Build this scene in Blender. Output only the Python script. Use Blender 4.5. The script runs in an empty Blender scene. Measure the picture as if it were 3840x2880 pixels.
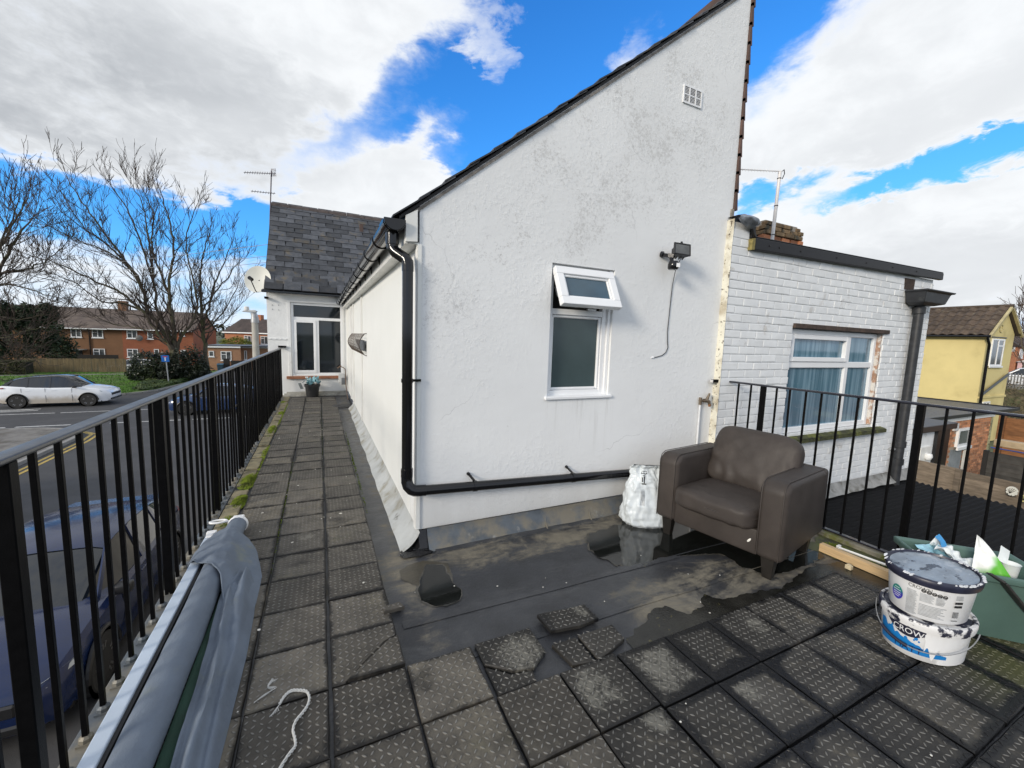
import bpy, bmesh, math, random
from mathutils import Vector, Matrix, Euler, noise
PI = math.pi
RAD = math.radians
rng = random.Random(11)
U = rng.uniform
sc = bpy.context.scene
COL = sc.collection

# ------------------------------------------------------------------ camera
cd = bpy.data.cameras.new('camera')
cam = bpy.data.objects.new('camera', cd)
COL.objects.link(cam)
sc.camera = cam
cd.sensor_fit = 'HORIZONTAL'
cd.sensor_width = 36.0
cd.lens = 36.0 * 1522.8 / 3840.0
cd.clip_start = 0.05
cd.clip_end = 3000
YAW, PITCH, ROLL = 0.44455, -0.10972, 0.03242
fw = Vector((math.sin(YAW) * math.cos(PITCH), math.cos(YAW) * math.cos(PITCH), math.sin(PITCH)))
rt = Vector((math.cos(YAW), -math.sin(YAW), 0))
up = rt.cross(fw)
rt2 = rt * math.cos(ROLL) + up * math.sin(ROLL)
up2 = up * math.cos(ROLL) - rt * math.sin(ROLL)
mw = Matrix.Identity(4)
for i in range(3):
    mw[i][0] = rt2[i]; mw[i][1] = up2[i]; mw[i][2] = -fw[i]
mw[2][3] = 1.45
cam.matrix_world = mw

# ------------------------------------------------------------------ exposure
sc.view_settings.view_transform = 'Standard'
sc.view_settings.look = 'None'
sc.view_settings.exposure = 0.88
sc.view_settings.gamma = 1.0
sc.view_settings.use_curve_mapping = False

# ------------------------------------------------------------------ sun
SUN_EL, SUN_AZ = RAD(19.2), RAD(22.0)          # azimuth measured from -X towards -Y
sv = Vector((-math.cos(SUN_EL) * math.cos(SUN_AZ), -math.cos(SUN_EL) * math.sin(SUN_AZ), math.sin(SUN_EL)))
sl = bpy.data.lights.new('sun', 'SUN')
sl.energy = 1.5
sl.angle = RAD(13)
sl.color = (1.0, 0.90, 0.76)
so = bpy.data.objects.new('sun', sl)
COL.objects.link(so)
so.rotation_euler = (-sv).to_track_quat('-Z', 'Y').to_euler()
so.location = (-20, -5, 15)

# ------------------------------------------------------------------ node helper
class NT:
    def __init__(s, nt):
        s.t = nt; s.n = nt.nodes; s.l = nt.links
    def new(s, typ, **kw):
        n = s.n.new(typ)
        for k, v in kw.items():
            setattr(n, k, v)
        return n
    def put(s, sock, val):
        if val is None:
            return
        if isinstance(val, bpy.types.NodeSocket):
            s.l.new(val, sock)
        elif isinstance(val, (tuple, list)) and len(val) == 3 and sock.type == 'RGBA':
            sock.default_value = (val[0], val[1], val[2], 1)
        else:
            sock.default_value = val
    def math(s, op, a, b=None, c=None, clamp=False):
        n = s.new('ShaderNodeMath', operation=op, use_clamp=clamp)
        s.put(n.inputs[0], a)
        if b is not None: s.put(n.inputs[1], b)
        if c is not None: s.put(n.inputs[2], c)
        return n.outputs[0]
    def mix(s, f, a, b, blend='MIX'):
        n = s.new('ShaderNodeMix', data_type='RGBA', blend_type=blend)
        s.put(n.inputs[0], f); s.put(n.inputs[6], a); s.put(n.inputs[7], b)
        return n.outputs[2]
    def noise(s, vec, scale, detail=4, rough=.55, dist=0.0):
        n = s.new('ShaderNodeTexNoise')
        if vec is not None: s.put(n.inputs['Vector'], vec)
        n.inputs['Scale'].default_value = scale
        n.inputs['Detail'].default_value = detail
        n.inputs['Roughness'].default_value = rough
        n.inputs['Distortion'].default_value = dist
        return n.outputs['Fac']
    def step(s, v, a, b, lo=0.0, hi=1.0, smooth=True):
        n = s.new('ShaderNodeMapRange')
        n.interpolation_type = 'SMOOTHSTEP' if smooth else 'LINEAR'
        s.put(n.inputs[0], v)
        n.inputs[1].default_value = a; n.inputs[2].default_value = b
        n.inputs[3].default_value = lo; n.inputs[4].default_value = hi
        return n.outputs[0]
    def mapping(s, vec, scale=(1, 1, 1), loc=(0, 0, 0), rot=(0, 0, 0)):
        n = s.new('ShaderNodeMapping')
        s.put(n.inputs[0], vec)
        n.inputs['Scale'].default_value = scale
        n.inputs['Location'].default_value = loc
        n.inputs['Rotation'].default_value = rot
        return n.outputs[0]
    def sep(s, v):
        n = s.new('ShaderNodeSeparateXYZ'); s.put(n.inputs[0], v); return n.outputs

# ------------------------------------------------------------------ world: Nishita sky + drifting clouds
wd = bpy.data.worlds.new('World')
sc.world = wd
wd.use_nodes = True
w = NT(wd.node_tree)
w.n.clear()
wout = w.new('ShaderNodeOutputWorld')
wbg = w.new('ShaderNodeBackground')
w.l.new(wbg.outputs[0], wout.inputs[0])
sky = w.new('ShaderNodeTexSky', sky_type='NISHITA', sun_disc=False)
sky.sun_elevation = SUN_EL
sky.sun_rotation = math.atan2(sv.x, sv.y)
sky.altitude = 50
sky.air_density = 1.0
sky.dust_density = 0.35
sky.ozone_density = 2.2
SKY_K = 0.13
tc0 = w.new('ShaderNodeTexCoord').outputs['Generated']
q0 = w.sep(tc0)
cx0 = w.new('ShaderNodeCombineXYZ')
w.l.new(q0[0], cx0.inputs[0]); w.l.new(q0[1], cx0.inputs[1]); w.l.new(w.math('MAXIMUM', q0[2], .075), cx0.inputs[2])
w.l.new(cx0.outputs[0], sky.inputs[0])                              # the sky just above the horizon carries on below it
gm = w.new('ShaderNodeGamma')
gm.inputs[1].default_value = 1.5
w.l.new(w.mix(1.0, sky.outputs[0], (SKY_K, SKY_K, SKY_K), 'MULTIPLY'), gm.inputs[0])
gc = w.mix(1.0, gm.outputs[0], (.62, 2.0, 3.1), 'MULTIPLY')
def vm(op, a, b):
    n = w.new('ShaderNodeVectorMath', operation=op); w.put(n.inputs[0], a); w.put(n.inputs[1], b); return n.outputs[0]
skyc = vm('DIVIDE', gc, vm('ADD', vm('DIVIDE', gc, (.36, .62, 1.25)), (1, 1, 1)))     # soft shoulder towards the bright horizon
geo = w.new('ShaderNodeTexCoord')
dirv = geo.outputs['Generated']
sx, sy, sz = w.sep(dirv)
az = w.math('MULTIPLY', w.math('ARCTAN2', sx, sy), 180 / PI)
el = w.math('MULTIPLY', w.math('ARCSINE', sz), 180 / PI)
nv = w.mapping(dirv, scale=(1, 1, 1.6))
n1 = w.noise(nv, 2.3, 7, .58, .25)
n2 = w.noise(w.mapping(dirv, scale=(1, 1, 1.8), loc=(4.2, 1.7, 3.3)), 6.5, 6, .6, .3)
n3 = w.noise(w.mapping(dirv, scale=(1, 1, 2.2), loc=(9.1, 7.7, 5.3)), 16, 6, .62, .4)
wa = w.math('MULTIPLY_ADD', w.math('SUBTRACT', n2, .5), 16.0, az)
we = w.math('MULTIPLY_ADD', w.math('SUBTRACT', n3, .5), 7.0, el)
wa = w.math('MULTIPLY_ADD', w.math('SUBTRACT', n3, .5), 7.0, wa)
def blob(a0, e0, sa, se, amp, shear=0.0):
    da = w.math('SUBTRACT', wa, a0)
    de = w.math('SUBTRACT', we, e0)
    if shear:
        de = w.math('MULTIPLY_ADD', da, -shear, de)
    q = w.math('ADD', w.math('POWER', w.math('ABSOLUTE', w.math('DIVIDE', da, sa)), 2.0),
               w.math('POWER', w.math('ABSOLUTE', w.math('DIVIDE', de, se)), 2.0))
    return w.math('MULTIPLY', w.math('SUBTRACT', 1.0, w.step(q, .0, 1.75)), amp)
cov = w.math('MULTIPLY_ADD', w.math('SUBTRACT', n1, .5), .9, .86)
cov = w.math('MULTIPLY_ADD', w.math('SUBTRACT', n3, .5), .55, w.math('MULTIPLY_ADD', w.math('SUBTRACT', n2, .5), .7, cov))
BLOBS = [(8, 17.0, 9, 6.6, .75, 0), (13, 11.5, 11, 5.0, .7, 0), (-24, 27, 34, 13.0, .35, 0), (3, 33, 12, 9, .35, .15), (71, 25, 26, 6.0, .5, .20), (82, 10, 36, 7.0, .5, 0), (46, 12.5, 11, 5.0, .5, 0), (21.5, 32.5, 2.6, 4.0, .65, 0), (48, 33.5, 3.2, 1.8, .55, .3),
         (29, 33, 8.5, 34, -1.25, .0), (41, 42, 15, 9, -1.0, .1), (55, 36, 11, 7.0, -1.25, .25), (72, 17.4, 11, 1.7, -1.1, .16), (54, 17.0, 5.5, 1.5, -.85, .25), (-17, 11.0, 26, 2.9, -1.0, 0), (33, 16, 9, 13, -1.0, 0), (19.5, 24, 4.5, 8, -.8, 0), (-3, 12.5, 8, 3.0, -.5, 0), (9, 26.5, 11, 4.2, -.95, .62), (-12, 8.0, 30, 1.5, -.25, 0)]
for b in BLOBS:
    cov = w.math('ADD', cov, blob(*b))
n5 = w.noise(w.mapping(dirv, scale=(1, 1, 1.5), loc=(2.7, 8.1, 0.4)), 34, 5, .6, .3)
cov = w.math('MULTIPLY_ADD', w.math('SUBTRACT', n5, .5), .34, cov)
mask = w.step(cov, .10, 1.12)
thick = w.step(cov, .70, 1.35)
greyb = w.math('ADD', w.math('ADD', blob(-24, 22.0, 27, 9.0, 1.0), blob(84, 7, 36, 5, .5)), blob(74, 22.5, 18, 3.0, .35, .22))
n4 = w.noise(w.mapping(dirv, scale=(1, 1, 2.2), loc=(1.1, 3.7, 6.3)), 3.0, 4, .5, .5)
grey = w.math('MULTIPLY', w.math('MULTIPLY', greyb, thick), w.step(n4, .25, .65, .55, 1.0))
shade = w.math('MULTIPLY', w.step(n2, .38, .68), w.math('MULTIPLY', thick, .24))
grey = w.math('MAXIMUM', grey, shade)
CLOUD_W, CLOUD_G = (.52, .535, .55), (.265, .28, .30)
ccol = w.mix(grey, CLOUD_W, CLOUD_G)
full = w.mix(mask, skyc, ccol)
w.l.new(full, wbg.inputs[0])
wbg.inputs[1].default_value = 1.0

# ------------------------------------------------------------------ materials
MATS = {}
def M(name, col, rough=.6, metal=0.0, spec=.5, var=.25, vs=3.0, bump=0.0, bs=60.0, rnd=0.0, col2=None, s2=2.0, t2=(.5, .65), coat=0.0, coords='pos',
      col3=None, s3=9.0, t3=(.6, .7), wet=None, emit=None, bump2=0.0, bs2=8.0, alpha=None, stretch=None, two=False):
    """one procedural material: noise-varied base, up to two stain colours, fine and coarse relief"""
    m = bpy.data.materials.new(name)
    m.use_nodes = True
    t = NT(m.node_tree)
    b = t.n['Principled BSDF']
    if coords == 'pos':
        p = t.new('ShaderNodeNewGeometry').outputs['Position']
    else:
        p = t.new('ShaderNodeTexCoord').outputs['Object']
    if stretch: p = t.mapping(p, scale=stretch)
    f = t.noise(p, vs, 5, .6)
    c = t.mix(t.step(f, .25, .75), tuple(x * (1 - var) for x in col), tuple(min(1, x * (1 + var)) for x in col))
    if col2:
        c = t.mix(t.step(t.noise(p, s2, 6, .62), *t2), c, col2)
    if col3:
        c = t.mix(t.step(t.noise(t.mapping(p, loc=(3.1, 5.2, 1.3)), s3, 5, .6), *t3), c, col3)
    if rnd:
        oi = t.new('ShaderNodeObjectInfo').outputs['Random']
        k = t.step(oi, 0, 1, 1 - rnd, 1 + rnd, False)
        cc = t.new('ShaderNodeCombineXYZ')
        for i in range(3): t.l.new(k, cc.inputs[i])
        c = t.mix(1.0, c, cc.outputs[0], 'MULTIPLY')
    t.put(b.inputs['Base Color'], c)
    b.inputs['Roughness'].default_value = rough
    if wet:
        t.put(b.inputs['Roughness'], t.step(t.noise(p, wet[0], 5, .6), wet[1], wet[2], rough, wet[3]))
    b.inputs['Metallic'].default_value = metal
    b.inputs['Specular IOR Level'].default_value = spec
    b.inputs['Coat Weight'].default_value = coat
    b.inputs['Coat Roughness'].default_value = .08
    if emit:
        t.put(b.inputs['Emission Color'], emit[0]); b.inputs['Emission Strength'].default_value = emit[1]
    nrm = None
    if bump2:
        bn = t.new('ShaderNodeBump'); bn.inputs['Strength'].default_value = 1; bn.inputs['Distance'].default_value = bump2
        t.l.new(t.noise(p, bs2, 4, .5), bn.inputs['Height']); nrm = bn.outputs[0]
    if bump:
        bn = t.new('ShaderNodeBump'); bn.inputs['Strength'].default_value = 1; bn.inputs['Distance'].default_value = bump
        t.l.new(t.noise(p, bs, 5, .6), bn.inputs['Height'])
        if nrm is not None: t.l.new(nrm, bn.inputs['Normal'])
        nrm = bn.outputs[0]
    if nrm is not None: t.l.new(nrm, b.inputs['Normal'])
    MATS[name] = m
    return m
def nodes_of(m):
    t = NT(m.node_tree)
    return t, t.n['Principled BSDF']
def base_link(b):
    return b.inputs['Base Color'].links[0].from_socket

# ------------------------------------------------------------------ geometry collector
class G:
    def __init__(s):
        s.v = []; s.f = []; s.mi = []; s.m = 0
    def add(s, vs, fs):
        o = len(s.v)
        s.v.extend(tuple(v) for v in vs)
        for f in fs:
            s.f.append(tuple(i + o for i in f)); s.mi.append(s.m)
        return s
    def box(s, x0, x1, y0, y1, z0, z1):
        return s.add([(x0, y0, z0), (x1, y0, z0), (x1, y1, z0), (x0, y1, z0), (x0, y0, z1), (x1, y0, z1), (x1, y1, z1), (x0, y1, z1)],
                     [(3, 2, 1, 0), (4, 5, 6, 7), (0, 1, 5, 4), (1, 2, 6, 5), (2, 3, 7, 6), (3, 0, 4, 7)])
    def obox(s, c, ax, ay, az, hx, hy, hz):
        c = Vector(c); ax = Vector(ax) * hx; ay = Vector(ay) * hy; az = Vector(az) * hz
        vs = [c + ax * i + ay * j + az * k for k in (-1, 1) for i, j in ((-1, -1), (1, -1), (1, 1), (-1, 1))]
        return s.add(vs, [(3, 2, 1, 0), (4, 5, 6, 7), (0, 1, 5, 4), (1, 2, 6, 5), (2, 3, 7, 6), (3, 0, 4, 7)])
    def beam(s, p, q, wx, wz, upv=(0, 0, 1)):
        p = Vector(p); q = Vector(q); d = (q - p); L = d.length; d.normalize()
        u = Vector(upv)
        sd = d.cross(u)
        if sd.length < 1e-4: sd = d.cross(Vector((1, 0, 0)))
        sd.normalize(); u = sd.cross(d)
        return s.obox((p + q) / 2, d, sd, u, L / 2, wx / 2, wz / 2)
    def tube(s, pts, r, n=8, cap=True, closed=False):
        pts = [Vector(p) for p in pts]
        rs = r if isinstance(r, (list, tuple)) else [r] * len(pts)
        o = len(s.v); N = len(pts)
        t0 = (pts[1] - pts[0]).normalized()
        a = t0.cross(Vector((0, 0, 1)))
        if a.length < .05: a = t0.cross(Vector((1, 0, 0)))
        a.normalize()
        vs = []
        for i, p in enumerate(pts):
            if closed: t = (pts[(i + 1) % N] - pts[i - 1])
            elif i == 0: t = pts[1] - pts[0]
            elif i == N - 1: t = pts[-1] - pts[-2]
            else: t = (pts[i + 1] - p).normalized() + (p - pts[i - 1]).normalized()
            if t.length < 1e-9: t = t0
            t.normalize()
            a = a - t * a.dot(t)
            if a.length < 1e-6: a = t.orthogonal()
            a.normalize()
            b = t.cross(a)
            for k in range(n):
                an = 2 * PI * k / n
                vs.append(p + (a * math.cos(an) + b * math.sin(an)) * rs[i])
        fs = []
        for i in range(N if closed else N - 1):
            j = (i + 1) % N
            for k in range(n):
                k2 = (k + 1) % n
                fs.append((i * n + k, i * n + k2, j * n + k2, j * n + k))
        if cap and not closed:
            fs.append(tuple(range(n - 1, -1, -1))); fs.append(tuple((N - 1) * n + k for k in range(n)))
        return s.add(vs, fs)
    def lathe(s, prof, c=(0, 0, 0), n=24, sx=1, sy=1, axis='z'):
        vs = []; fs = []
        for r, z in prof:
            for k in range(n):
                a = 2 * PI * k / n
                x, y = r * math.cos(a) * sx, r * math.sin(a) * sy
                q = (x, y, z) if axis == 'z' else ((z, x, y) if axis == 'x' else (x, z, y))
                vs.append((q[0] + c[0], q[1] + c[1], q[2] + c[2]))
        for i in range(len(prof) - 1):
            for k in range(n):
                k2 = (k + 1) % n
                fs.append((i * n + k, i * n + k2, (i + 1) * n + k2, (i + 1) * n + k))
        if prof[0][0] > 1e-6: fs.append(tuple(range(n - 1, -1, -1)))
        if prof[-1][0] > 1e-6: fs.append(tuple((len(prof) - 1) * n + k for k in range(n)))
        return s.add(vs, fs)
    def prism(s, poly, d):
        """poly: list of 3-D points, d: extrusion vector"""
        n = len(poly); d = Vector(d)
        vs = [Vector(p) for p in poly] + [Vector(p) + d for p in poly]
        fs = [tuple(range(n - 1, -1, -1)), tuple(range(n, 2 * n))] + [(i, (i + 1) % n, n + (i + 1) % n, n + i) for i in range(n)]
        return s.add(vs, fs)
    def grid(s, fn, nu, nv):
        vs = [fn(i / nu, j / nv) for j in range(nv + 1) for i in range(nu + 1)]
        fs = [(j * (nu + 1) + i, j * (nu + 1) + i + 1, (j + 1) * (nu + 1) + i + 1, (j + 1) * (nu + 1) + i) for j in range(nv) for i in range(nu)]
        return s.add(vs, fs)
    def quad(s, a, b, c, d):
        return s.add([a, b, c, d], [(0, 1, 2, 3)])
    def mesh(s, name, mats, smooth=None, bev=0.0, seg=2, org=(0, 0, 0), sub=0, fixn=True):
        me = bpy.data.meshes.new(name)
        ox, oy, oz = org
        me.from_pydata([(x - ox, y - oy, z - oz) for x, y, z in s.v], [], s.f)
        for m in (mats if isinstance(mats, (list, tuple)) else [mats]):
            me.materials.append(m)
        if any(s.mi): me.polygons.foreach_set('material_index', s.mi)
        if fixn or bev:
            bm = bmesh.new(); bm.from_mesh(me)
            bmesh.ops.recalc_face_normals(bm, faces=bm.faces)
            if bev:
                es = [e for e in bm.edges if len(e.link_faces) == 2 and e.calc_face_angle(0) > RAD(30)]
                bmesh.ops.bevel(bm, geom=es, offset=bev, segments=seg, profile=.5, affect='EDGES', clamp_overlap=True)
            if sub:
                bmesh.ops.subdivide_edges(bm, edges=bm.edges, cuts=sub, use_grid_fill=True)
            bm.to_mesh(me); bm.free()
        if smooth:
            me.polygons.foreach_set('use_smooth', [True] * len(me.polygons))
            me.set_sharp_from_angle(angle=RAD(smooth))
        me.update()
        return me
ORG = {}
def tag(o, label=None, cat=None, group=None, kind=None):
    if label: o['label'] = label
    if cat: o['category'] = cat
    if group: o['group'] = group
    if kind: o['kind'] = kind
    return o
def thing(name, label, cat, loc=(0, 0, 0), rotz=0.0, group=None, local=False):
    o = bpy.data.objects.new(name, None)
    COL.objects.link(o)
    o.empty_display_size = .1
    o.location = loc; o.rotation_euler = (0, 0, rotz)
    ORG[o] = (0, 0, 0) if local else tuple(loc)
    return tag(o, label, cat, group)
def ob(name, g, mats, parent=None, smooth=None, bev=0.0, seg=2, at=None, label=None, cat=None, group=None, kind=None, sub=0, fixn=True):
    """link one mesh object; g in world coordinates (or in the thing's own when the thing is local)"""
    org = ORG[parent] if parent is not None else (at or (0, 0, 0))
    me = g.mesh(name, mats, smooth, bev, seg, org, sub, fixn)
    o = bpy.data.objects.new(name, me)
    COL.objects.link(o)
    if parent is not None: o.parent = parent
    elif at: o.location = at
    ORG[o] = org
    return tag(o, label, cat, group, kind)
def inst(name, me, parent, p, rot=(0, 0, 0), scale=(1, 1, 1), label=None):
    o = bpy.data.objects.new(name, me)
    COL.objects.link(o)
    og = ORG[parent]
    o.parent = parent
    o.location = (p[0] - og[0], p[1] - og[1], p[2] - og[2])
    o.rotation_euler = rot; o.scale = scale
    ORG[o] = tuple(p)
    if label: o['label'] = label
    return o
def dup(root, loc, rotz, label=None, group=None, mats=None):
    def cp(o, par):
        c = o.copy(); COL.objects.link(c)
        if par is not None: c.parent = par
        for ch in o.children: cp(ch, c)
        return c
    r = cp(root, None)
    r.location = loc; r.rotation_euler = (0, 0, rotz)
    if label: r['label'] = label
    if group: r['group'] = group
    return r
def wob(x, y, z, s=1.0):
    return noise.noise(Vector((x * s, y * s, z * s)))

# ------------------------------------------------------------------ shared materials
white_paint = M('white_masonry_paint', (.78, .79, .78), .75, var=.05, vs=1.2, bump=.006, bs=34, bump2=.012, bs2=9)
white_smooth = M('white_panel_paint', (.78, .79, .765), .55, var=.025, vs=2.0, bump=.0015, bs=70)
white_upvc = M('white_upvc', (.82, .83, .84), .28, var=.03, vs=2)
white_wood = M('white_gloss_timber', (.76, .76, .73), .4, var=.08, vs=4)
black_pvc = M('black_pvc', (.005, .005, .006), .13, var=.2, spec=.4, coat=.2)
black_metal = M('black_rail_paint', (.003, .003, .0034), .42, var=.3, vs=30, bump=.0006, bs=220, spec=.09)
rail_top = M('sky_grey_rail_top', (.045, .05, .058), .3, var=.5, vs=14, bump=.0008, bs=120, spec=.8)  # paler grey-blue base colour stands in for sky reflected along the rail
lead = M('lead_sheet', (.10, .115, .13), .5, metal=.25, var=.3, vs=5, col2=(.20, .18, .14), s2=3.6, t2=(.44, .62), col3=(.26, .26, .25), s3=9, t3=(.62, .72), bump=.002, bs=22)
bitumen = M('bitumen', (.008, .008, .009), .22, var=.4, vs=20, bump=.004, bs=45)
dark_glass = M('dark_window_glass', (.012, .016, .02), .04, var=.2, spec=.7)
frost_glass = M('frosted_glass', (.052, .078, .082), .2, var=.2, vs=1.5, spec=.55)
slate_m = M('welsh_slate', (.052, .056, .064), .5, var=.3, vs=7, rnd=.55, col2=(.082, .070, .052), s2=3.5, t2=(.54, .66), bump=.003, bs=45, col3=(.16, .15, .14), s3=16, t3=(.70, .74), spec=.35)
brown_tile = M('brown_hung_tile', (.085, .05, .04), .7, var=.3, rnd=.2, bump=.002, bs=80)
brick_or = M('orange_brick', (.36, .145, .07), .85, var=.25, vs=6, rnd=.35, bump=.003, bs=60, col2=(.42, .25, .14), s2=8, t2=(.6, .7))
mortar = M('grey_mortar', (.30, .27, .23), .9, var=.2, bump=.002, bs=80)
timber_new = M('new_pine', (.56, .40, .22), .6, var=.16, vs=8, stretch=(12, 1.2, 12), bump=.0006, bs=60)
timber_old = M('weathered_boards', (.17, .135, .10), .85, var=.35, vs=6, stretch=(1, 1, 6), rnd=.25, bump=.002, bs=40)
rubber_black = M('black_rubber', (.016, .016, .017), .6, var=.3)
chrome = M('dull_metal', (.5, .5, .5), .3, metal=1.0, var=.1)
galv = M('galvanised_steel', (.42, .43, .44), .5, metal=.6, var=.15, vs=6)
concrete = M('concrete', (.30, .28, .245), .9, var=.2, vs=6, col2=(.14, .13, .10), s2=3, t2=(.5, .7), bump=.003, bs=50)
house_pane = M('house_window_glass', (.10, .11, .115), .12, var=.6, vs=1.3, spec=.6)

# ================================================================== STREET LEVEL
GZ = -2.9
asphalt = M('asphalt', (.050, .050, .052), .82, var=.22, vs=1.2, bump=.003, bs=90, col2=(.045, .045, .047), s2=.5, t2=(.5, .6))
pave_m = M('pavement_concrete', (.17, .16, .145), .9, var=.25, vs=3, col2=(.09, .08, .065), s2=1.4, t2=(.45, .65), bump=.003, bs=40)
kerb_m = M('kerb_stone', (.24, .235, .22), .85, var=.2, vs=4)
line_w = M('road_line_white', (.52, .52, .50), .7, var=.2, vs=8, col2=(.12, .12, .12), s2=12, t2=(.58, .66))
line_y = M('road_line_yellow', (.42, .30, .07), .7, var=.2, vs=8, col2=(.12, .11, .09), s2=12, t2=(.55, .66))
earth = M('field_ground', (.07, .085, .04), .95, var=.4, vs=.2, col2=(.10, .085, .05), s2=.08)
grass_m = M('mown_grass', (.07, .165, .012), .9, var=.4, vs=1.6, col2=(.09, .12, .035), s2=.35, t2=(.45, .6), bump=.03, bs=25)
blade_m = M('grass_blades', (.07, .17, .012), .7, var=.45, vs=1.2)

ob('ground', G().add([(-900, -900, GZ - .06), (900, -900, GZ - .06), (900, 1400, GZ - .06), (-900, 1400, GZ - .06)], [(0, 1, 2, 3)]), earth, kind='structure')
ob('main_road', G().add([(-260, 23.2, GZ), (200, 23.2, GZ), (200, 33.8, GZ), (-260, 33.8, GZ)], [(0, 1, 2, 3)]), asphalt, kind='structure')
ob('side_road', G().add([(-10.2, 22.0, GZ + .004), (-8.5, 20.4, GZ + .004), (-8.5, -60, GZ + .004), (-2.25, -60, GZ + .004), (-2.25, 23.3, GZ + .004), (-10.2, 23.3, GZ + .004)],
                        [(0, 1, 2, 3, 4, 5)]), asphalt, kind='structure')
ob('cul_de_sac_road', G().add([(-11.6, 33.7, GZ + .004), (-2.2, 33.7, GZ + .004), (-3.6, 36, GZ + .004), (-3.6, 64, GZ + .004), (-9.0, 64, GZ + .004), (-9.4, 40, GZ + .004), (-10.2, 35.4, GZ + .004)],
                              [tuple(range(7))]), asphalt, kind='structure')
# pavements, each a real step above the road
def slab_poly(name, pts, z0, z1, m, kind='structure'):
    return ob(name, G().prism([(x, y, z0) for x, y in pts], (0, 0, z1 - z0)), m, kind=kind)
slab_poly('near_pavement', [(-2.25, -60), (-.86, -60), (-.86, 22), (30, 22), (30, 23.2), (-2.25, 23.2)], GZ - .05, GZ + .11, pave_m)
slab_poly('corner_pavement', [(-8.5, -60), (-8.5, 20.6), (-8.72, 21.7), (-9.4, 22.6), (-10.4, 23.05), (-11.5, 23.2), (-120, 23.2), (-120, 19.5), (-13, 19.5), (-11, 17.5), (-11, -60)][::-1], GZ - .05, GZ + .11, pave_m)
vp = [(-160, 33.8), (-12.0, 33.8), (-11.3, 34.0), (-10.7, 34.6), (-10.2, 35.8), (-9.6, 40), (-9.1, 56), (-160, 56)]
slab_poly('grass_verge', vp, GZ - .05, GZ + .10, grass_m)
g = G()
for (a, b) in zip(vp[:-2], vp[1:-1]):
    n = max(1, int((Vector(b) - Vector(a)).length / 1.2)) if a[0] > -40 else 1
    for i in range(n):
        p = Vector(a).lerp(Vector(b), i / n); q = Vector(a).lerp(Vector(b), (i + .985) / n)
        g.beam((p.x, p.y, GZ + .045), (q.x, q.y, GZ + .045), .14, .13)
ob('far_kerb', g, kerb_m, kind='structure')
g = G()
kp = [(-8.44, y) for y in range(-20, 20, 1)] + [(-8.46, 20.5), (-8.66, 21.65), (-9.35, 22.54), (-10.4, 23.0), (-11.5, 23.15)] + [(-12.5 - i, 23.16) for i in range(30)]
for a, b in zip(kp[:-1], kp[1:]):
    g.beam((a[0], a[1], GZ + .055), (b[0], b[1], GZ + .055), .13, .125)
ob('corner_kerb', g, kerb_m, kind='structure')
slab_poly('footpath', [(-40, 45.4), (-10.6, 47.9), (-10.6, 48.7), (-40, 46.2)], GZ + .08, GZ + .108, pave_m)
# painted markings
g = G()
def stripe(p, q, wd, z=GZ + .008):
    d = (Vector(q) - Vector(p)).normalized(); s = Vector((-d.y, d.x)) * wd / 2
    g.add([(p[0] - s.x, p[1] - s.y, z), (q[0] - s.x, q[1] - s.y, z), (q[0] + s.x, q[1] + s.y, z), (p[0] + s.x, p[1] + s.y, z)], [(0, 1, 2, 3)])
stripe((-40, 27.6), (-11.85, 27.45), .12)
x = -11.65
while x < 40:
    stripe((x, 27.45), (x + 3.6, 27.62), .12); x += 5.4
stripe((-16.5, 28.0), (-13.2, 28.85), .14); stripe((-15.8, 28.0), (-12.9, 28.5), .14); stripe((-17.5, 28.7), (-13.0, 28.95), .12)
x = -13.6
while x < -2.4:
    stripe((x, 24.0), (x + .62 if x > -11.5 else x + 1.7, 24.0), .16); x += 1.0 if x > -11.5 else 2.0
ob('road_markings', g, line_w, kind='structure')
g = G()
for off in (0, .22):
    pts = [(-8.12 + off * .9, -20), (-8.12 + off * .9, 17), (-8.16 + off * .9, 20.4 - off * .2), (-8.32 + off, 21.6 - off * .3), (-8.95 + off * .8, 22.35 - off * .5)]
    for a, b in zip(pts[:-1], pts[1:]): stripe(a, b, .1, GZ + .012)
ob('yellow_lines', g, line_y, kind='structure')
# grass blades on the verge
g = G(); r2 = random.Random(5)
for i in range(15000):
    x, y = r2.uniform(-27, -9.8), 34 + 16 * r2.random() ** 1.4
    if x > -11.2 + (y - 34) * .08 or (45.2 < y < 49 and abs(y - (48.3 + (x + 10.6) * .085)) < .5): continue
    h = r2.uniform(.05, .13); a = r2.uniform(0, PI); c, s_ = math.cos(a) * .03, math.sin(a) * .03
    g.add([(x - c, y - s_, GZ + .09), (x + c, y + s_, GZ + .09), (x + r2.uniform(-.05, .05), y + r2.uniform(-.05, .05), GZ + .1 + h)], [(0, 1, 2)])
ob('grass', g, blade_m, kind='stuff', fixn=False)

# ================================================================== ROOF TERRACE
felt = M('roof_felt', (.036, .038, .043), .40, var=.3, vs=4, bump=.002, bs=70, bump2=.008, bs2=4)
t, b = nodes_of(felt)
pos = t.new('ShaderNodeNewGeometry').outputs['Position']
f1 = t.noise(t.mapping(pos, scale=(.7, 2.0, 1)), 2.6, 9, .72, .7)
f2 = t.noise(pos, 13, 7, .72, .4)
px_, py_, pz_ = t.sep(pos)
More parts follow.
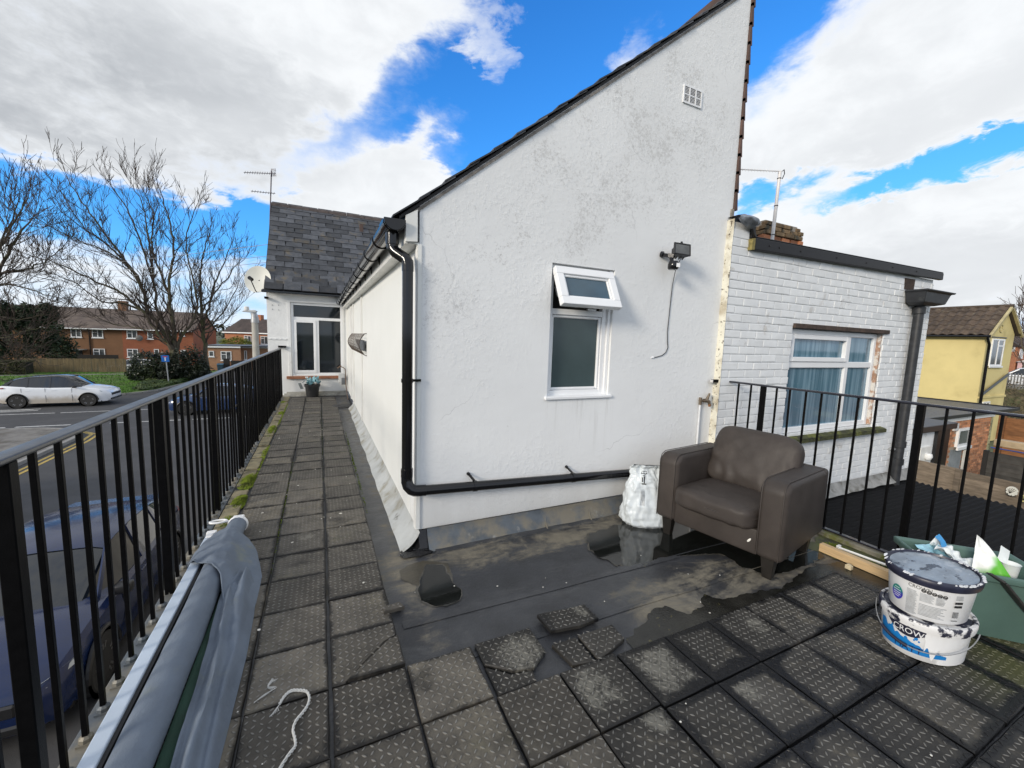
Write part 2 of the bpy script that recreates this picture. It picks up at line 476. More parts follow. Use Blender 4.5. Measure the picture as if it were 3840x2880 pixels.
# dried silt lies in bands: by the upstand and in front of the chair
band = t.math('ADD', t.math('SUBTRACT', 1, t.step(t.math('ABSOLUTE', t.math('SUBTRACT', py_, 2.47)), .03, .26)),
              t.math('MULTIPLY', t.step(px_, 1.25, 1.75), t.math('SUBTRACT', 1, t.step(t.math('ABSOLUTE', t.math('SUBTRACT', py_, 1.60)), .08, .34))))
band = t.math('ADD', band, t.math('MULTIPLY', t.math('SUBTRACT', 1, t.step(t.math('ABSOLUTE', t.math('SUBTRACT', px_, .47)), .02, .13)), .55))
silt = t.step(t.math('ADD', t.math('ADD', t.math('MULTIPLY', f1, .8), t.math('MULTIPLY', f2, .3)), t.math('MULTIPLY', band, .20)), .62, .82)
c = t.mix(t.math('MULTIPLY', silt, .88), base_link(b), t.mix(f2, (.12, .106, .078), (.27, .24, .18)))
c = t.mix(t.step(t.noise(t.mapping(pos, scale=(.7, 1.8, 1)), 2.6, 7, .72, .8), .50, .70, 0, .62), c, (.085, .087, .088))
t.put(b.inputs['Base Color'], c)
t.put(b.inputs['Roughness'], t.math('ADD', t.step(silt, 0, 1, .30, .80), t.math('MULTIPLY', t.step(f2, .3, .7), .14)))
DZ = -.022
terrace = ob('roof_terrace', G().prism([(-.80, -3, DZ), (3.70, -3, DZ), (3.70, 2.72, DZ), (.62, 2.72, DZ), (.62, 10.62, DZ), (-.80, 10.62, DZ)], (0, 0, -.3)), felt, kind='structure')
ORG[terrace] = (0, 0, 0)
ob('lower_storey_wall', G().box(-.775, 3.6, -3, 10.6, GZ, DZ - .303), M('lower_render', (.42, .40, .36), .85, var=.15, vs=2), kind='structure')
# overlapping felt strips
g = G()
for y0, y1 in ((1.93, 1.99), (1.62, 1.655)):
    g.grid(lambda u, v, y0=y0, y1=y1: (.36 + 3.1 * u, y0 + (y1 - y0) * v - .05 * u + .006 * wob(u * 9, v, y0), DZ + .0035 + .002 * math.sin(v * PI)), 30, 2)
ob('felt_lap', g, felt, terrace, smooth=40)

# rubber paving tiles with raised lozenges
def tile_mat(name, damp):
    m = M(name, (.044, .041, .036) if damp else (.080, .072, .060), .6, var=.35, vs=7, rnd=.32, bump=.0010, bs=240, spec=.3)
    t, b = nodes_of(m)
    p = t.new('ShaderNodeNewGeometry').outputs['Position']
    o = t.new('ShaderNodeTexCoord').outputs['Object']
    ri = t.new('ShaderNodeObjectInfo').outputs['Random']
    ox, oy, oz = t.sep(o)
    c = base_link(b)
    # grey-brown grime: broad blotches, heavier on some tiles than on others
    g1 = t.noise(p, 2.6, 9, .72, .6)
    g2 = t.noise(p, 19, 6, .7, .3)
    dirt = t.step(t.math('ADD', t.math('ADD', g1, t.math('MULTIPLY', g2, .35)), t.math('MULTIPLY', ri, .13)), .74, .98)
    c = t.mix(t.math('MULTIPLY', dirt, .70), c, t.mix(g2, (.078, .069, .052), (.205, .182, .14)) if damp else t.mix(g2, (.105, .093, .072), (.25, .225, .175)))
    speck = t.step(t.noise(p, 55, 3, .6), .65, .73)
    c = t.mix(t.math('MULTIPLY', speck, .38), c, (.27, .245, .19))
    raised = t.step(oz, .0006, .0020)
    worn = t.step(t.math('MULTIPLY_ADD', t.noise(p, 14, 5, .65), .8, t.math('MULTIPLY', t.noise(p, 2.1, 4, .6), .4)), .36, .74, .35, .95)
    c = t.mix(t.math('MULTIPLY', raised, worn), c, (.20, .195, .18))
    stain = t.step(t.math('MULTIPLY_ADD', g2, .25, t.noise(t.mapping(p, loc=(2.2, 7.1, 0)), 1.7, 6, .65)), .80, .90)
    c = t.mix(t.math('MULTIPLY', stain, .75), c, (.27, .26, .225))
    # old cement splashes
    wx, wy, _ = t.sep(p)
    spl = None
    for bx, by, br in ((1.36, 1.21, .20), (1.27, 1.69, .11), (.84, 1.53, .20), (1.04, 1.24, .15), (1.16, 1.03, .09), (1.62, .98, .10), (.62, .93, .06), (2.05, 1.22, .09), (2.72, 1.24, .11), (-.12, 3.1, .08)):
        dd = t.math('ADD', t.math('POWER', t.math('SUBTRACT', wx, bx), 2.0), t.math('POWER', t.math('SUBTRACT', wy, by), 2.0))
        f_ = t.math('SUBTRACT', 1, t.step(dd, 0, br * br))
        spl = f_ if spl is None else t.math('MAXIMUM', spl, f_)
    spn = t.math('ADD', t.math('MULTIPLY', t.noise(p, 10, 8, .74, 1.2), 2.4), t.math('MULTIPLY', t.noise(p, 70, 4, .7), 1.6))
    spl = t.step(t.math('ADD', t.math('MULTIPLY', spl, .95), t.math('SUBTRACT', spn, 2.0)), .50, 1.15)
    c = t.mix(t.math('MULTIPLY', spl, .58), c, (.235, .225, .19))
    edge = t.math('MAXIMUM', t.math('ABSOLUTE', ox), t.math('ABSOLUTE', oy))
    nz = t.noise(p, 11, 6, .65)
    nl = t.noise(p, 1.3, 3, .5)
    if damp:
        wet = t.step(t.math('ADD', edge, t.math('ADD', t.math('MULTIPLY_ADD', nz, .08, -.04), t.math('MULTIPLY_ADD', nl, .15, -.075))), .106, .132)
        wet = t.math('MULTIPLY', wet, t.step(t.sep(p)[0], .8, 1.5, .55, 1.0))
        gr = t.math('MULTIPLY', t.math('MULTIPLY', t.step(t.sep(p)[0], 2.35, 3.1), t.step(t.math('MULTIPLY', t.sep(p)[1], -1), -1.05, -.45)), t.step(t.noise(p, 5, 5, .6), .25, .6))
        c = t.mix(t.math('MULTIPLY', gr, .75), c, (.095, .10, .028))
    else:
        wet = t.math('MULTIPLY', t.step(t.math('ADD', edge, t.math('ADD', t.math('MULTIPLY_ADD', nz, .06, -.03), t.math('MULTIPLY_ADD', nl, .08, -.04))), .126, .147), .85)
        blot = t.step(t.noise(t.mapping(p, loc=(5.5, 1.1, 0), scale=(1, 2.2, 1)), 2.3, 6, .7, .7), .56, .68)
        c = t.mix(t.math('MULTIPLY', blot, .62), c, (.022, .021, .019))
        gr = t.math('MULTIPLY', t.step(t.noise(p, 2.6, 5, .6), .6, .75), .3)
        c = t.mix(gr, c, (.085, .085, .038))
    c = t.mix(wet, c, (.0055, .0055, .006))
    t.put(b.inputs['Base Color'], c)
    t.put(b.inputs['Roughness'], t.math('MULTIPLY_ADD', wet, -.22 if damp else .0, t.step(dirt, 0, 1, .5, .78)))
    return m
tile_dry = tile_mat('rubber_tile_dry', False)
tile_damp = tile_mat('rubber_tile_damp', True)
TS = .2950
def inpoly(x, y, P):
    c = False; j = len(P) - 1
    for i in range(len(P)):
        if (P[i][1] > y) != (P[j][1] > y) and x < (P[j][0] - P[i][0]) * (y - P[i][1]) / (P[j][1] - P[i][1]) + P[i][0]: c = not c
        j = i
    return c
def tile_geo(poly=None, seed=1, th=.021):
    r = random.Random(seed); h = TS / 2; gg = G()
    P = poly or [(-h, -h), (h, -h), (h, h), (-h, h)]
    Q = []
    for i in range(len(P)):                                        # slightly worn outline
        a, b_ = Vector(P[i]), Vector(P[(i + 1) % len(P)])
        n = max(2, int((b_ - a).length / .05)); d = (b_ - a).normalized(); s = Vector((-d.y, d.x))
        for k in range(n):
            q = a.lerp(b_, k / n) + (s * r.uniform(-.0012, .0022) if k else s * .0005 + d * .0005)
            Q.append(q)
    cx = sum(q.x for q in Q) / len(Q); cy = sum(q.y for q in Q) / len(Q)
    n = len(Q)
    ins = [q + (Vector((cx, cy)) - q).normalized() * .005 for q in Q]
    vs = [(q.x, q.y, -th) for q in Q] + [(q.x, q.y, -.005) for q in Q] + [(q.x, q.y, 0) for q in ins]
    fs = [(i, (i + 1) % n, n + (i + 1) % n, n + i) for i in range(n)] + [(n + i, n + (i + 1) % n, 2 * n + (i + 1) % n, 2 * n + i) for i in range(n)]
    fs += [tuple(range(2 * n, 3 * n))]
    gg.add(vs, fs)
    N = 11; st = TS / N
    for i in range(N):
        for j in range(N):
            x = -h + (i + .5) * st + r.uniform(-.001, .001); y = -h + (j + .5) * st + r.uniform(-.001, .001)
            if poly and not inpoly(x, y, P): continue
            a = (PI / 4 if (i + j) % 2 else -PI / 4) + r.uniform(-.06, .06)
            L, Wd, H = .0122, .0040, .0027 * r.uniform(.75, 1.1)
            ca, sa = math.cos(a), math.sin(a)
            pl = [(-L, 0), (-L * .35, -Wd), (L * .35, -Wd), (L, 0), (L * .35, Wd), (-L * .35, Wd)]
            tp = [(-L * .62, 0), (-L * .25, -Wd * .45), (L * .25, -Wd * .45), (L * .62, 0), (L * .25, Wd * .45), (-L * .25, Wd * .45)]
            vv = [(x + p * ca - q * sa, y + p * sa + q * ca, .0001) for p, q in pl] + [(x + p * ca - q * sa, y + p * sa + q * ca, H) for p, q in tp]
            gg.add(vv, [(k, (k + 1) % 6, 6 + (k + 1) % 6, 6 + k) for k in range(6)] + [(6, 7, 8, 9, 10, 11)])
    return gg
tm_dry = [tile_geo(seed=k).mesh('rubber_tile', tile_dry) for k in range(4)]
tm_damp = [tile_geo(seed=k + 9).mesh('rubber_tile', tile_damp) for k in range(4)]
XS = [-.5895 + TS / 2, -.2840 + TS / 2, .0225 + TS / 2, .3265 + TS / 2, .632 + TS / 2, .932 + TS / 2, 1.2345 + TS / 2, 1.537 + TS / 2, 1.84 + TS / 2, 2.142 + TS / 2, 2.445 + TS / 2, 2.75 + TS / 2, 3.055 + TS / 2]
def put_tile(x, y, damp, z=0.0, tilt=.35, me=None):
    r = rng
    inst('rubber_tile', me or r.choice(tm_damp if damp else tm_dry), terrace, (x + r.uniform(-.002, .002), y + r.uniform(-.002, .002), z + r.uniform(-.002, .0015)),
         (RAD(r.uniform(-tilt, tilt)), RAD(r.uniform(-tilt, tilt)), RAD(r.uniform(-.5, .5)) + r.choice((0, PI))))
for k in range(29):                                                # the walkway along the side wall
    y = 1.379 + .3025 * k + TS / 2
    for i in range(3):
        if k == 1 and i == 2: continue                             # the cracked one
        put_tile(XS[i], y, False)
for i in range(4, 5): pass
put_tile(XS[3], 1.379 + TS / 2, False)
for k in range(-6, 0):                                             # the rows in front of the chair
    y = 1.379 + .3025 * k + TS / 2
    for i in range(13):
        yy = y - (.016 if i > 5 else 0)
        if k == -1 and i >= 12: continue
        put_tile(XS[i], yy, i > 4)
# cracked and broken tiles
h = TS / 2
def piece(poly, x, y, z, m, rot=0.0, seed=3, tx=0.0, ty=0.0):
    me = tile_geo(poly, seed).mesh('broken_tile', m)
    inst('broken_tile', me, terrace, (x, y, z), (tx, ty, rot))
cx, cy = XS[2], 1.6815 + h
piece([(-h, -h), (-.095, -h), (.085, .03), (h, .06), (h, h), (-h, h)], cx, cy, .001, tile_dry, seed=31)
piece([(-.09, -h), (h, -h), (h, .05), (.088, .024)], cx + .004, cy - .002, .010, tile_dry, seed=32, tx=RAD(-2.0), ty=RAD(1.5))
piece([(-.06, -.02), (.05, -.03), (.045, .02), (-.05, .022)], .335, 2.085, .016, tile_dry, rot=.25, seed=33, ty=RAD(6))
piece([(-h, .015), (-.05, -.06), (.05, -.085), (h - .06, -h + .09), (h, -.02), (h, h), (-h, h)], XS[4] + .012, 1.379 + h, .001, tile_damp, seed=34)
piece([(-h, -h), (.03, -h), (.045, -.09), (-.052, -.068), (-h, .008)], XS[4] + .008, 1.374 + h, -.004, tile_damp, seed=35, tx=RAD(1.2))
piece([(-.14, -.06), (.02, -.075), (.145, -.06), (.14, .065), (-.15, .075)], 1.158, 1.645, .016, tile_damp, rot=-.03, seed=36, tx=RAD(-2), ty=RAD(2))
piece([(-.075, -.06), (.03, -.085), (.035, .08), (-.10, .082)], 1.085, 1.447, .0, tile_damp, rot=.0, seed=37)
piece([(-.09, -.085), (.115, -.03), (.125, .075), (-.085, .083)], 1.222, 1.447, .003, tile_damp, rot=.03, seed=38)

# parapet kerb: coping stones, lead strip, moss
cop_m = M('coping_stone', (.20, .175, .11), .9, var=.25, vs=9, rnd=.25, col2=(.075, .07, .045), s2=7, t2=(.48, .66), bump=.003, bs=60)
kerb = ob('parapet_kerb', G().box(-.80, -.602, -3, 10.55, -.12, -.03), M('kerb_bed', (.045, .042, .036), .8, var=.4, vs=12, bump=.004, bs=40), kind='structure')
y = -2.5
while y < 10.3:
    L = U(.36, .58)
    gg = G().box(-.728, -.612, y, y + L - U(.03, .10), -.08, -.006 + U(-.006, .006))
    ob('coping_stone', gg, cop_m, kerb, bev=.006, seg=1)
    y += L
ob('lead_strip', G().box(-.812, -.738, -3, 10.5, -.06, -.012), lead, kerb, bev=.004)
moss_m = M('moss', (.13, .175, .015), .95, var=.5, vs=14, col2=(.06, .075, .012), s2=10)
g = G(); r2 = random.Random(3)
for (x, y, sx_, sy_, n) in ((-.65, 4.55, .08, .26, 1500), (-.64, 4.0, .06, .18, 800), (-.665, 6.85, .065, .4, 1200), (-.60, 5.3, .015, .7, 300), (-.60, 8.6, .015, .9, 300), (.335, 5.0, .012, 1.6, 260), (.30, 3.1, .01, .5, 90), (-.29, 3.9, .006, 1.2, 130), (.012, 6.5, .006, 2.2, 150), (-.64, 8.3, .05, .2, 260), (-.70, 9.6, .05, .2, 200), (-.66, 3.6, .06, .15, 260), (-.72, 2.2, .03, .2, 160), (-.62, 5.6, .03, .3, 160),
                              (-.6, 7.6, .03, .4, 160), (3.44, 1.55, .12, .12, 260), (3.45, 1.2, .1, .25, 330)):
    for i in range(n):
        a = r2.uniform(0, 2 * PI); q = r2.random() ** .6
        X, Y = x + math.cos(a) * q * sx_, y + math.sin(a) * q * sy_
        hz = min(.034, .5 * sx_) * (1 - q) + .004; s_ = r2.uniform(.004, .009); z = -.01 if X < 0 else DZ
        g.add([(X - s_, Y, z), (X + s_, Y - s_, z), (X, Y + s_, z), (X + r2.uniform(-.006, .006), Y, z + hz * r2.uniform(.5, 1.2))], [(0, 1, 3), (1, 2, 3), (2, 0, 3)])
ob('moss', g, moss_m, kind='stuff', fixn=False)

# standing water on the felt
water = M('standing_water', (.010, .011, .010), .025, var=.3, vs=6, spec=.6, bump=.0003, bs=22)
wetm = M('wet_felt', (.014, .014, .012), .2, var=.5, vs=14, col2=(.075, .068, .03), s2=26, t2=(.63, .72), bump=.0012, bs=60)
dampm = M('damp_silt', (.055, .047, .032), .34, var=.25, vs=8, bump=.001, bs=60)
siltm = M('dried_silt', (.066, .063, .055), .6, var=.5, vs=16, bump=.001, bs=90, col2=(.12, .11, .088), s2=11, t2=(.45, .65))
def puddle(name, pts, m, z, rag=.012, seed=1, ring=0.0):
    out = []; n = len(pts)
    for i in range(n):
        a, b_ = Vector(pts[i]), Vector(pts[(i + 1) % n]); k = max(2, int((b_ - a).length / .012))
        d = (b_ - a).normalized(); s = Vector((-d.y, d.x))
        for j in range(k):
            q = a.lerp(b_, j / k)
            q = q + Vector((noise.noise(Vector((q.x * 14, q.y * 14, seed))) + .45 * noise.noise(Vector((q.x * 40, q.y * 40, seed))),
                            noise.noise(Vector((q.x * 14, q.y * 14, seed + 9))) + .45 * noise.noise(Vector((q.x * 40, q.y * 40, seed + 9))))) * rag * 1.3
            out.append((q.x, q.y, z))
    if ring:                                                        # dried silt left round the water's edge
        cx = sum(q[0] for q in out) / len(out); cy = sum(q[1] for q in out) / len(out); big = []
        for i, q in enumerate(out):
            a, b_ = Vector(out[i - 1][:2]), Vector(out[(i + 1) % len(out)][:2]); d = (b_ - a).normalized(); s = Vector((d.y, -d.x))
            if (Vector(q[:2]) + s * .01 - Vector((cx, cy))).length < (Vector(q[:2]) - Vector((cx, cy))).length: s = -s
            wd = ring * (.5 + noise.noise(Vector((q[0] * 9, q[1] * 9, seed + 4))) * 1.5 + .2)
            big.append((q[0] + s.x * max(.001, wd), q[1] + s.y * max(.001, wd), z - .0012))
        ob('silt_ring', G().add(big, [tuple(range(len(big)))]), siltm, kind='structure')
    return ob(name, G().add(out, [tuple(range(len(out)))]), m, kind='structure')
puddle('damp_patch', [(.43, 2.46), (.486, 2.50), (.60, 2.52), (.73, 2.43), (.72, 2.29), (.69, 2.25), (.60, 2.22), (.50, 2.215), (.50, 2.27), (.436, 2.34)], dampm, DZ + .0033, .008, 2, .007)
puddle('puddle', [(.60, 2.47), (.70, 2.42), (.70, 2.30), (.69, 2.25), (.728, 2.13), (.69, 2.04), (.61, 2.01), (.546, 2.05), (.49, 2.12), (.489, 2.215), (.52, 2.28), (.555, 2.36)], water, DZ + .005, .01, 3, .010)
puddle('puddle', [(1.767, 2.335), (1.85, 2.42), (2.04, 2.43), (2.296, 2.50), (2.62, 2.50), (2.95, 2.45), (3.1, 2.2), (3.05, 1.9), (3.2, 1.72), (3.30, 1.56), (3.2, 1.50), (2.995, 1.49), (2.675, 1.497), (2.60, 1.55), (2.54, 1.64), (2.56, 1.80), (2.46, 1.87), (2.384, 1.88),
                  (2.246, 1.916), (2.131, 1.95), (1.941, 1.919), (1.767, 1.978), (1.703, 2.122), (1.715, 2.219)], water, DZ + .0052, .02, 4, .013)
puddle('wet_patch', [(1.33, 1.37), (1.36, 1.44), (1.54, 1.495), (1.662, 1.545), (1.744, 1.53), (1.80, 1.45), (1.913, 1.449), (2.03, 1.54), (2.05, 1.50), (2.12, 1.455), (2.342, 1.43), (2.51, 1.40), (2.75, 1.43), (3.05, 1.47), (3.3, 1.42), (3.5, 1.25), (3.5, .95), (3.0, 1.0), (2.7, 1.2), (1.35, 1.2)], wetm, DZ + .004, .02, 5)
green_felt = M('algae_felt', (.06, .066, .022), .5, var=.4, vs=9, col2=(.03, .03, .02), s2=6, t2=(.5, .62), bump=.001, bs=70)
puddle('algae_patch', [(3.2, 1.72), (3.42, 1.66), (3.60, 1.74), (3.62, 1.3), (3.62, .3), (3.34, .3), (3.3, .7), (3.28, 1.0), (3.32, 1.3)], green_felt, DZ + .006, .02, 6)
# the low ribbed roof beyond the right-hand railing
ribm = M('black_ribbed_roof', (.0045, .0045, .005), .75, var=.3, vs=5, bump=.001, bs=60, spec=.12)
g = G(); n = 150
def ribf(u, v):
    x = 3.70 + 3.80 * v; y = -3.2 + 5.86 * u
    return (x, y, -.30 - .012 * (x - 3.78) + .011 * math.sin(u * 5.86 / .062 * 2 * PI))
g.grid(ribf, 560, 4)
ob('ribbed_roof', g, ribm, smooth=60, kind='structure')

# ================================================================== WHITE RENDERED BUILDING (gable and side wall)
WY, WX = 2.72, .60
main = thing('rendered_building', 'white rendered building with a steep half gable facing the terrace and a small open window', 'building', (WX, WY, 0))
gable_m = M('gable_render', (.80, .81, .81), .85, var=.035, vs=1.1, bump=.0024, bs=80, bump2=.0042, bs2=22, spec=.25)
t, b = nodes_of(gable_m)
p = t.new('ShaderNodeNewGeometry').outputs['Position']
gx, gy, gz = t.sep(p)
# mould and lichen specks, thickest across the middle of the gable
zone = t.math('SUBTRACT', 1, t.step(t.math('ADD', t.math('POWER', t.math('DIVIDE', t.math('SUBTRACT', gx, 2.25), 1.35), 2.0),
              t.math('POWER', t.math('DIVIDE', t.math('SUBTRACT', gz, t.math('MULTIPLY_ADD', gx, .62, 1.55)), .75), 2.0)), .15, 1.5))
sp = t.math('ADD', t.noise(p, 48, 7, .74, .6), t.math('MULTIPLY', t.noise(p, 3.2, 5, .65), .65))
c = t.mix(t.math('MULTIPLY', t.step(t.math('MULTIPLY_ADD', zone, .17, sp), .97, 1.17), .52), base_link(b), (.45, .445, .43))
low = t.math('SUBTRACT', 1, t.step(t.math('ADD', t.math('POWER', t.math('DIVIDE', t.math('SUBTRACT', gx, .95), .5), 2.0), t.math('POWER', t.math('DIVIDE', t.math('SUBTRACT', gz, 1.75), .6), 2.0)), .1, 1.4))
c = t.mix(t.math('MULTIPLY', t.step(t.math('MULTIPLY_ADD', low, .15, sp), 1.0, 1.2), .4), c, (.42, .42, .42))
c = t.mix(t.math('MULTIPLY', t.step(t.math('MULTIPLY_ADD', t.noise(t.mapping(p, scale=(9, 1, .7)), 1, 4, .6), .22, t.math('MULTIPLY', gz, -1)), -.28, .05), .35), c, (.46, .44, .39))
t.put(b.inputs['Base Color'], c)
# trowelled relief that comes and goes, with a few hairline cracks
patchy = t.step(t.noise(t.mapping(p, loc=(3, 0, 8)), 1.6, 5, .65), .36, .64, .15, 1.0)
hgt = t.math('MULTIPLY', t.math('ADD', t.math('MULTIPLY', t.step(t.noise(p, 34, 6, .62), .42, .72), .75), t.math('MULTIPLY', t.noise(p, 110, 4, .6), .35)), patchy)
hgt = t.math('ADD', hgt, t.math('MULTIPLY', t.noise(t.mapping(p, scale=(1, 1, 2.2), rot=(0, .5, 0)), 4.5, 3, .5), 1.1))
vr = t.new('ShaderNodeTexVoronoi', feature='DISTANCE_TO_EDGE')
wp = t.new('ShaderNodeVectorMath', operation='ADD'); t.put(wp.inputs[0], p)
nc = t.new('ShaderNodeTexNoise'); nc.inputs['Scale'].default_value = 3.2; nc.inputs['Detail'].default_value = 5; t.put(nc.inputs['Vector'], p)
sc3 = t.new('ShaderNodeVectorMath', operation='SCALE'); t.l.new(nc.outputs['Color'], sc3.inputs[0]); sc3.inputs['Scale'].default_value = .35
t.l.new(sc3.outputs[0], wp.inputs[1]); t.l.new(wp.outputs[0], vr.inputs['Vector']); vr.inputs['Scale'].default_value = .85
crack = t.math('MULTIPLY', t.math('SUBTRACT', 1, t.step(vr.outputs['Distance'], .0, .0035)), t.step(t.noise(t.mapping(p, loc=(7, 0, 2)), 1.1, 3, .5), .52, .62))
t.put(b.inputs['Base Color'], t.mix(t.math('MULTIPLY', crack, .45), base_link(b), (.36, .36, .36)))
bn = t.new('ShaderNodeBump'); bn.inputs['Strength'].default_value = 1; bn.inputs['Distance'].default_value = .0018
t.l.new(hgt, bn.inputs['Height']); t.l.new(bn.outputs[0], b.inputs['Normal'])
strk = t.math('MULTIPLY', t.step(t.noise(t.mapping(p, scale=(20, 1, .9)), 1.3, 5, .65), .50, .72), t.math('MULTIPLY', t.step(gz, .35, .97), t.math('SUBTRACT', 1, t.step(gz, .975, .99))))
strk = t.math('MULTIPLY', strk, t.math('SUBTRACT', 1, t.step(t.math('ABSOLUTE', t.math('SUBTRACT', gx, 1.9)), .24, .40)))
t.put(b.inputs['Base Color'], t.mix(t.math('MULTIPLY', strk, .38), base_link(b), (.44, .43, .40)))
# gable wall as a grid of panels round the window opening
OX0, OX1, OZ0, OZ1 = 1.60, 2.195, 1.01, 2.035
def roofz(x): return 2.262 + (x - .575) * .8005
g = G()
XR = 3.53
poly = [(.60, .103), (OX0, .105), (OX0, OZ1), (OX1, OZ1), (OX1, .107), (XR, .11), (XR, roofz(XR)), (.60, roofz(.60))]
def lf(x): return (x, WY, 0)
th = .26
g.prism([(x, WY, z) for x, z in [(.60, .103), (OX0, .105), (OX0, roofz(OX0)), (.60, roofz(.60))]], (0, th, 0))
g.prism([(x, WY, z) for x, z in [(OX1, .107), (XR, .11), (XR, roofz(XR)), (OX1, roofz(OX1))]], (0, th, 0))
g.prism([(x, WY, z) for x, z in [(OX0, .105), (OX1, .107), (OX1, OZ0), (OX0, OZ0)]], (0, th, 0))
g.prism([(x, WY, z) for x, z in [(OX0, OZ1), (OX1, OZ1), (OX1, roofz(OX1)), (OX0, roofz(OX0))]], (0, th, 0))
ob('gable_wall', g, gable_m, main)
# side wall in the sun, panelled
g = G()
g.box(.60, .86, 2.983, 10.5, .105, 2.045)
side = ob('side_wall', g, white_smooth, main)
g = G()
for y0, y1 in ((2.72, 2.775), (6.62, 6.74), (8.28, 8.42), (8.98, 9.1)):
    g.box(.582, .599, y0, y1, .106, 2.043)
g.box(.590, .599, 8.5, 8.9, 1.0, 2.0)
ob('cover_strip', g, white_wood, main, bev=.003, seg=1)
ob('inner_core', G().box(.87, 3.5, 3.0, 10.4, .1, 2.0), M('dark_interior', (.02, .02, .02), .9), main)
# sloping rendered skirt along the side wall
skirt_m = M('dirty_white_skirt', (.43, .445, .44), .7, var=.12, vs=5, col2=(.24, .22, .16), s2=3.4, t2=(.46, .68), col3=(.10, .09, .065), s3=7, t3=(.60, .74), bump=.003, bs=25, bump2=.004, bs2=9)
g = G()
def skf(u, v):
    y = 2.66 + 5.95 * u
    x = .602 - (.125 + .02 * wob(y * 2.2, 0, 3)) * v ** 1.3 * (1 - .25 * u)
    z = .112 - .132 * v ** .75 + .006 * wob(y * 7, v * 3, 1)
    return (x, y, z)
g.grid(skf, 70, 6)
ob('rendered_skirt', g, skirt_m, main, smooth=60)
# lead upstand under the gable
def upf(u, v):
    x = .66 + 2.95 * u
    y = 2.714 - (.02 + .085 * v ** 1.6) + .006 * wob(x * 5, v * 2, 2) * v
    z = .112 - (.131 * v) + .003 * wob(x * 9, v, 4)
    return (x, y, z)
g = G(); g.grid(upf, 60, 6)
ob('lead_flashing', g, lead, main, smooth=60)
g = G()
for xs in (1.60, 2.02, 2.9):
    g.tube([(xs + .01 * math.sin(i), 2.705 - .1 * (i / 5) ** 1.6, .113 - .128 * i / 5) for i in range(6)], .006, 5)
ob('flashing_seam', g, lead, main, smooth=60)
def felt_up(u, v):
    x = .70 + 2.9 * u
    y = 2.655 - .07 * v + .012 * wob(x * 3.1, 0, 7) - .008
    z = -.006 - (.0155) * v + .006 * (1 - v) * (1 + wob(x * 4, 2, 2))
    return (x, y, z)
g = G(); g.grid(felt_up, 60, 2)
ob('felt_upstand', g, felt, main, smooth=60)
g = G(); r2 = random.Random(8)
def tarf(u, v):
    a = u * 2 * PI; q = v * (1 + .35 * wob(math.cos(a) * 2, math.sin(a) * 2, 5))
    return (.585 + .125 * q * math.cos(a), 2.64 + .07 * q * math.sin(a), -.012 + .016 * (1 - v) + .006 * wob(u * 20, v * 6, 9))
g.grid(tarf, 28, 4)
g.add([(.60, 2.713, .10), (.67, 2.708, .105), (.675, 2.64, -.01), (.60, 2.63, -.01)], [(0, 1, 2, 3)])
g.add([(.60, 2.713, .10), (.60, 2.63, -.01), (.57, 2.66, -.012), (.585, 2.73, .06)], [(0, 1, 2, 3)])
ob('bitumen_patch', g, bitumen, main, smooth=50)
# roof
roof_dark = M('roof_slab', (.03, .03, .032), .8)
g = G()
sl_ = Vector((1, 0, .8005)).normalized()
g.prism([(.47, 2.713, roofz(.47) + .001), (3.56, 2.713, roofz(3.56) + .001), (3.56, 2.713, roofz(3.56) + .022), (.47, 2.713, roofz(.47) + .022)], (0, 7.8, 0))
rf = ob('roof', g, roof_dark, main)
for k in range(19):                                                # slates showing along the verge
    s0 = -.13 + k * .213
    p0 = Vector((.55, 0, roofz(.55))) + sl_ * s0
    gg = G(); L = .29; y0 = 2.694 + U(-.008, .006)
    nrm = Vector((-sl_.z, 0, sl_.x))
    a = p0 + nrm * (.022 + .016 + U(-.002, .006)); bb = p0 + sl_ * L + nrm * (.022 + .004)
    gg.prism([(a.x, y0, a.z - .007), (bb.x, y0 + U(-.006, .006), bb.z - .007), (bb.x, y0, bb.z + .003), (a.x, y0, a.z + .004)], (0, .4, 0))
    ob('verge_slate', gg, slate_m, rf)
g = G()
g.prism([(.56, 2.712, roofz(.56) - .03), (3.53, 2.712, roofz(3.53) - .026), (3.53, 2.712, roofz(3.53) - .006), (.56, 2.712, roofz(.56) - .006)], (0, .008, 0))
ob('verge_fillet', g, M('verge_mortar', (.22, .2, .18), .9, var=.4, vs=20, bump=.003, bs=50), main)
# hung tiles down the right-hand edge
for k in range(13):
    z0 = 2.74 + k * .1585
    gg = G(); o_ = U(-.003, .004)
    gg.prism([(3.532, 2.70, z0 - .02), (3.568 + o_, 2.70, z0 - .022), (3.548 + o_, 2.70, z0 + .165), (3.532, 2.70, z0 + .165)], (0, 1.5, 0))
    ob('hung_tile', gg, brown_tile, main)
ob('tile_batten', G().box(3.50, 3.535, 2.704, 2.76, 2.56, 2.725), M('grey_batten', (.24, .22, .19), .9, var=.3, vs=20), main)
# boxed eaves
g = G()
g.prism([(.508, 2.702, 2.045), (.584, 2.702, 2.052), (.584, 2.702, 2.252), (.508, 2.702, 2.207)], (0, .016, 0))
ob('eaves_box_end', g, white_wood, main, bev=.002, seg=1)
g = G()
g.box(.506, .528, 2.72, 10.4, 2.035, 2.19)
g.box(.529, .599, 2.72, 10.4, 2.04, 2.052)
ob('fascia_board', g, white_wood, main, bev=.002, seg=1)
ob('corner_trim', G().prism([(.588, 2.716, .112), (.612, 2.716, .112), (.612, 2.716, 2.04), (.588, 2.716, 2.04)], (0, -.006, 0)), white_smooth, main)
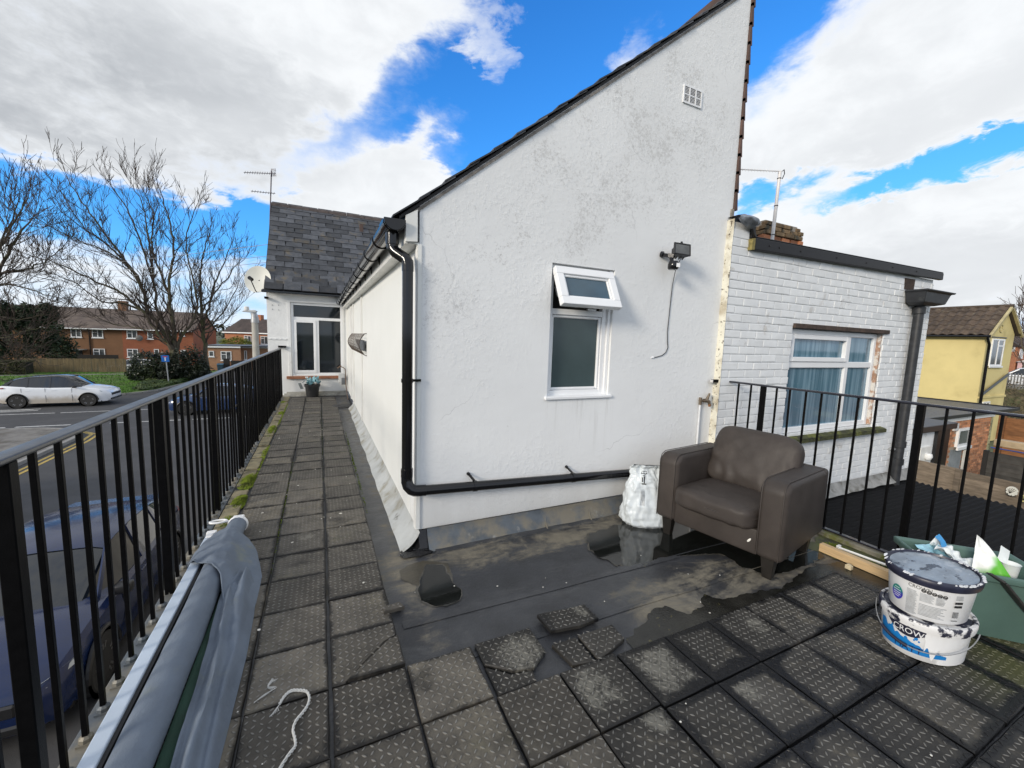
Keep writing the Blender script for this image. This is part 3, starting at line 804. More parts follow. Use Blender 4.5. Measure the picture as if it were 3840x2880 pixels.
# ------- gable window
wf = G()
Y0, Y1 = 2.760, 2.815
def frame(g, x0, x1, z0, z1, wd, y0, y1):
    g.box(x0, x0 + wd, y0, y1, z0, z1); g.box(x1 - wd, x1, y0, y1, z0, z1)
    g.box(x0 + wd, x1 - wd, y0 + .0005, y1, z0, z0 + wd); g.box(x0 + wd, x1 - wd, y0 + .0005, y1, z1 - wd, z1)
frame(wf, OX0 + .002, OX1 - .03, OZ0 + .002, OZ1 - .002, .042, Y0, Y1)
wf.box(OX0 + .045, OX1 - .073, Y0 + .001, Y1, 1.655, 1.70)
wf.box(OX1 - .0295, OX1 - .002, Y0 - .02, Y1, OZ0 + .002, OZ1 - .002)
win = ob('window', wf, white_upvc, main, bev=.004, seg=2, label='white window with its top light propped open and frosted glass below')
g = G(); frame(g, OX0 + .045, OX1 - .073, OZ0 + .045, 1.654, .022, Y0 + .012, Y1 - .01)
ob('bead', g, white_upvc, win, bev=.006, seg=1)
ob('pane', G().box(OX0 + .067, OX1 - .095, Y0 + .03, Y0 + .036, OZ0 + .067, 1.632), frost_glass, win)
ob('sill', G().prism([(1.578, 2.70, .988), (2.222, 2.70, .988), (2.222, 2.70, 1.012), (1.578, 2.70, 1.012)], (0, .075, .008)), white_upvc, win, bev=.004, seg=1)
# open top light, hinged at its upper edge
hz, hy = 1.992, 2.742
ang = math.atan2(.138, .288)
dn = Vector((0, -math.sin(ang), -math.cos(ang))); ot = Vector((0, -math.cos(ang), math.sin(ang)))
def sash_pt(x, s, o): return Vector((x, hy, hz)) + dn * s + ot * o
sx0, sx1, SL = 1.612, 2.160, .32
g = G()
def sbox(g, x0, x1, s0, s1, o0, o1):
    g.add([sash_pt(x, s, o) for o in (o0, o1) for x, s in ((x0, s0), (x1, s0), (x1, s1), (x0, s1))],
          [(3, 2, 1, 0), (4, 5, 6, 7), (0, 1, 5, 4), (1, 2, 6, 5), (2, 3, 7, 6), (3, 0, 4, 7)])
fwid = .062
sbox(g, sx0, sx1, 0, fwid, 0, .05); sbox(g, sx0, sx1, SL - fwid, SL, 0, .05)
sbox(g, sx0, sx0 + fwid, fwid, SL - fwid, 0, .05); sbox(g, sx1 - fwid, sx1, fwid, SL - fwid, 0, .05)
sash = ob('opening_sash', g, white_upvc, win, bev=.005, seg=2)
g = G()
i0, i1 = sx0 + fwid, sx1 - fwid
sbox(g, i0, i1, fwid, fwid + .018, .012, .036); sbox(g, i0, i1, SL - fwid - .018, SL - fwid, .012, .036)
sbox(g, i0, i0 + .018, fwid + .018, SL - fwid - .018, .012, .036); sbox(g, i1 - .018, i1, fwid + .018, SL - fwid - .018, .012, .036)
ob('sash_bead', g, white_upvc, win, bev=.005, seg=1)
g = G(); sbox(g, i0 + .019, i1 - .019, fwid + .018, SL - fwid - .018, .018, .024)
ob('sash_pane', g, M('sash_glass', (.03, .07, .10), .08, var=.2, spec=.9), win)
g = G()
g.beam((1.655, 2.752, 1.86), (1.625, 2.66, 1.78), .012, .004)
g.beam((2.12, 2.752, 1.74), (2.135, 2.64, 1.735), .012, .004)
g.box(1.9, 1.98, 2.655, 2.675, 1.694, 1.706)
ob('stay', g, chrome, win)
ob('room_dark', G().box(1.62, 2.17, 2.83, 2.9, 1.02, 2.02), M('dark_room', (.012, .012, .012), .9), main)
# air vent
g = G()
vx0, vx1, vz0, vz1 = 2.794, 3.011, 3.475, 3.616
frame(g, vx0, vx1, vz0, vz1, .012, 2.709, 2.719)
for i in (1, 2): g.box(vx0 + (vx1 - vx0) * i / 3 - .005, vx0 + (vx1 - vx0) * i / 3 + .005, 2.7095, 2.718, vz0 + .012, vz1 - .012)
g.box(vx0 + .012, vx1 - .012, 2.7098, 2.7175, (vz0 + vz1) / 2 - .005, (vz0 + vz1) / 2 + .005)
vent = ob('air_vent', g, white_upvc, main)
g = G()
for r_ in range(2):
    for k in range(5):
        z = vz0 + .018 + r_ * .0675 + k * .0107
        g.box(vx0 + .013, vx1 - .013, 2.7125, 2.7185, z, z + .0032)
ob('louvre', g, white_upvc, vent)
ob('vent_backing', G().box(vx0 + .005, vx1 - .005, 2.7188, 2.7196, vz0 + .005, vz1 - .005), rubber_black, vent)

# ------- gutter and rainwater pipes
gut = thing('gutter', 'glossy black half round gutter along the sunlit white side wall', 'gutter', (.44, 2.70, 2.1))
g = G()
GC = (.437, 2.163); RG = .064
def gutf(u, v):
    a = PI + PI * u
    y = 2.69 + 7.75 * v
    return (GC[0] + RG * math.cos(a), y, GC[1] + RG * math.sin(a) - .002 * v)
g.grid(gutf, 16, 20)
def gutf2(u, v):
    a = PI + PI * u
    return (GC[0] + (RG - .004) * math.cos(a), 2.69 + 7.75 * v, GC[1] + (RG - .004) * math.sin(a) - .002 * v)
g.grid(gutf2, 16, 2)
ob('channel', g, black_pvc, gut, smooth=60, fixn=False)
def halfdisc(y0, y1, r, n=16):
    pts = [(GC[0] + r * math.cos(PI + PI * i / n), y0, GC[1] + r * math.sin(PI + PI * i / n)) for i in range(n + 1)]
    pts += [(GC[0] + r, y0, GC[1] + .006), (GC[0] - r, y0, GC[1] + .006)]
    return G().prism(pts, (0, y1 - y0, 0))
ob('end_cap', halfdisc(2.668, 2.69, RG + .003), black_pvc, gut, bev=.004, seg=2)
def collar(y0, y1, r):
    g = G(); g.grid(lambda u, v: (GC[0] + r * math.cos(PI + PI * u), y0 + (y1 - y0) * v, GC[1] + r * math.sin(PI + PI * u)), 16, 1)
    g.grid(lambda u, v: (GC[0] + (r - .006 * v) * math.cos(PI + PI * u), y0, GC[1] + (r - .006 * v) * math.sin(PI + PI * u)), 16, 1)
    return g
ob('outlet', collar(2.70, 2.86, RG + .006), black_pvc, gut, smooth=40)
y = 3.28
while y < 10.2:
    gg = G()
    gg.grid(lambda u, v: (GC[0] + (RG + .007) * math.cos(PI * .93 + PI * 1.07 * u), y + .026 * v, GC[1] + (RG + .007) * math.sin(PI * .93 + PI * 1.07 * u)), 16, 1)
    gg.grid(lambda u, v: (GC[0] + (RG + .007 - .008 * v) * math.cos(PI * .93 + PI * 1.07 * u), y, GC[1] + (RG + .007 - .008 * v) * math.sin(PI * .93 + PI * 1.07 * u)), 16, 1)
    gg.box(.495, .507, y - .012, y + .038, 2.075, 2.165)
    ob('bracket', gg, black_pvc, gut, smooth=40)
    y += .62
dp = thing('downpipe', 'black plastic downpipe turning the white corner and running along the foot of the gable', 'downpipe', (.52, 2.70, 0))
PX, PY, PR = .520, 2.695, .0345
pts = [(.437, 2.775, 2.105), (.437, 2.775, 2.045)]
pts += [(.437, 2.775, 2.02), (.442, 2.77, 2.0), (.455, 2.757, 1.982), (.497, 2.718, 1.947), (.511, 2.703, 1.935), (.519, 2.696, 1.915), (PX, PY, 1.89), (PX, PY, 1.86)]
g = G(); g.tube(pts, PR + .003, 14)
ob('swan_neck', g, black_pvc, dp, smooth=60)
ob('socket_collar', G().tube([(.437, 2.775, 2.10), (.437, 2.775, 2.03)], PR + .008, 14), black_pvc, dp, smooth=50)
ob('pipe', G().tube([(PX, PY, 1.93), (PX, PY, .50)], PR, 16), black_pvc, dp, smooth=60)
el_ = [(PX, PY, .515), (PX, PY, .47)] + [(PX + .062 * (1 - math.cos(a)), PY - .03 * math.sin(a), .47 - .062 * math.sin(a)) for a in (PI * .15, PI * .3, PI * .42, PI * .5)] + [(PX + .12, 2.662, .4055)]
ob('elbow', G().tube(el_, PR + .004, 16), black_pvc, dp, smooth=60)
ob('collar', G().tube([(PX, PY, .56), (PX, PY, .505)], PR + .0055, 16), black_pvc, dp, smooth=50)
ob('pipe', G().tube([(PX + .10, 2.662, .406), (2.62, 2.662, .312)], PR, 16), black_pvc, dp, smooth=60)
ob('clip', G().tube([(PX, PY, 1.17), (PX, PY, 1.145)], PR + .005, 16).box(.55, .61, 2.69, 2.712, 1.15, 1.166), black_pvc, dp, smooth=50)
for xs in (.985, 1.83):
    zc = .406 - (xs - PX - .1) * .0459
    gg = G().tube([(xs, 2.662, zc), (xs + .026, 2.662, zc - .001)], PR + .005, 14)
    gg.beam((xs + .012, 2.66, zc + .034), (xs - .02, 2.712, zc + .078), .016, .01)
    gg.tube([(xs - .024, 2.719, zc + .082), (xs - .018, 2.704, zc + .074)], .012, 8)
    ob('clip', gg, black_pvc, dp, smooth=50)
# ------- floodlight and its cable
fl = thing('floodlight', 'black floodlight with motion sensor on the white gable', 'floodlight', (2.66, 2.72, 2.2))
g = G()
ax = Vector((.92, -.36, -.10)).normalized(); nrm = Vector((-.30, -.86, .30)).normalized()
nrm = (nrm - ax * nrm.dot(ax)).normalized(); uz = ax.cross(nrm) * -1
if uz.z < 0: uz = -uz
fc = Vector((2.772, 2.585, 2.243))
def P3(a, b_, c_): return fc + ax * a + uz * b_ + nrm * c_
def ring(hx, hy, c_): return [P3(-hx, -hy, c_), P3(hx, -hy, c_), P3(hx, hy, c_), P3(-hx, hy, c_)]
rings = [ring(.030, .024, -.07), ring(.050, .040, -.046), ring(.069, .050, .0), ring(.073, .054, .004), ring(.073, .054, .018), ring(.061, .043, .018), ring(.057, .039, .007)]
vs = [q for r_ in rings for q in r_]
fs = [(3, 2, 1, 0)] + [(i * 4 + k, i * 4 + (k + 1) % 4, i * 4 + 4 + (k + 1) % 4, i * 4 + 4 + k) for i in range(6) for k in range(4)] + [(24, 25, 26, 27)]
g.add(vs, fs)
g.tube([P3(.0, .06, .0), P3(.0, .078, -.004)], .01, 8)
for k in range(4): g.obox(P3(-.045 + k * .03, 0, -.062), nrm, uz, ax, .02, .045, .004)
ob('lamp_housing', g, M('black_cast_metal', (.014, .014, .015), .42, var=.2, bump=.0006, bs=200), fl, bev=.003, seg=1)
ob('lens', G().add([P3(-.060, -.042, .0135), P3(.060, -.042, .0135), P3(.060, .042, .0135), P3(-.060, .042, .0135)], [(0, 1, 2, 3)]), M('floodlight_lens', (.085, .09, .09), .1, var=.3, vs=12, spec=.6), fl)
g = G(); g.beam((2.685, 2.712, 2.215), (2.705, 2.66, 2.20), .03, .03); g.beam((2.705, 2.66, 2.20), (2.73, 2.62, 2.19), .05, .035); g.tube([(2.675, 2.72, 2.22), (2.685, 2.70, 2.215)], .026, 10)
ob('bracket', g, black_pvc, fl, bev=.002, seg=1)
g = G(); g.tube([(2.71, 2.635, 2.185), (2.705, 2.61, 2.12)], .016, 8)
g.lathe([(.018, .03), (.036, .026), (.044, .0), (.044, -.03), (.036, -.042), (.0, -.044)], (2.705, 2.60, 2.118), 16)
ob('motion_sensor', g, black_pvc, fl, smooth=40)
ob('sensor_window', G().obox((2.713, 2.555, 2.108), (.95, -.3, 0), (.3, .95, 0), (0, 0, 1), .016, .003, .016), white_upvc, fl)
g = G()
cp = [(2.80, 2.60, 2.20), (2.80, 2.64, 2.14), (2.838, 2.70, 2.09), (2.83, 2.712, 1.98), (2.824, 2.714, 1.85), (2.818, 2.714, 1.70), (2.812, 2.714, 1.56), (2.822, 2.714, 1.47), (2.832, 2.714, 1.42), (2.81, 2.714, 1.375), (2.77, 2.714, 1.35), (2.71, 2.714, 1.335), (2.66, 2.716, 1.328)]
g.tube(cp, .0032, 6)
ob('cable', g, rubber_black, fl, smooth=60)
ob('cable_plug', G().tube([(2.675, 2.716, 1.33), (2.645, 2.718, 1.327)], .007, 6), white_upvc, fl)
# ------- outside tap
tp = thing('garden_tap', 'brass garden tap on a white pipe beside the end of the right railing', 'tap', (3.29, 2.70, 0))
brass = M('weathered_brass', (.19, .15, .11), .45, metal=.6, var=.4, vs=30)
g = G(); g.tube([(3.288, 2.70, .90), (3.292, 2.702, .55), (3.30, 2.702, -.01)], .0095, 8)
ob('supply_pipe', g, M('painted_pipe', (.70, .72, .74), .5, var=.1, vs=20), tp, smooth=60)
g = G(); g.tube([(3.288, 2.70, .955), (3.288, 2.70, .885)], .014, 8); g.tube([(3.275, 2.70, .925), (3.33, 2.69, .925)], .012, 8)
g.tube([(3.318, 2.69, .925), (3.348, 2.68, .926), (3.372, 2.672, .915), (3.378, 2.67, .888)], [.018, .02, .017, .013], 8)
g.tube([(3.348, 2.68, .93), (3.372, 2.676, .985)], [.015, .010], 8)
ob('tap_body', g, brass, tp, smooth=50)
g = G(); g.tube([(3.345, 2.65, .996), (3.40, 2.70, .984)], .007, 6); g.tube([(3.371, 2.676, .98), (3.373, 2.675, .998)], .008, 6)
ob('tap_handle', g, brass, tp, smooth=50)
ob('hose_union', G().tube([(3.379, 2.67, .895), (3.381, 2.669, .868)], [.016, .012], 8), M('copper', (.60, .30, .15), .35, metal=.8), tp, smooth=50)
# ------- wire cage over the flue on the side wall
cg = thing('flue_guard', 'bowed wire mesh guard holding a dark grey slab on the sunlit side wall', 'wire guard', (.6, 6.6, 1.3))
g = G()
def cagef(y, s):                                                   # s 0..1 bottom to top
    return Vector((.598 - .10 * math.sin(PI * (.08 + .84 * s)) - .0, y, 1.16 + .30 * s))
for k in range(25):
    y = 6.0 + k * .1
    g.tube([cagef(y, s / 6) for s in range(7)], .0022, 4)
for k in range(8):
    s = k / 7
    g.tube([cagef(6.0, s), cagef(8.4, s)], .0022, 4)
ob('wire_mesh', g, M('rusty_wire', (.10, .075, .06), .6, metal=.3, var=.4, vs=30), cg, kind='stuff')
g = G()
for y in (6.0, 8.4): g.tube([(.598, y, 1.155)] + [cagef(y, s / 6) for s in range(7)] + [(.598, y, 1.465)], .006, 6)
ob('guard_rim', g, M('dark_rim', (.08, .07, .06), .6, metal=.2), cg)
ob('slab', G().prism([(.55, 6.02, 1.22), (.55, 6.02, 1.37), (.55, 6.75, 1.37), (.55, 7.35, 1.36), (.55, 6.9, 1.27), (.55, 6.6, 1.23)], (.02, 0, 0)), M('grey_slab', (.10, .11, .12), .6), cg)
# small fittings near the far corner
mt = thing('gas_meter_pipes', 'small grey meter box and rusty pipes in the far corner beside the window', 'meter', (.52, 10.2, .3))
ob('meter_case', G().box(.40, .53, 10.30, 10.42, .30, .52), M('meter_white', (.62, .63, .62), .5, var=.1), mt, bev=.01)
ob('meter_front', G().box(.46, .545, 10.28, 10.305, .26, .42), M('meter_grey', (.16, .17, .18), .5), mt, bev=.005, seg=1)
g = G(); g.tube([(.42, 10.38, .68), (.50, 10.36, .66), (.545, 10.32, .62), (.55, 10.28, .50), (.545, 10.2, .3), (.56, 9.9, .05), (.57, 9.7, -.02)], .010, 7); g.tube([(.38, 10.4, .64), (.46, 10.38, .70)], .016, 7)
ob('pipework', g, M('rusty_pipe', (.15, .10, .07), .7, metal=.3, var=.4, vs=30), mt, smooth=50)
dc = tag(ob('drain_cover', G().lathe([(0, .012), (.21, .012), (.225, .004), (.225, -.01)], (.42, 8.86, -.012), 28), M('black_mat', (.03, .03, .032), .6, var=.4, vs=12), at=(.42, 8.86, -.02), smooth=40), 'round black drain cover lying beside the far end of the walkway', 'drain cover')

# ================================================================== SLATE-ROOFED WING AT THE END OF THE WALKWAY
FY = 10.5
wing = thing('slate_roofed_building', 'white painted building with a steep slate roof at the end of the walkway', 'building', (-.2, FY, 0))
wing_m = M('wing_paint', (.78, .79, .785), .7, var=.05, vs=2, bump=.005, bs=18, bump2=.008, bs2=6, col2=(.68, .68, .66), s2=3, t2=(.62, .7))
FX0, FX1, FZ0, FZ1 = -.575, .512, .47, 2.12
g = G()
XL, XRr = -1.03, 4.0
for x0, x1, z0, z1 in ((XL, FX0, .07, 2.36), (FX1, .86, .07, 2.36), (FX0, FX1, .07, FZ0), (FX0, FX1, FZ1, 2.36)):
    g.box(x0, x1, FY, FY + .25, z0, z1)
g.box(XL, XL + .25, FY + .251, 14.5, -2.9, 2.36)
g.box(XL + .251, .86, 14.2, 14.5, -2.9, 2.36)
g.box(-.80, -.62, FY, FY + .24, -.3, .069); g.box(XL, -.801, FY + .001, FY + .24, -2.9, .069)
ob('wall', g, wing_m, wing)
g = G()
for k in range(3): g.box(-.79 + k * .05, .56, FY - .012 - (2 - k) * .028, FY - .001 - (2 - k) * .028 + (.0 if k == 2 else .03), -.02, .02 + k * .035)
ob('plinth', g, M('flaking_plinth', (.40, .39, .35), .8, var=.2, vs=7, col2=(.16, .14, .11), s2=5, t2=(.5, .68), bump=.004, bs=40), wing, bev=.004, seg=1)
g = G(); g.box(-1.03, -.63, FY - .012, FY - .001, 1.27, 1.31)
for k in range(4): g.box(-.98 + k * .1, -.955 + k * .1, FY - .02, FY - .0125, 1.275, 1.305)
ob('tie_plate', g, wing_m, wing, bev=.003, seg=1)
g = G()
for x, z in ((-.92, 2.03), (-.80, 2.035), (-.92, 1.94), (-.80, 1.93)): g.tube([(x, FY + .0, z), (x, FY - .012, z)], .008, 6)
ob('plugged_hole', g, rubber_black, wing)
# window with three lights
g = G()
fy0, fy1 = FY + .03, FY + .10
def bar(g, x0, x1, z0, z1, e=0.0): g.box(x0, x1, fy0 + e, fy1, z0, z1)
bar(g, FX0 + .002, FX0 + .06, FZ0, FZ1); bar(g, FX1 - .05, FX1 - .002, FZ0, FZ1)
bar(g, FX0 + .06, FX1 - .05, FZ1 - .055, FZ1, .001); bar(g, FX0 + .06, FX1 - .05, FZ0, FZ0 + .05, .001)
bar(g, FX0 + .06, FX1 - .05, 1.735, 1.80, .001); bar(g, -.06, .0, FZ0 + .05, 1.735, .002)
wwin = ob('window', g, white_upvc, wing, bev=.004, seg=1)
g = G()
for x0, x1 in ((FX0 + .06, -.06),):
    z0, z1 = FZ0 + .05, 1.735
    g.box(x0, x0 + .055, fy0 - .015, fy1 - .01, z0, z1); g.box(x1 - .055, x1, fy0 - .015, fy1 - .01, z0, z1)
    g.box(x0 + .055, x1 - .055, fy0 - .0145, fy1 - .01, z0, z0 + .06); g.box(x0 + .055, x1 - .055, fy0 - .0145, fy1 - .01, z1 - .06, z1)
ob('casement', g, white_upvc, wwin, bev=.004, seg=1)
for x0, x1, z0, z1 in ((FX0 + .06, FX1 - .05, 1.80, FZ1 - .055), (FX0 + .115, -.115, FZ0 + .11, 1.675), (.0, FX1 - .05, FZ0 + .05, 1.735)):
    ob('pane', G().box(x0, x1, FY + .062, FY + .067, z0, z1), dark_glass, wwin)
ob('architrave', (lambda g: (g.box(FX0 - .06, FX0 + .001, FY - .014, FY + .03, .42, 2.17), g.box(FX1 - .001, FX1 + .03, FY - .014, FY + .03, .42, 2.17), g.box(FX0 + .001, FX1 - .001, FY - .014, FY + .03, FZ1, 2.17), g)[-1])(G()), wing_m, wing, bev=.003, seg=1)
ob('brick_sill', G().box(-.68, .51, FY - .05, FY + .028, .385, .452), M('terracotta_sill', (.30, .13, .07), .75, var=.3, vs=9, bump=.003, bs=40), wing, bev=.006, seg=1)
ob('dim_room', G().box(FX0, FX1, FY + .26, FY + .3, FZ0, FZ1), M('dim_interior', (.03, .027, .024), .9, var=.6, vs=3), wing)
# roof
RY0, RZ0, RY1, RZ1 = 10.31, 2.34, 12.65, 4.74
rd = Vector((0, RY1 - RY0, RZ1 - RZ0)); RL = rd.length; rd.normalize(); rn = Vector((0, -rd.z, rd.y))
g = G()
g.prism([(-1.06, RY0 + .03, RZ0 + .0), (-1.06, RY1, RZ1 - .03), (-1.06, RY1, RZ1 - .09), (-1.06, RY0 + .1, RZ0 - .01)], (4.6, 0, 0))
g.prism([(-1.06, RY1, RZ1 - .03), (-1.06, 14.95, 2.36), (-1.06, 14.9, 2.3), (-1.06, RY1, RZ1 - .09)], (4.6, 0, 0))
g.prism([(-1.02, FY + .02, 2.362), (-1.02, RY1, RZ1 - .1), (-1.02, 14.5, 2.362)], (.12, 0, 0))
wroof = ob('roof', g, roof_dark, wing)
rows = 17; gauge = RL / rows; swd = .36
sm = []
for k in range(4):
    r2 = random.Random(40 + k); gg = G(); hw = swd / 2 - .0065
    ch = r2.uniform(.0, .012)
    Lz = gauge * 1.45
    pts = [(-hw + ch, 0), (-hw * .3, r2.uniform(-.003, .003)), (hw * .3, r2.uniform(-.003, .003)), (hw, ch * .4), (hw, Lz), (-hw, Lz)]
    gg.prism([(x, y, .0) for x, y in pts], (0, 0, .015))
    sm.append(gg.mesh('slate', slate_m))
rot_x = math.atan2(rd.z, rd.y)
for i in range(rows):
    off = (swd / 2) if i % 2 else 0
    x = -1.05 - off
    while x < 1.75:
        x0 = max(x, -1.05); fr_ = (x + swd - x0) / swd
        q = Vector((x0 + fr_ * swd / 2, RY0, RZ0)) + rd * (i * gauge + U(-.005, .005)) + rn * (.016)
        flare = .03 * max(0, 1 - i / 3.0)
        q += Vector((0, -flare, flare * .2))
        inst('slate', rng.choice(sm), wroof, (q.x + U(-.003, .003), q.y, q.z), (rot_x - RAD(2.4) + RAD(U(-.5, .5)), 0, RAD(U(-.9, .9))), (fr_, 1, 1))
        x += swd
x = -1.08
while x < 3:
    L = .46
    gg = G()
    prof = [(-.10, -.075), (-.06, .0), (0, .03), (.06, 0), (.10, -.075), (.085, -.085), (0, .01), (-.085, -.085)]
    gg.prism([(x, RY1 + a, RZ1 + .015 + b_) for a, b_ in prof], (L - .012, 0, 0))
    ob('ridge_tile', gg, M('ridge_clay', (.07, .055, .05), .8, var=.3, vs=9) if 'ridge_clay' not in MATS else MATS['ridge_clay'], wroof)
    x += L
g = G(); g.box(-1.10, .45, 10.29, 10.36, 2.285, 2.335); g.box(-1.09, .45, 10.361, 10.499, 2.335, 2.358)
ob('black_fascia', g, black_pvc, wing, bev=.006, seg=1)
ob('roof_vent', G().box(1.05, 1.14, 12.1, 12.3, 4.15, 4.42), M('vent_brown', (.09, .06, .05), .8), wing)

# satellite dish
dish = thing('satellite_dish', 'pale satellite dish fixed behind the eaves of the slate roof', 'satellite dish', (-1.1, 10.55, 2.4))
g = G(); dc_ = Vector((-1.17, 10.62, 2.56)); dn_ = Vector((-.30, -.93, .2)).normalized()
dxv = dn_.cross(Vector((0, 0, 1))).normalized(); dyv = dxv.cross(dn_)
def dishf(u, v):
    a = 2 * PI * u; r_ = .285 * v
    return dc_ + dxv * r_ * math.cos(a) * .95 + dyv * r_ * 1.05 * math.sin(a) + dn_ * (.06 * v * v)
g.grid(dishf, 30, 6)
ob('reflector', g, M('dish_cream', (.66, .66, .60), .5, var=.06), dish, smooth=60)
g = G(); g.tube([dc_ - dyv * .29 + dn_ * .06, dc_ - dyv * .27 + dn_ * .12, dc_ - dyv * .1 + dn_ * .36], .011, 6); g.tube([dc_, (-1.02, 10.75, 2.35), (-1.0, 10.75, 2.2)], .018, 6)
ob('arm', g, black_pvc, dish)
e = dc_ - dyv * .09 + dn_ * .37
ob('receiver', G().tube([e + dn_ * .03, e - dn_ * .07], .04, 10), black_pvc, dish, smooth=40)
g = G().box(-1.06, -.99, 10.40, 10.60, 2.16, 2.20)
ob('wall_bracket', g, black_metal, dish)

def aerial(name, label, base, top, arms, mat, r=.014, back=None):
    a = thing(name, label, 'aerial', base)
    ob('mast', G().tube([base, top], r, 8), mat, a, smooth=60)
    for (p, q, n, hw, v) in arms:
        g = G(); p, q = Vector(p), Vector(q)
        g.tube([p, q], .008, 5)
        d = (q - p).normalized()
        sdir = Vector(v)
        for k in range(n):
            c_ = p.lerp(q, (k + .5) / n)
            g.tube([c_ - sdir * hw, c_ + sdir * hw], .0045, 4)
        ob('boom', g, mat, a)
    return a
alu = M('aerial_aluminium', (.30, .29, .29), .4, metal=.7, var=.2)
aer = aerial('tv_aerial', 'tall television aerial with two booms on the left of the slate roof', (-1.10, 12.5, 4.04), (-1.02, 12.5, 5.52),
             [((-.93, 12.5, 5.46), (-1.60, 12.35, 5.31), 13, .035, (0.25, 0, 1)), ((-.95, 12.5, 4.97), (-1.47, 12.4, 4.91), 9, .03, (.25, 0, 1))], M('dark_aerial', (.09, .075, .085), .5, metal=.4))
g = G()
for z in (5.40, 5.53): g.beam((-.92, 12.46, z), (-1.03, 12.54, z + .03), .01, .01)
for k in range(4): g.beam((-.92 - k * .03, 12.47 + k * .02, 5.38), (-.93 - k * .03, 12.47 + k * .02, 5.58), .008, .008)
ob('reflector', g, MATS['dark_aerial'], aer)
ob('roof_bracket', G().beam((-1.10, 12.5, 4.1), (-.98, 12.5, 4.15), .03, .03), MATS['dark_aerial'], aer)

# ================================================================== WHITE BRICK BUILDING ON THE RIGHT
BY = 2.66
nb = thing('white_brick_building', 'single storey white painted brick building with a flat roof right of the gable', 'building', (5.6, BY, 0))
brick_w = M('painted_brick', (.775, .79, .795), .6, var=.05, vs=6, rnd=.03, bump=.0010, bs=70, bump2=.0018, bs2=26, spec=.25, col2=(.60, .585, .56), s2=4, t2=(.62, .72), col3=(.17, .12, .09), s3=13, t3=(.735, .76))
joint_w = M('painted_joint', (.70, .71, .71), .75, var=.1, vs=8, bump=.002, bs=60, col2=(.40, .36, .31), s2=9, t2=(.62, .72))
NX0, NX1, NZ0, NZ1 = 3.475, 7.55, -.95, 2.43
QX0, QX1, QZ0, QZ1 = 4.545, 6.41, .50, 1.69
g = G()
for x0, x1, z0, z1 in ((NX0 + .004, QX0, NZ0, NZ1), (QX1, NX1 - .004, NZ0, NZ1), (QX0, QX1, NZ0, QZ0), (QX0, QX1, QZ1, NZ1)):
    g.box(x0, x1, BY + .004, BY + .25, z0, z1)
g.box(NX0 + .004, 3.74, BY + .004, BY + .25, NZ1, 2.60)
g.box(7.3, NX1 - .004, BY + .251, 5.0, NZ0, NZ1)
bwall = ob('wall', g, joint_w, nb)
BH, BL = .0775, .236
bm_ = []
for k in range(5):
    r2 = random.Random(70 + k)
    gg = G(); hl, hh = BL / 2 - .0035, BH / 2 - .0035; d = .0105
    ins = .008
    o = [(-hl + r2.uniform(-.002, .002), -hh + r2.uniform(-.002, .002)), (hl + r2.uniform(-.002, .002), -hh + r2.uniform(-.002, .002)), (hl + r2.uniform(-.002, .002), hh + r2.uniform(-.002, .002)), (-hl + r2.uniform(-.002, .002), hh + r2.uniform(-.002, .002))]
    i_ = [(x - math.copysign(ins, x), z - math.copysign(ins, z)) for x, z in o]
    gg.add([(x, .006, z) for x, z in o] + [(x, -d * .35, z) for x, z in o] + [(x, -d * .48 + r2.uniform(-.0012, .0012), z) for x, z in i_],
           [(k2, (k2 + 1) % 4, 4 + (k2 + 1) % 4, 4 + k2) for k2 in range(4)] + [(4 + k2, 4 + (k2 + 1) % 4, 8 + (k2 + 1) % 4, 8 + k2) for k2 in range(4)] + [(8, 9, 10, 11)])
    bm_.append((gg, gg.mesh('brick', brick_w, smooth=8)))
cells = []
nrow = int((NZ1 + .16 - NZ0) / BH)
for i in range(nrow):
    z = NZ0 + BH * (i + .5)
    x = NX0 - (BL / 2 if i % 2 else 0)
    while x < NX1 - .02:
        x0, x1 = max(x, NX0), min(x + BL, NX1)
        top = NZ1 if x0 > 3.7 else 2.60
        segs = [(x0, x1)]
        if z + BH * .4 > QZ0 and z - BH * .4 < QZ1:
            segs = []
            if x0 < QX0: segs.append((x0, min(x1, QX0)))
            if x1 > QX1: segs.append((max(x0, QX1), x1))
        for a, b_ in segs:
            if b_ - a > .05 and z + BH / 2 < top + .02: cells.append((a, b_, z))
        x += BL
cells.sort(key=lambda c_: (c_[2] < -.15, (c_[0] - 3.0) + abs(c_[2] - 1.4) * .3))
rest = G(); r2 = random.Random(9)
for n_, (a, b_, z) in enumerate(cells):
    gg, me = bm_[r2.randrange(5)]
    sx_ = (b_ - a) / BL; cx = (a + b_) / 2
    dy, rz = r2.uniform(-.002, .0015), RAD(r2.uniform(-.25, .25))
    if n_ < 300:
        inst('brick', me, bwall, (cx, BY + dy, z + r2.uniform(-.0015, .0015)), (RAD(r2.uniform(-.3, .3)), RAD(r2.uniform(-.5, .5)), rz), (sx_, 1, 1))
    else:
        rest.add([(cx + v[0] * sx_, BY + dy + v[1], z + v[2]) for v in gg.v], gg.f)
ob('brick', rest, brick_w, bwall, kind='stuff', smooth=8)
# rendered return where the brickwork meets the gable
ret_m = M('cracked_return', (.70, .68, .58), .8, var=.1, vs=8, col2=(.45, .40, .30), s2=5, t2=(.46, .66), col3=(.10, .08, .06), s3=30, t3=(.585, .64), bump=.004, bs=40)
g = G()
g.grid(lambda u, v: (3.472 + .006 * wob(v * 14, u, 6), 2.722 - .075 * u, -.02 + 2.64 * v), 4, 60)
ob('corner_return', g, ret_m, nb, smooth=60)
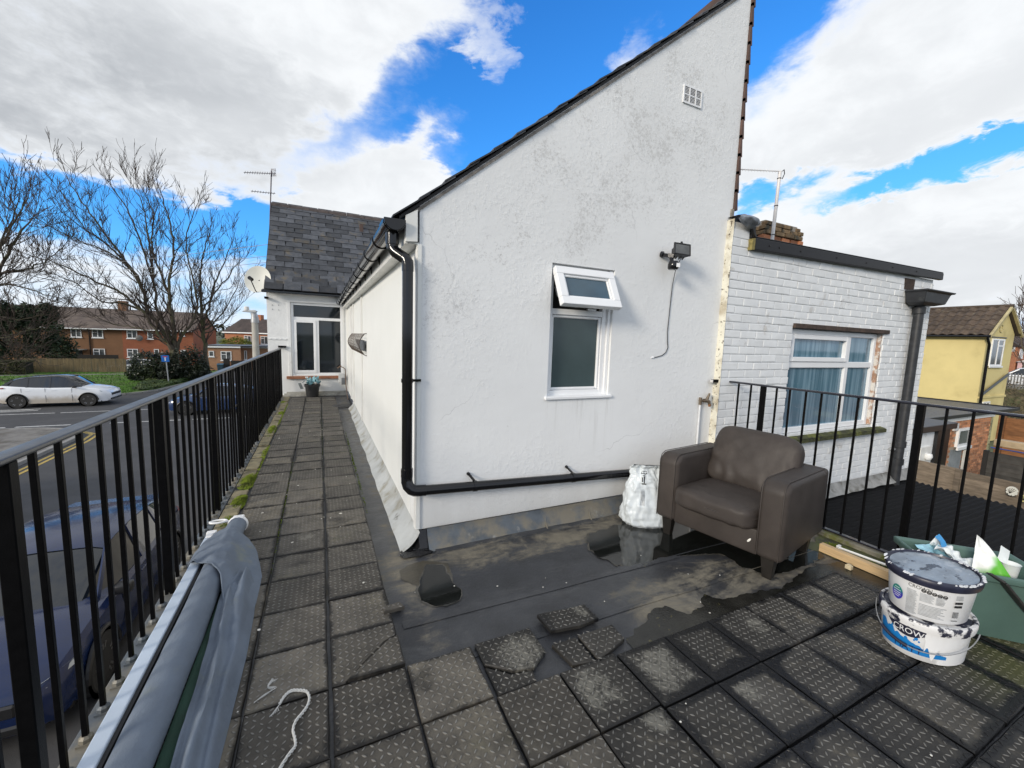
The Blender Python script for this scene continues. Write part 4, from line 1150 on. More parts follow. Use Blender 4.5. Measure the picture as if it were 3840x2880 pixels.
# window
g = G(); wy0, wy1 = BY + .045, BY + .11
def wb(g, x0, x1, z0, z1, e=0.0): g.box(x0, x1, wy0 + e, wy1, z0, z1)
a0, a1 = QX0 + .004, QX1 - .03; tz = 1.272; mx = 5.765
wb(g, a0, a0 + .06, QZ0 + .005, QZ1 - .03); wb(g, a1 - .06, a1, QZ0 + .005, QZ1 - .03)
wb(g, a0 + .06, a1 - .06, QZ1 - .085, QZ1 - .03, .001); wb(g, a0 + .06, a1 - .06, QZ0 + .005, QZ0 + .065, .001)
wb(g, a0 + .06, a1 - .06, tz - .035, tz + .035, .002); wb(g, mx - .035, mx + .035, QZ0 + .065, QZ1 - .085, .003)
nwin = ob('window', g, white_upvc, nb, bev=.005, seg=1)
g = G()
x0, x1, z0, z1 = a0 + .06, mx - .035, tz + .035, QZ1 - .085
for q in ((x0, x0 + .05, z0, z1), (x1 - .05, x1, z0, z1), (x0 + .05, x1 - .05, z0, z0 + .05), (x0 + .05, x1 - .05, z1 - .05, z1)): g.box(q[0], q[1], wy0 - .012, wy1 - .01, q[2], q[3])
ob('top_light', g, white_upvc, nwin, bev=.004, seg=1)
pg = M('net_window_glass', (.03, .085, .115), .045, var=.3, vs=2, spec=.8)
t, b = nodes_of(pg)                                                # net curtain hanging close behind the glass
o = t.new('ShaderNodeNewGeometry').outputs['Position']
fold = t.noise(t.mapping(o, scale=(13, 1, .5)), 1.6, 3, .5)
lace = t.noise(o, 12, 5, .65, 1.2)
c = t.mix(t.step(fold, .35, .68), (.06, .15, .215), (.18, .30, .385))
c = t.mix(t.math('MULTIPLY', t.step(lace, .58, .70), .30), c, (.28, .38, .47))
t.put(b.inputs['Base Color'], c)
for q in ((a0 + .06, mx - .035, QZ0 + .065, tz - .035), (mx + .035, a1 - .06, QZ0 + .065, tz - .035), (a0 + .11, mx - .085, tz + .085, QZ1 - .135), (mx + .035, a1 - .06, tz + .035, QZ1 - .085)):
    ob('pane', G().box(q[0], q[1], BY + .075, BY + .08, q[2], q[3]), pg, nwin)
ob('lintel', G().box(4.535, 6.50, BY - .03, BY + .05, 1.665, 1.715), M('rotten_lintel', (.06, .04, .03), .85, var=.5, vs=14, bump=.004, bs=40), nb, bev=.004, seg=1)
ob('bare_brick_reveal', G().box(QX1 - .028, QX1 + .001, BY + .006, BY + .10, QZ0 + .01, QZ1 - .03), M('bare_reveal', (.36, .22, .15), .9, var=.3, vs=16, col2=(.62, .6, .56), s2=11, t2=(.42, .56)), nb)
g = G(); g.grid(lambda u, v: (4.60 + 2.02 * u, BY + .05 - .13 * v, .49 - .035 * v + .006 * wob(u * 30, v * 4, 3)), 60, 4); g.box(4.60, 6.62, BY - .078, BY + .04, .41, .452)
ob('mossy_sill', g, M('mossy_stone', (.05, .055, .02), .95, var=.5, vs=9, col2=(.13, .14, .03), s2=7, t2=(.5, .62), col3=(.02, .018, .014), s3=14, t3=(.55, .65), bump=.006, bs=50), nb, smooth=40)
# flat roof edge
g = G()
g.prism([(3.735, BY - .055, 2.365), (7.66, BY - .055, 2.435), (7.66, BY - .055, 2.525), (3.735, BY - .055, 2.475)], (0, .05, 0))
g.prism([(3.735, BY - .05, 2.476), (7.66, BY - .05, 2.526), (7.66, BY - .05, 2.54), (3.735, BY - .05, 2.49)], (0, .10, 0))
ob('roof_trim', g, M('black_roof_trim', (.007, .007, .009), .45, var=.3, vs=20, spec=.25), nb, bev=.008, seg=2)
ob('flat_roof', G().prism([(3.5, BY + .06, 2.44), (7.64, BY + .06, 2.50), (7.64, 5.4, 2.50), (3.5, 5.4, 2.44)], (0, 0, .03)), felt, nb)
ob('trim_end', G().prism([(3.70, BY - .05, 2.362), (3.735, BY - .052, 2.365), (3.735, BY - .052, 2.47), (3.70, BY - .05, 2.465)], (0, .1, 0)), M('mossy_timber_end', (.22, .18, .06), .8, var=.4, vs=30), nb)
g = G()
for x in (3.95, 4.1, 4.45, 5.1, 5.7, 6.3, 6.9): g.tube([(x, BY - .056, 2.42 + (x - 3.7) * .016), (x, BY - .061, 2.42 + (x - 3.7) * .016)], .008, 6)
ob('trim_screw', g, rubber_black, nb)
# sagging lead flap on the parapet stub
g = G()
def flap(u, v):
    x = 3.475 + .285 * u; s = math.sin(PI * u)
    return (x, BY - .05 - .05 * math.sin(PI * v) * (.4 + s) + .014 * wob(u * 5, v * 4, 3), 2.645 + .02 * math.sin(u * 4) - (.03 + .085 * s ** .8) * v + .012 * wob(u * 4, v * 3, 8))
g.grid(flap, 20, 8)
g.grid(lambda u, v: (3.475 + .285 * u, BY - .05 + .3 * v, 2.645 + .02 * math.sin(u * 4) + .012 * wob(u * 4, 0, 8)), 20, 2)
ob('lead_flap', g, M('crumpled_lead', (.20, .22, .25), .38, metal=.4, var=.35, vs=12, bump=.004, bs=26), nb, smooth=50)
g = G(); g.beam((3.70, BY - .03, 2.56), (3.765, BY - .03, 2.47), .03, .02); g.box(3.72, 3.77, BY - .02, BY + .05, 2.48, 2.60)
ob('flap_strut', g, rubber_black, nb)
# hopper head and cast pipe
hp = thing('rainwater_pipe', 'old black cast iron rainwater pipe with hopper head on the white brick wall', 'downpipe', (7.04, 2.6, 0))
cast = M('flaking_cast_iron', (.022, .024, .028), .5, var=.4, vs=12, col2=(.07, .075, .075), s2=9, t2=(.6, .7), col3=(.4, .4, .4), s3=16, t3=(.74, .76))
g = G()
def rr(x0, x1, y0, y1, z): return [(x0, y0, z), (x1, y0, z), (x1, y1, z), (x0, y1, z)]
rs_ = [rr(6.90, 7.22, 2.50, 2.645, 2.05), rr(6.82, 7.40, 2.46, 2.645, 2.08), rr(6.78, 7.47, 2.44, 2.645, 2.205), rr(6.755, 7.53, 2.42, 2.645, 2.215), rr(6.755, 7.545, 2.415, 2.645, 2.235), rr(6.80, 7.46, 2.45, 2.63, 2.235), rr(6.84, 7.40, 2.48, 2.62, 2.12)]
g.add([q for r_ in rs_ for q in r_], [(3, 2, 1, 0)] + [(i * 4 + k, i * 4 + (k + 1) % 4, i * 4 + 4 + (k + 1) % 4, i * 4 + 4 + k) for i in range(6) for k in range(4)] + [(24, 25, 26, 27)])
ob('hopper_head', g, cast, hp, bev=.006, seg=1)
ob('pipe', G().tube([(7.056, 2.585, 2.06), (7.05, 2.585, .9), (7.03, 2.585, -.40)], .052, 14), cast, hp, smooth=60)
for z in (1.99, .22, -.02):
    ob('pipe_socket', G().tube([(7.05 - (2 - z) * .008, 2.585, z + .04), (7.05 - (2 - z) * .008, 2.585, z - .04)], .066, 14), cast, hp, smooth=40)
ob('pipe_bracket', G().box(6.92, 7.14, 2.60, 2.648, .135, .16), galv, hp)
ob('bare_brick_patch', G().prism([(6.76, BY - .012, 2.245), (7.0, BY - .012, 2.245), (7.01, BY - .012, 2.39), (6.75, BY - .012, 2.385)], (0, .008, 0)), M('dark_bare_brick', (.045, .028, .02), .9, var=.5, vs=20), nb)
# mortar fillet along the low roof
g = G()
def filf(u, v):
    x = 3.8 + 3.78 * u
    return (x, BY - .01 - (.10 + .02 * wob(x * 3, 0, 1)) * v, -.165 - .005 * (x - 3.8) - .115 * v ** .7 + .012 * wob(x * 6, v * 3, 2))
g.grid(filf, 70, 5)
ob('mortar_fillet', g, M('grey_fillet', (.27, .27, .26), .85, var=.25, vs=8, col2=(.14, .135, .12), s2=5, bump=.004, bs=40), nb, smooth=60)

# chimney behind
ch = thing('chimney', 'square orange brick chimney stack behind the black roof trim', 'chimney', (7.25, 5.05, 2.4))
cc = (7.25, 5.05); crot = 0.0
def cpt(x, y): return (cc[0] + x * math.cos(crot) - y * math.sin(crot), cc[1] + x * math.sin(crot) + y * math.cos(crot))
ob('core', (lambda g: g.prism([(*cpt(x, y), 2.3) for x, y in ((-.44, -.44), (.44, -.44), (.44, .44), (-.44, .44))], (0, 0, 1.28)))(G()), mortar, ch)
bk = G().box(-.105, .105, -.05, .05, -.032, .032).mesh('brick', brick_or, bev=.005, seg=1)
sooty = M('sooty_brick', (.21, .14, .075), .9, var=.35, vs=9, rnd=.3, col2=(.06, .055, .04), s2=7, bump=.004, bs=50)
bk2 = G().box(-.105, .105, -.05, .05, -.032, .032).mesh('brick', sooty, bev=.007, seg=1)
for i in range(15):
    z = 2.47 + i * .075
    ext = .03 if i in (11,) else (.055 if i == 12 else (.025 if i > 12 else 0))
    hs_ = .46 + ext
    m_ = bk2 if i > 11 else bk
    nfs = 4
    for side in range(4):
        a = side * PI / 2
        for k in range(4):
            u = -hs_ + hs_ * 2 * (k + .5 + (.0 if i % 2 else .24)) / 4 - .06
            if u > hs_ - .05: continue
            lx, ly = u, -hs_ + .04
            X = lx * math.cos(a) - ly * math.sin(a); Y = lx * math.sin(a) + ly * math.cos(a)
            if i == 14 and rng.random() < .25: continue
            p_ = cpt(X, Y)
            inst('brick', m_, ch, (p_[0], p_[1], z + U(-.003, .003)), (0, 0, a + crot + RAD(U(-1, 1))), (1.02, 1, 1))
ob('flaunching', G().lathe([(.47, 0), (.40, .06), (.2, .085), (0, .09)], (cc[0], cc[1], 3.52), 16), M('sooty_mortar', (.10, .085, .06), .95, var=.4, vs=9, bump=.01, bs=14), ch, smooth=50)
ra = aerial('tv_aerial', 'white pole aerial standing in front of the brick chimney', (6.62, 4.35, 2.5), (6.66, 4.35, 4.225), [((6.72, 4.35, 4.245), (5.60, 4.35, 4.06), 16, .022, (0, .2, 1))], M('white_pole', (.72, .70, .69), .4, var=.1), r=.026)
ob('cable', G().tube([(6.72, 4.35, 4.25), (6.76, 4.35, 4.28), (6.78, 4.35, 4.22), (6.72, 4.34, 4.13)], .007, 5), rubber_black, ra)
g = G()
for z in (4.12, 3.7, 3.25, 2.8): g.tube([(6.62 + (z - 2.5) * .023, 4.35, z), (6.62 + (z - 2.5) * .023, 4.35, z + .012)], .031, 8)
ob('strap', g, rubber_black, ra)

# ================================================================== RAILINGS
lr = thing('railing', 'long black metal railing along the street side of the walkway', 'railing', (-.77, 4, 0))
ob('top_rail', G().box(-.797, -.744, -2.6, 10.46, 1.081, 1.100), rail_top, lr, bev=.007, seg=3, smooth=50)
bal = G().box(-.008, .008, -.008, .008, 0, 1.0805).mesh('baluster', black_metal, bev=.0015, seg=1)
post = G().box(-.020, .020, -.020, .020, -.03, 1.0805).mesh('post', black_metal, bev=.003, seg=1)
lug = G().lathe([(.022, 0), (.02, .018), (.012, .026)], n=8).box(-.02, .02, -.024, .024, -.012, .006).mesh('foot', lead)
k = -24
while True:
    y = 1.53 + .13 * k
    if y > 10.42: break
    if k % 9 == 0: inst('post', post, lr, (-.77, y, 0))
    else:
        inst('baluster', bal, lr, (-.77, y, -.004), (RAD(U(-.25, .25)), RAD(U(-.25, .25)), RAD(U(-2, 2))))
    inst('foot', lug, lr, (-.77, y, -.012))
    k += 1
ob('wall_plate', G().box(-.83, -.67, 10.44, 10.485, 1.10, 1.14), black_metal, lr, bev=.003, seg=1)
rr_ = thing('railing', 'black metal railing behind the brown armchair, above the low ribbed roof', 'railing', (3.63, .5, 0))
blue_black = M('blue_black_gloss', (.012, .013, .022), .22, var=.3, vs=20, bump=.0005, bs=160, coat=.4)
ob('top_rail', G().box(3.608, 3.652, -2.6, 2.69, 1.098, 1.116), blue_black, rr_, bev=.006, seg=2, smooth=50)
ob('bottom_rail', G().box(3.612, 3.648, -2.6, 2.69, .022, .034), blue_black, rr_, bev=.002, seg=1)
bal2 = G().box(-.007, .007, -.007, .007, .034, 1.098).mesh('baluster', black_metal, bev=.003, seg=2)
post2 = G().box(-.019, .019, -.019, .019, -.02, 1.0985).mesh('post', black_metal, bev=.003, seg=1)
k = 0
while True:
    y = 2.562 - .1193 * k
    if y < -2.5: break
    if k % 9 == 2: inst('post', post2, rr_, (3.63, y, 0))
    else: inst('baluster', bal2, rr_, (3.63, y, 0), (RAD(U(-.3, .3)), RAD(U(-.3, .3)), 0))
    k += 1
ob('wall_bracket', G().box(3.40, 3.606, 2.665, 2.70, 1.098, 1.128), black_metal, rr_, bev=.003, seg=1)
ob('bracket_end', G().box(3.394, 3.3995, 2.667, 2.698, 1.10, 1.126), M('bare_steel_end', (.5, .5, .5), .5), rr_)
ob('terrace_edge', G().box(3.575, 3.70, -3, 2.64, -.021, .016), M('edge_mortar', (.17, .16, .13), .9, var=.3, vs=8, col2=(.10, .11, .03), s2=6, t2=(.48, .6), bump=.004, bs=50), kind='structure', bev=.005, seg=1)

# ================================================================== ARMCHAIR
leather = M('brown_leather', (.046, .0385, .0345), .55, var=.18, vs=5, bump=.0010, bs=150, bump2=.0016, bs2=8, coords='obj', col2=(.060, .050, .044), s2=3, t2=(.48, .72), spec=.32, col3=(.085, .070, .060), s3=22, t3=(.66, .8))
ac = thing('armchair', 'brown leather armchair with wide arms standing in the puddle by the railing', 'armchair', (2.515, 1.845, DZ), math.atan2(-.98, .20), local=True)
def softbox(x0, x1, y0, y1, z0, z1): return G().box(x0, x1, y0, y1, z0, z1)
def obv(name, g, m, bev, seg=4, sm=70): return ob(name, g, m, ac, smooth=sm, bev=bev, seg=seg)
for nm, x0, x1 in (('arm', -.455, -.290), ('arm', .268, .432)):
    g = G()
    pr = [(-.062, .135), (.66, .155), (.66, .615), (.60, .632), (-.0, .648), (-.062, .60)]
    g.prism([(x0, y, z) for y, z in pr], (x1 - x0, 0, 0))
    obv(nm, g, leather, .038, 5)
obv('front_panel', softbox(-.30, .28, -.045, .10, .133, .302), leather, .012, 3)
obv('back_frame', softbox(-.453, .430, .59, .695, .15, .63), leather, .03, 4)
obv('base', softbox(-.30, .28, .08, .60, .15, .285), leather, .01, 2)
def cushion(hx, hy, hz, e=5.0, seed=1, n=18, wr=.006, puff=.25, crease=0.0):
    """a stuffed block: superellipsoid built from six cube faces, fuller towards the middle of its broad sides"""
    g = G()
    for ax_ in range(3):
        for sg in (-1, 1):
            def f(u, v, ax_=ax_, sg=sg):
                c_ = [0, 0, 0]; c_[ax_] = sg; c_[(ax_ + 1) % 3] = math.sin((u - .5) * PI * .5) / math.sin(PI * .25) * sg; c_[(ax_ + 2) % 3] = math.sin((v - .5) * PI * .5) / math.sin(PI * .25)
                k_ = (abs(c_[0]) ** e + abs(c_[1]) ** e + abs(c_[2]) ** e) ** (-1 / e)
                x, y, z = [q * k_ for q in c_]
                z *= 1 - puff + puff * math.sqrt(max(0, (1 - min(1, abs(x)) ** 2.4) * (1 - min(1, abs(y)) ** 2.4)))
                x, y, z = x * hx, y * hy, z * hz
                w_ = wr * (wob(x * 6 + seed, y * 6, z * 5) + .55 * wob(x * 15, y * 15 + seed, z * 9) + .25 * wob(x * 34, y * 30, seed))
                lo = max(0.0, min(1.0, (-y / hy - .25) / .6)) * crease
                z += math.copysign(1, z) * lo * (abs(math.sin(x * 19 + y * 9 + 5 * wob(x * 4, y * 4, seed))) ** 2 - .5) * .016
                lo2 = max(0.0, abs(x) / hx - .6) * crease
                z += math.copysign(1, z) * lo2 * math.sin(y * 42 + x * 10 + 4 * wob(x * 3, y * 5, seed)) * .012
                return (x + w_ * .6, y + w_ * .6, z + w_ * 1.5)
            g.grid(f, n, n)
    return g
def xf(g, mat):
    g.v = [tuple(mat @ Vector(p)) for p in g.v]; return g
ob('seat_cushion', xf(cushion(.281, .300, .084, 6, 2, 30, .0035, .16, .35), Matrix.Translation((-.012, .160, .352)) @ Matrix.Rotation(RAD(-2.5), 4, 'X')), leather, ac, smooth=180)
ob('back_cushion', xf(cushion(.305, .240, .100, 5, 7, 34, .0055, .38, 1.0), Matrix.Translation((.0, .50, .60)) @ Matrix.Rotation(RAD(2.0), 4, 'Y') @ Matrix.Rotation(RAD(69), 4, 'X')), leather, ac, smooth=180)
g = G()
pp = [(-.012 + .281 * math.copysign(abs(math.cos(a)) ** (2 / 7), math.cos(a)), .165 + .287 * math.copysign(abs(math.sin(a)) ** (2 / 7), math.sin(a)), .374 + .004 * math.sin(a * 3)) for a in [2 * PI * i / 72 for i in range(72)]]
g.tube(pp, .0045, 6, closed=True)
ob('piping', g, leather, ac, smooth=60)
for x0, x1 in ((-.290, -.455), (.268, .432)):                       # seams on the arms
    g = G()
    for x in (x0 + math.copysign(.02, x1 - x0), x1 - math.copysign(.02, x1 - x0)):
        g.tube([(x, .64, .632), (x, .30, .6405), (x, .0, .6495), (x, -.045, .632), (x, -.064, .59), (x, -.0635, .38), (x, -.063, .15)], .0032, 5)
    ob('arm_seam', g, leather, ac, smooth=60)
legm = M('dark_chair_leg', (.016, .014, .012), .4, var=.3, vs=12)
for x, y in ((-.365, .0), (.345, .0), (-.365, .60), (.345, .60)):
    g = G()
    for z, hx, hy in ((0, .026, .026), (.136, .041, .034)):
        pass
    a = [(x - .027, y - .022, 0), (x + .027, y - .022, 0), (x + .027, y + .022, 0), (x - .027, y + .022, 0)]
    b_ = [(x - .042, y - .034, .15), (x + .042, y - .034, .15), (x + .042, y + .034, .15), (x - .042, y + .034, .15)]
    g.add(a + b_, [(3, 2, 1, 0), (4, 5, 6, 7), (0, 1, 5, 4), (1, 2, 6, 5), (2, 3, 7, 6), (3, 0, 4, 7)])
    ob('leg', g, legm, ac, bev=.003, seg=1)
speck = M('white_dropping', (.78, .77, .72), .7, var=.05)
g = G().lathe([(0, .003), (.012, .002), (.015, 0)], (0, 0, 0), 10, sx=.55, sy=1.2)
ob('dropping', xf(g, Matrix.Translation((.09, .418, .62)) @ Matrix.Rotation(RAD(72), 4, 'X') @ Matrix.Rotation(.5, 4, 'Z')), speck, ac)
g = G().lathe([(0, .003), (.011, .002), (.014, 0)], (0, 0, 0), 10, sx=.5, sy=1.3)
ob('dropping', xf(g, Matrix.Translation((.235, -.048, .218)) @ Matrix.Rotation(RAD(90), 4, 'X') @ Matrix.Rotation(-.6, 4, 'Z')), speck, ac)

# ================================================================== WHITE SACK
plastic = M('white_plastic_sack', (.62, .67, .70), .30, var=.05, vs=5, bump=.0008, bs=32, bump2=.004, bs2=14, spec=.4)
sk = thing('sack', 'crumpled white plastic sack between the armchair and the gable', 'sack', (2.405, 2.405, DZ))
sc_ = Vector((2.41, 2.41)); sdx = Vector((.90, -.43)); sdy = Vector((.43, .90))
prof = [(0, .165, .10), (.03, .198, .128), (.10, .20, .135), (.2, .185, .125), (.3, .165, .10), (.38, .148, .078), (.43, .138, .06), (.465, .142, .045), (.50, .138, .03), (.525, .128, .012)]
def sackf(u, v, off=0.0):
    a = 2 * PI * u; q = v * (len(prof) - 1); i = min(int(q), len(prof) - 2); f_ = q - i
    z, rx, ry = [prof[i][k] * (1 - f_) + prof[i + 1][k] * f_ for k in range(3)]
    cr = .016 * wob(math.cos(a) * 3.0, math.sin(a) * 3.0, z * 8) + .020 * (abs(wob(math.cos(a) * 5 + z * 6, math.sin(a) * 5 + 3, z * 13)) - .2)
    cr += .006 * (abs(wob(math.cos(a) * 11, math.sin(a) * 11 - z * 18, z * 20)) - .2) + .012 * (abs(wob(a * 1.3 + z * 9, z * 30, 4)) - .2) * min(1, z * 4)
    rx += cr + off; ry += cr + off
    fold = max(0, v - .86) * -.30
    p = sc_ + sdx * (rx * math.copysign(abs(math.cos(a)) ** .8, math.cos(a)) - .03 * z) + sdy * (ry * math.copysign(abs(math.sin(a)) ** .8, math.sin(a)) + fold)
    return (p.x, p.y, DZ + z * .96 + .006 * wob(a * 2, z * 5, 8))
g = G(); g.grid(sackf, 110, 72)
ob('sack_body', g, plastic, sk, smooth=70)
ink = M('black_print', (.02, .02, .022), .5); ink_g = M('grey_print', (.36, .38, .40), .5, var=.3, vs=60)
g = G()
def patch(g, u0, u1, v0, v1, nu=6, nv=6): g.grid(lambda u, v: sackf(u0 + (u1 - u0) * u, v0 + (v1 - v0) * v, .0022), nu, nv)
for k in range(5): patch(g, .685 + .011 * k, .692 + .011 * k, .725 + .012 * (k % 3), .775 - .01 * (k % 2), 2, 4)
patch(g, .70, .735, .80, .815); patch(g, .69, .70, .58, .66, 2, 5); patch(g, .708, .716, .56, .69, 2, 6); patch(g, .69, .725, .54, .555); patch(g, .70, .72, .70, .715)
ob('black_logo', g, ink, sk)
g = G()
for k in range(9): patch(g, .685 + .0035 * k, .687 + .0035 * k, .34, .49 - .01 * (k % 3), 1, 8)
ob('small_print', g, ink_g, sk, kind='stuff')

# ================================================================== TEXT ON CURVED SURFACES
def text_pts(body, size):
    cu = bpy.data.curves.new('lettering', 'FONT'); cu.body = body; cu.size = size; cu.resolution_u = 3
    o = bpy.data.objects.new('lettering', cu); COL.objects.link(o)
    dg = bpy.context.evaluated_depsgraph_get()
    me = bpy.data.meshes.new_from_object(o.evaluated_get(dg))
    vs = [v.co.copy() for v in me.vertices]; fs = [tuple(p.vertices) for p in me.polygons]
    bpy.data.objects.remove(o); bpy.data.curves.remove(cu); bpy.data.meshes.remove(me)
    return vs, fs

# ================================================================== PAINT TUBS
TC = Vector((2.70, .805)); TA, TB = .192, .155; TH = RAD(-6)
tub_w = M('tub_white', (.74, .75, .76), .32, var=.05, vs=6, col2=(.62, .62, .62), s2=9, t2=(.62, .72))
navy = M('navy_tub_rim', (.018, .020, .04), .4, var=.3, vs=20)
navy_splash = M('paint_smeared_rim', (.02, .022, .042), .4, var=.3, vs=20, col2=(.70, .70, .70), s2=13, t2=(.47, .53))
lid_m = M('paint_smeared_lid', (.21, .25, .29), .22, var=.3, vs=7, col2=(.03, .04, .055), s2=9, t2=(.56, .62), col3=(.42, .46, .50), s3=7, t3=(.56, .70), stretch=(1, 1.8, 1))
def tub_pt(phi, z, z0, h, off=0.0):
    """phi: angle right of the line to the walkway side; taper towards the base"""
    k = .91 + .09 * min(1, max(0, (z - z0) / h))
    a = PI + .57 + phi
    x, y = (TA * k + off) * math.cos(a), (TB * k + off) * math.sin(a)
    return (TC.x + x * math.cos(TH) - y * math.sin(TH), TC.y + x * math.sin(TH) + y * math.cos(TH), z)
def tub_shell(g, prof, z0, h, n=72, cap=True):
    o = len(g.v)
    for z, off in prof:
        for k in range(n): g.v.append(tub_pt(2 * PI * k / n, z, z0, h, off))
    for i in range(len(prof) - 1):
        for k in range(n):
            k2 = (k + 1) % n
            g.f.append((o + i * n + k, o + i * n + k2, o + (i + 1) * n + k2, o + (i + 1) * n + k)); g.mi.append(0)
    if cap:
        g.f.append(tuple(o + (len(prof) - 1) * n + k for k in range(n))); g.mi.append(0)
        g.f.append(tuple(o + k for k in reversed(range(n)))); g.mi.append(0)
    return g
def on_tub(g, phi0, phi1, za, zb, z0, h, nu=10, nv=2, off=.0018, edge=None):
    g.grid(lambda u, v: tub_pt(phi0 + (phi1 - phi0) * u, (za + (zb - za) * v) if edge is None else edge(u, v), z0, h, off), nu, nv)
def tub_text(g, body, size, phi, z, z0, h, off=.0026, skew=0.0):
    vs, fs = text_pts(body, size)
    g.add([tub_pt(phi + (p.x + p.y * skew) / .175, z + p.y, z0, h, off) for p in vs], fs)
t1 = thing('paint_tub', 'lower oval white paint tub with a blue splash and wire handle', 'paint tub', (TC.x, TC.y, 0), group='stacked paint tubs')
HL = .19
ob('tub_body', tub_shell(G(), [(0.001, -.004), (.004, 0), (HL - .03, 0), (HL - .028, -.004)], 0, HL), tub_w, t1, smooth=50)
ob('lid_rim', tub_shell(G(), [(HL - .034, .003), (HL - .033, .011), (HL - .012, .013), (HL + .004, .012), (HL + .009, .008), (HL + .009, -.004), (HL + .0, -.008)], 0, HL), navy_splash, t1, smooth=50)
blue_p = M('blue_print', (.012, .19, .52), .35, var=.08); dblue = M('dark_blue_print', (.01, .02, .10), .4)
g = G()
on_tub(g, -1.25, .50, .02, .1, 0, HL, 70, 3, edge=lambda u, v: .022 + (.012 * u) + ((.115 - .075 * u ** .7 + .018 * abs(math.sin(u * 21)) * (1 - u) + .02 * wob(u * 14, 1, 1) * (1 if u < .93 else .2)) - .012 * u - .012) * v)
r2 = random.Random(4)
for k in range(16):
    ph = r2.uniform(-1.15, .35); zz = .105 - .055 * (ph + 1.1) / 1.5 + r2.uniform(.005, .045); rr0 = r2.uniform(.003, .008)
    g.add([tub_pt(ph + rr0 / .17 * math.cos(a), zz + rr0 * 1.3 * math.sin(a), 0, HL, .0019) for a in [2 * PI * i / 10 for i in range(10)]], [tuple(range(10))])
ob('blue_splash', g, blue_p, t1)
g = G(); on_tub(g, -.98, .10, .1, .16, 0, HL, 40, 2, .0022, edge=lambda u, v: .158 - (.055 * math.sin(PI * u) ** .7) * (1 - v))
ob('dark_label', g, navy, t1)
g = G(); tub_text(g, 'CROWN', .040, -.78, .118, 0, HL, .0036)
ob('lettering', g, tub_w, t1)
g = G(); tub_text(g, 'MATT', .045, -.72, .032, 0, HL)
ob('lettering', g, dblue, t1)
ob('white_flash', (lambda g: (on_tub(g, -.02, .34, .04, .16, 0, HL, 16, 3, .0032, edge=lambda u, v: .05 + .03 * math.sin(u * 9) + (.105 - .03 * math.sin(u * 9)) * v), g)[-1])(G()), tub_w, t1)
g = G()
hpts = []
for i in range(41):
    u = i / 40; ph = -1.72 + 3.02 * u
    drop = math.sin(PI * u)
    hpts.append(tub_pt(ph, HL - .03 - .098 * drop ** .8, 0, HL, .022))
g.tube(hpts, .0024, 6)
ob('wire_handle', g, galv, t1, smooth=60)
ob('handle_grip', G().tube(hpts[9:19], .0075, 8), navy, t1, smooth=60)
t2 = thing('paint_tub', 'upper oval white paint tub with a paint smeared navy lid', 'paint tub', (TC.x, TC.y, HL + .009), group='stacked paint tubs')
Z2 = HL + .010; H2 = .20
ob('tub_body', tub_shell(G(), [(Z2, -.014), (Z2 + .004, -.01), (Z2 + H2 - .02, -.004), (Z2 + H2 - .018, -.008)], Z2, H2), tub_w, t2, smooth=50)
ob('lid_rim', tub_shell(G(), [(Z2 + H2 - .028, .0), (Z2 + H2 - .026, .008), (Z2 + H2 - .008, .010), (Z2 + H2 + .008, .010), (Z2 + H2 + .012, .006), (Z2 + H2 + .012, -.003), (Z2 + H2 + .002, -.007)], Z2, H2, cap=False), navy, t2, smooth=50)
g = G(); n = 64
rings_ = [(-.008, .0035), (-.03, .0015), (-.06, .0012), (-.10, .0010), (-.14, .001)]
vs = [tub_pt(2 * PI * k / n, Z2 + H2 + dz + .0008 * wob(k * .7, off * 60, 2), Z2, H2, off) for off, dz in rings_ for k in range(n)]
g.add(vs, [(i * n + k, i * n + (k + 1) % n, (i + 1) * n + (k + 1) % n, (i + 1) * n + k) for i in range(4) for k in range(n)] + [tuple(4 * n + k for k in range(n))])
ob('lid', g, lid_m, t2, smooth=40)
g = G()
for k in range(70):
    ph = r2.choice((r2.uniform(.6, 3.6), r2.uniform(0, 6.28))); o_ = r2.uniform(.006, .012)
    c_ = Vector(tub_pt(ph, Z2 + H2 + .012, Z2, H2, o_ - .004)); s_ = r2.uniform(.004, .012)
    g.lathe([(s_, -.002), (s_ * .7, .0008), (0, .0012)], c_, 7, sx=1 + r2.random(), sy=.4 + .3 * r2.random())
ob('dried_paint', g, M('dried_paint', (.70, .71, .72), .5), t2, kind='stuff')
badge = M('badge_blue_green', (.02, .05, .42), .4)
tb_, bb_ = nodes_of(badge)
oz = tb_.sep(tb_.new('ShaderNodeNewGeometry').outputs['Position'])[2]
tb_.put(bb_.inputs['Base Color'], tb_.mix(tb_.step(oz, Z2 + .082, Z2 + .105), (.035, .03, .36), (.0, .20, .17)))
g = G(); g.add([tub_pt(-.86 + .031 / .17 * math.cos(a), Z2 + .088 + .036 * math.sin(a), Z2, H2, -.0024) for a in [2 * PI * i / 28 for i in range(28)]], [tuple(range(28))])
ob('round_badge', g, badge, t2)
g = G()
for k, z in enumerate((.110, .098, .086, .076, .067)): on_tub(g, -.98 + (.0 if 0 < k < 4 else .04), -.74 - (.0 if 0 < k < 4 else .04), Z2 + z, Z2 + z + .0028, Z2, H2, 5, 1, -.0010)
ob('badge_text', g, tub_w, t2)
g = G(); tub_text(g, 'CROWN', .024, -.56, Z2 + .148, Z2, H2, -.0022)
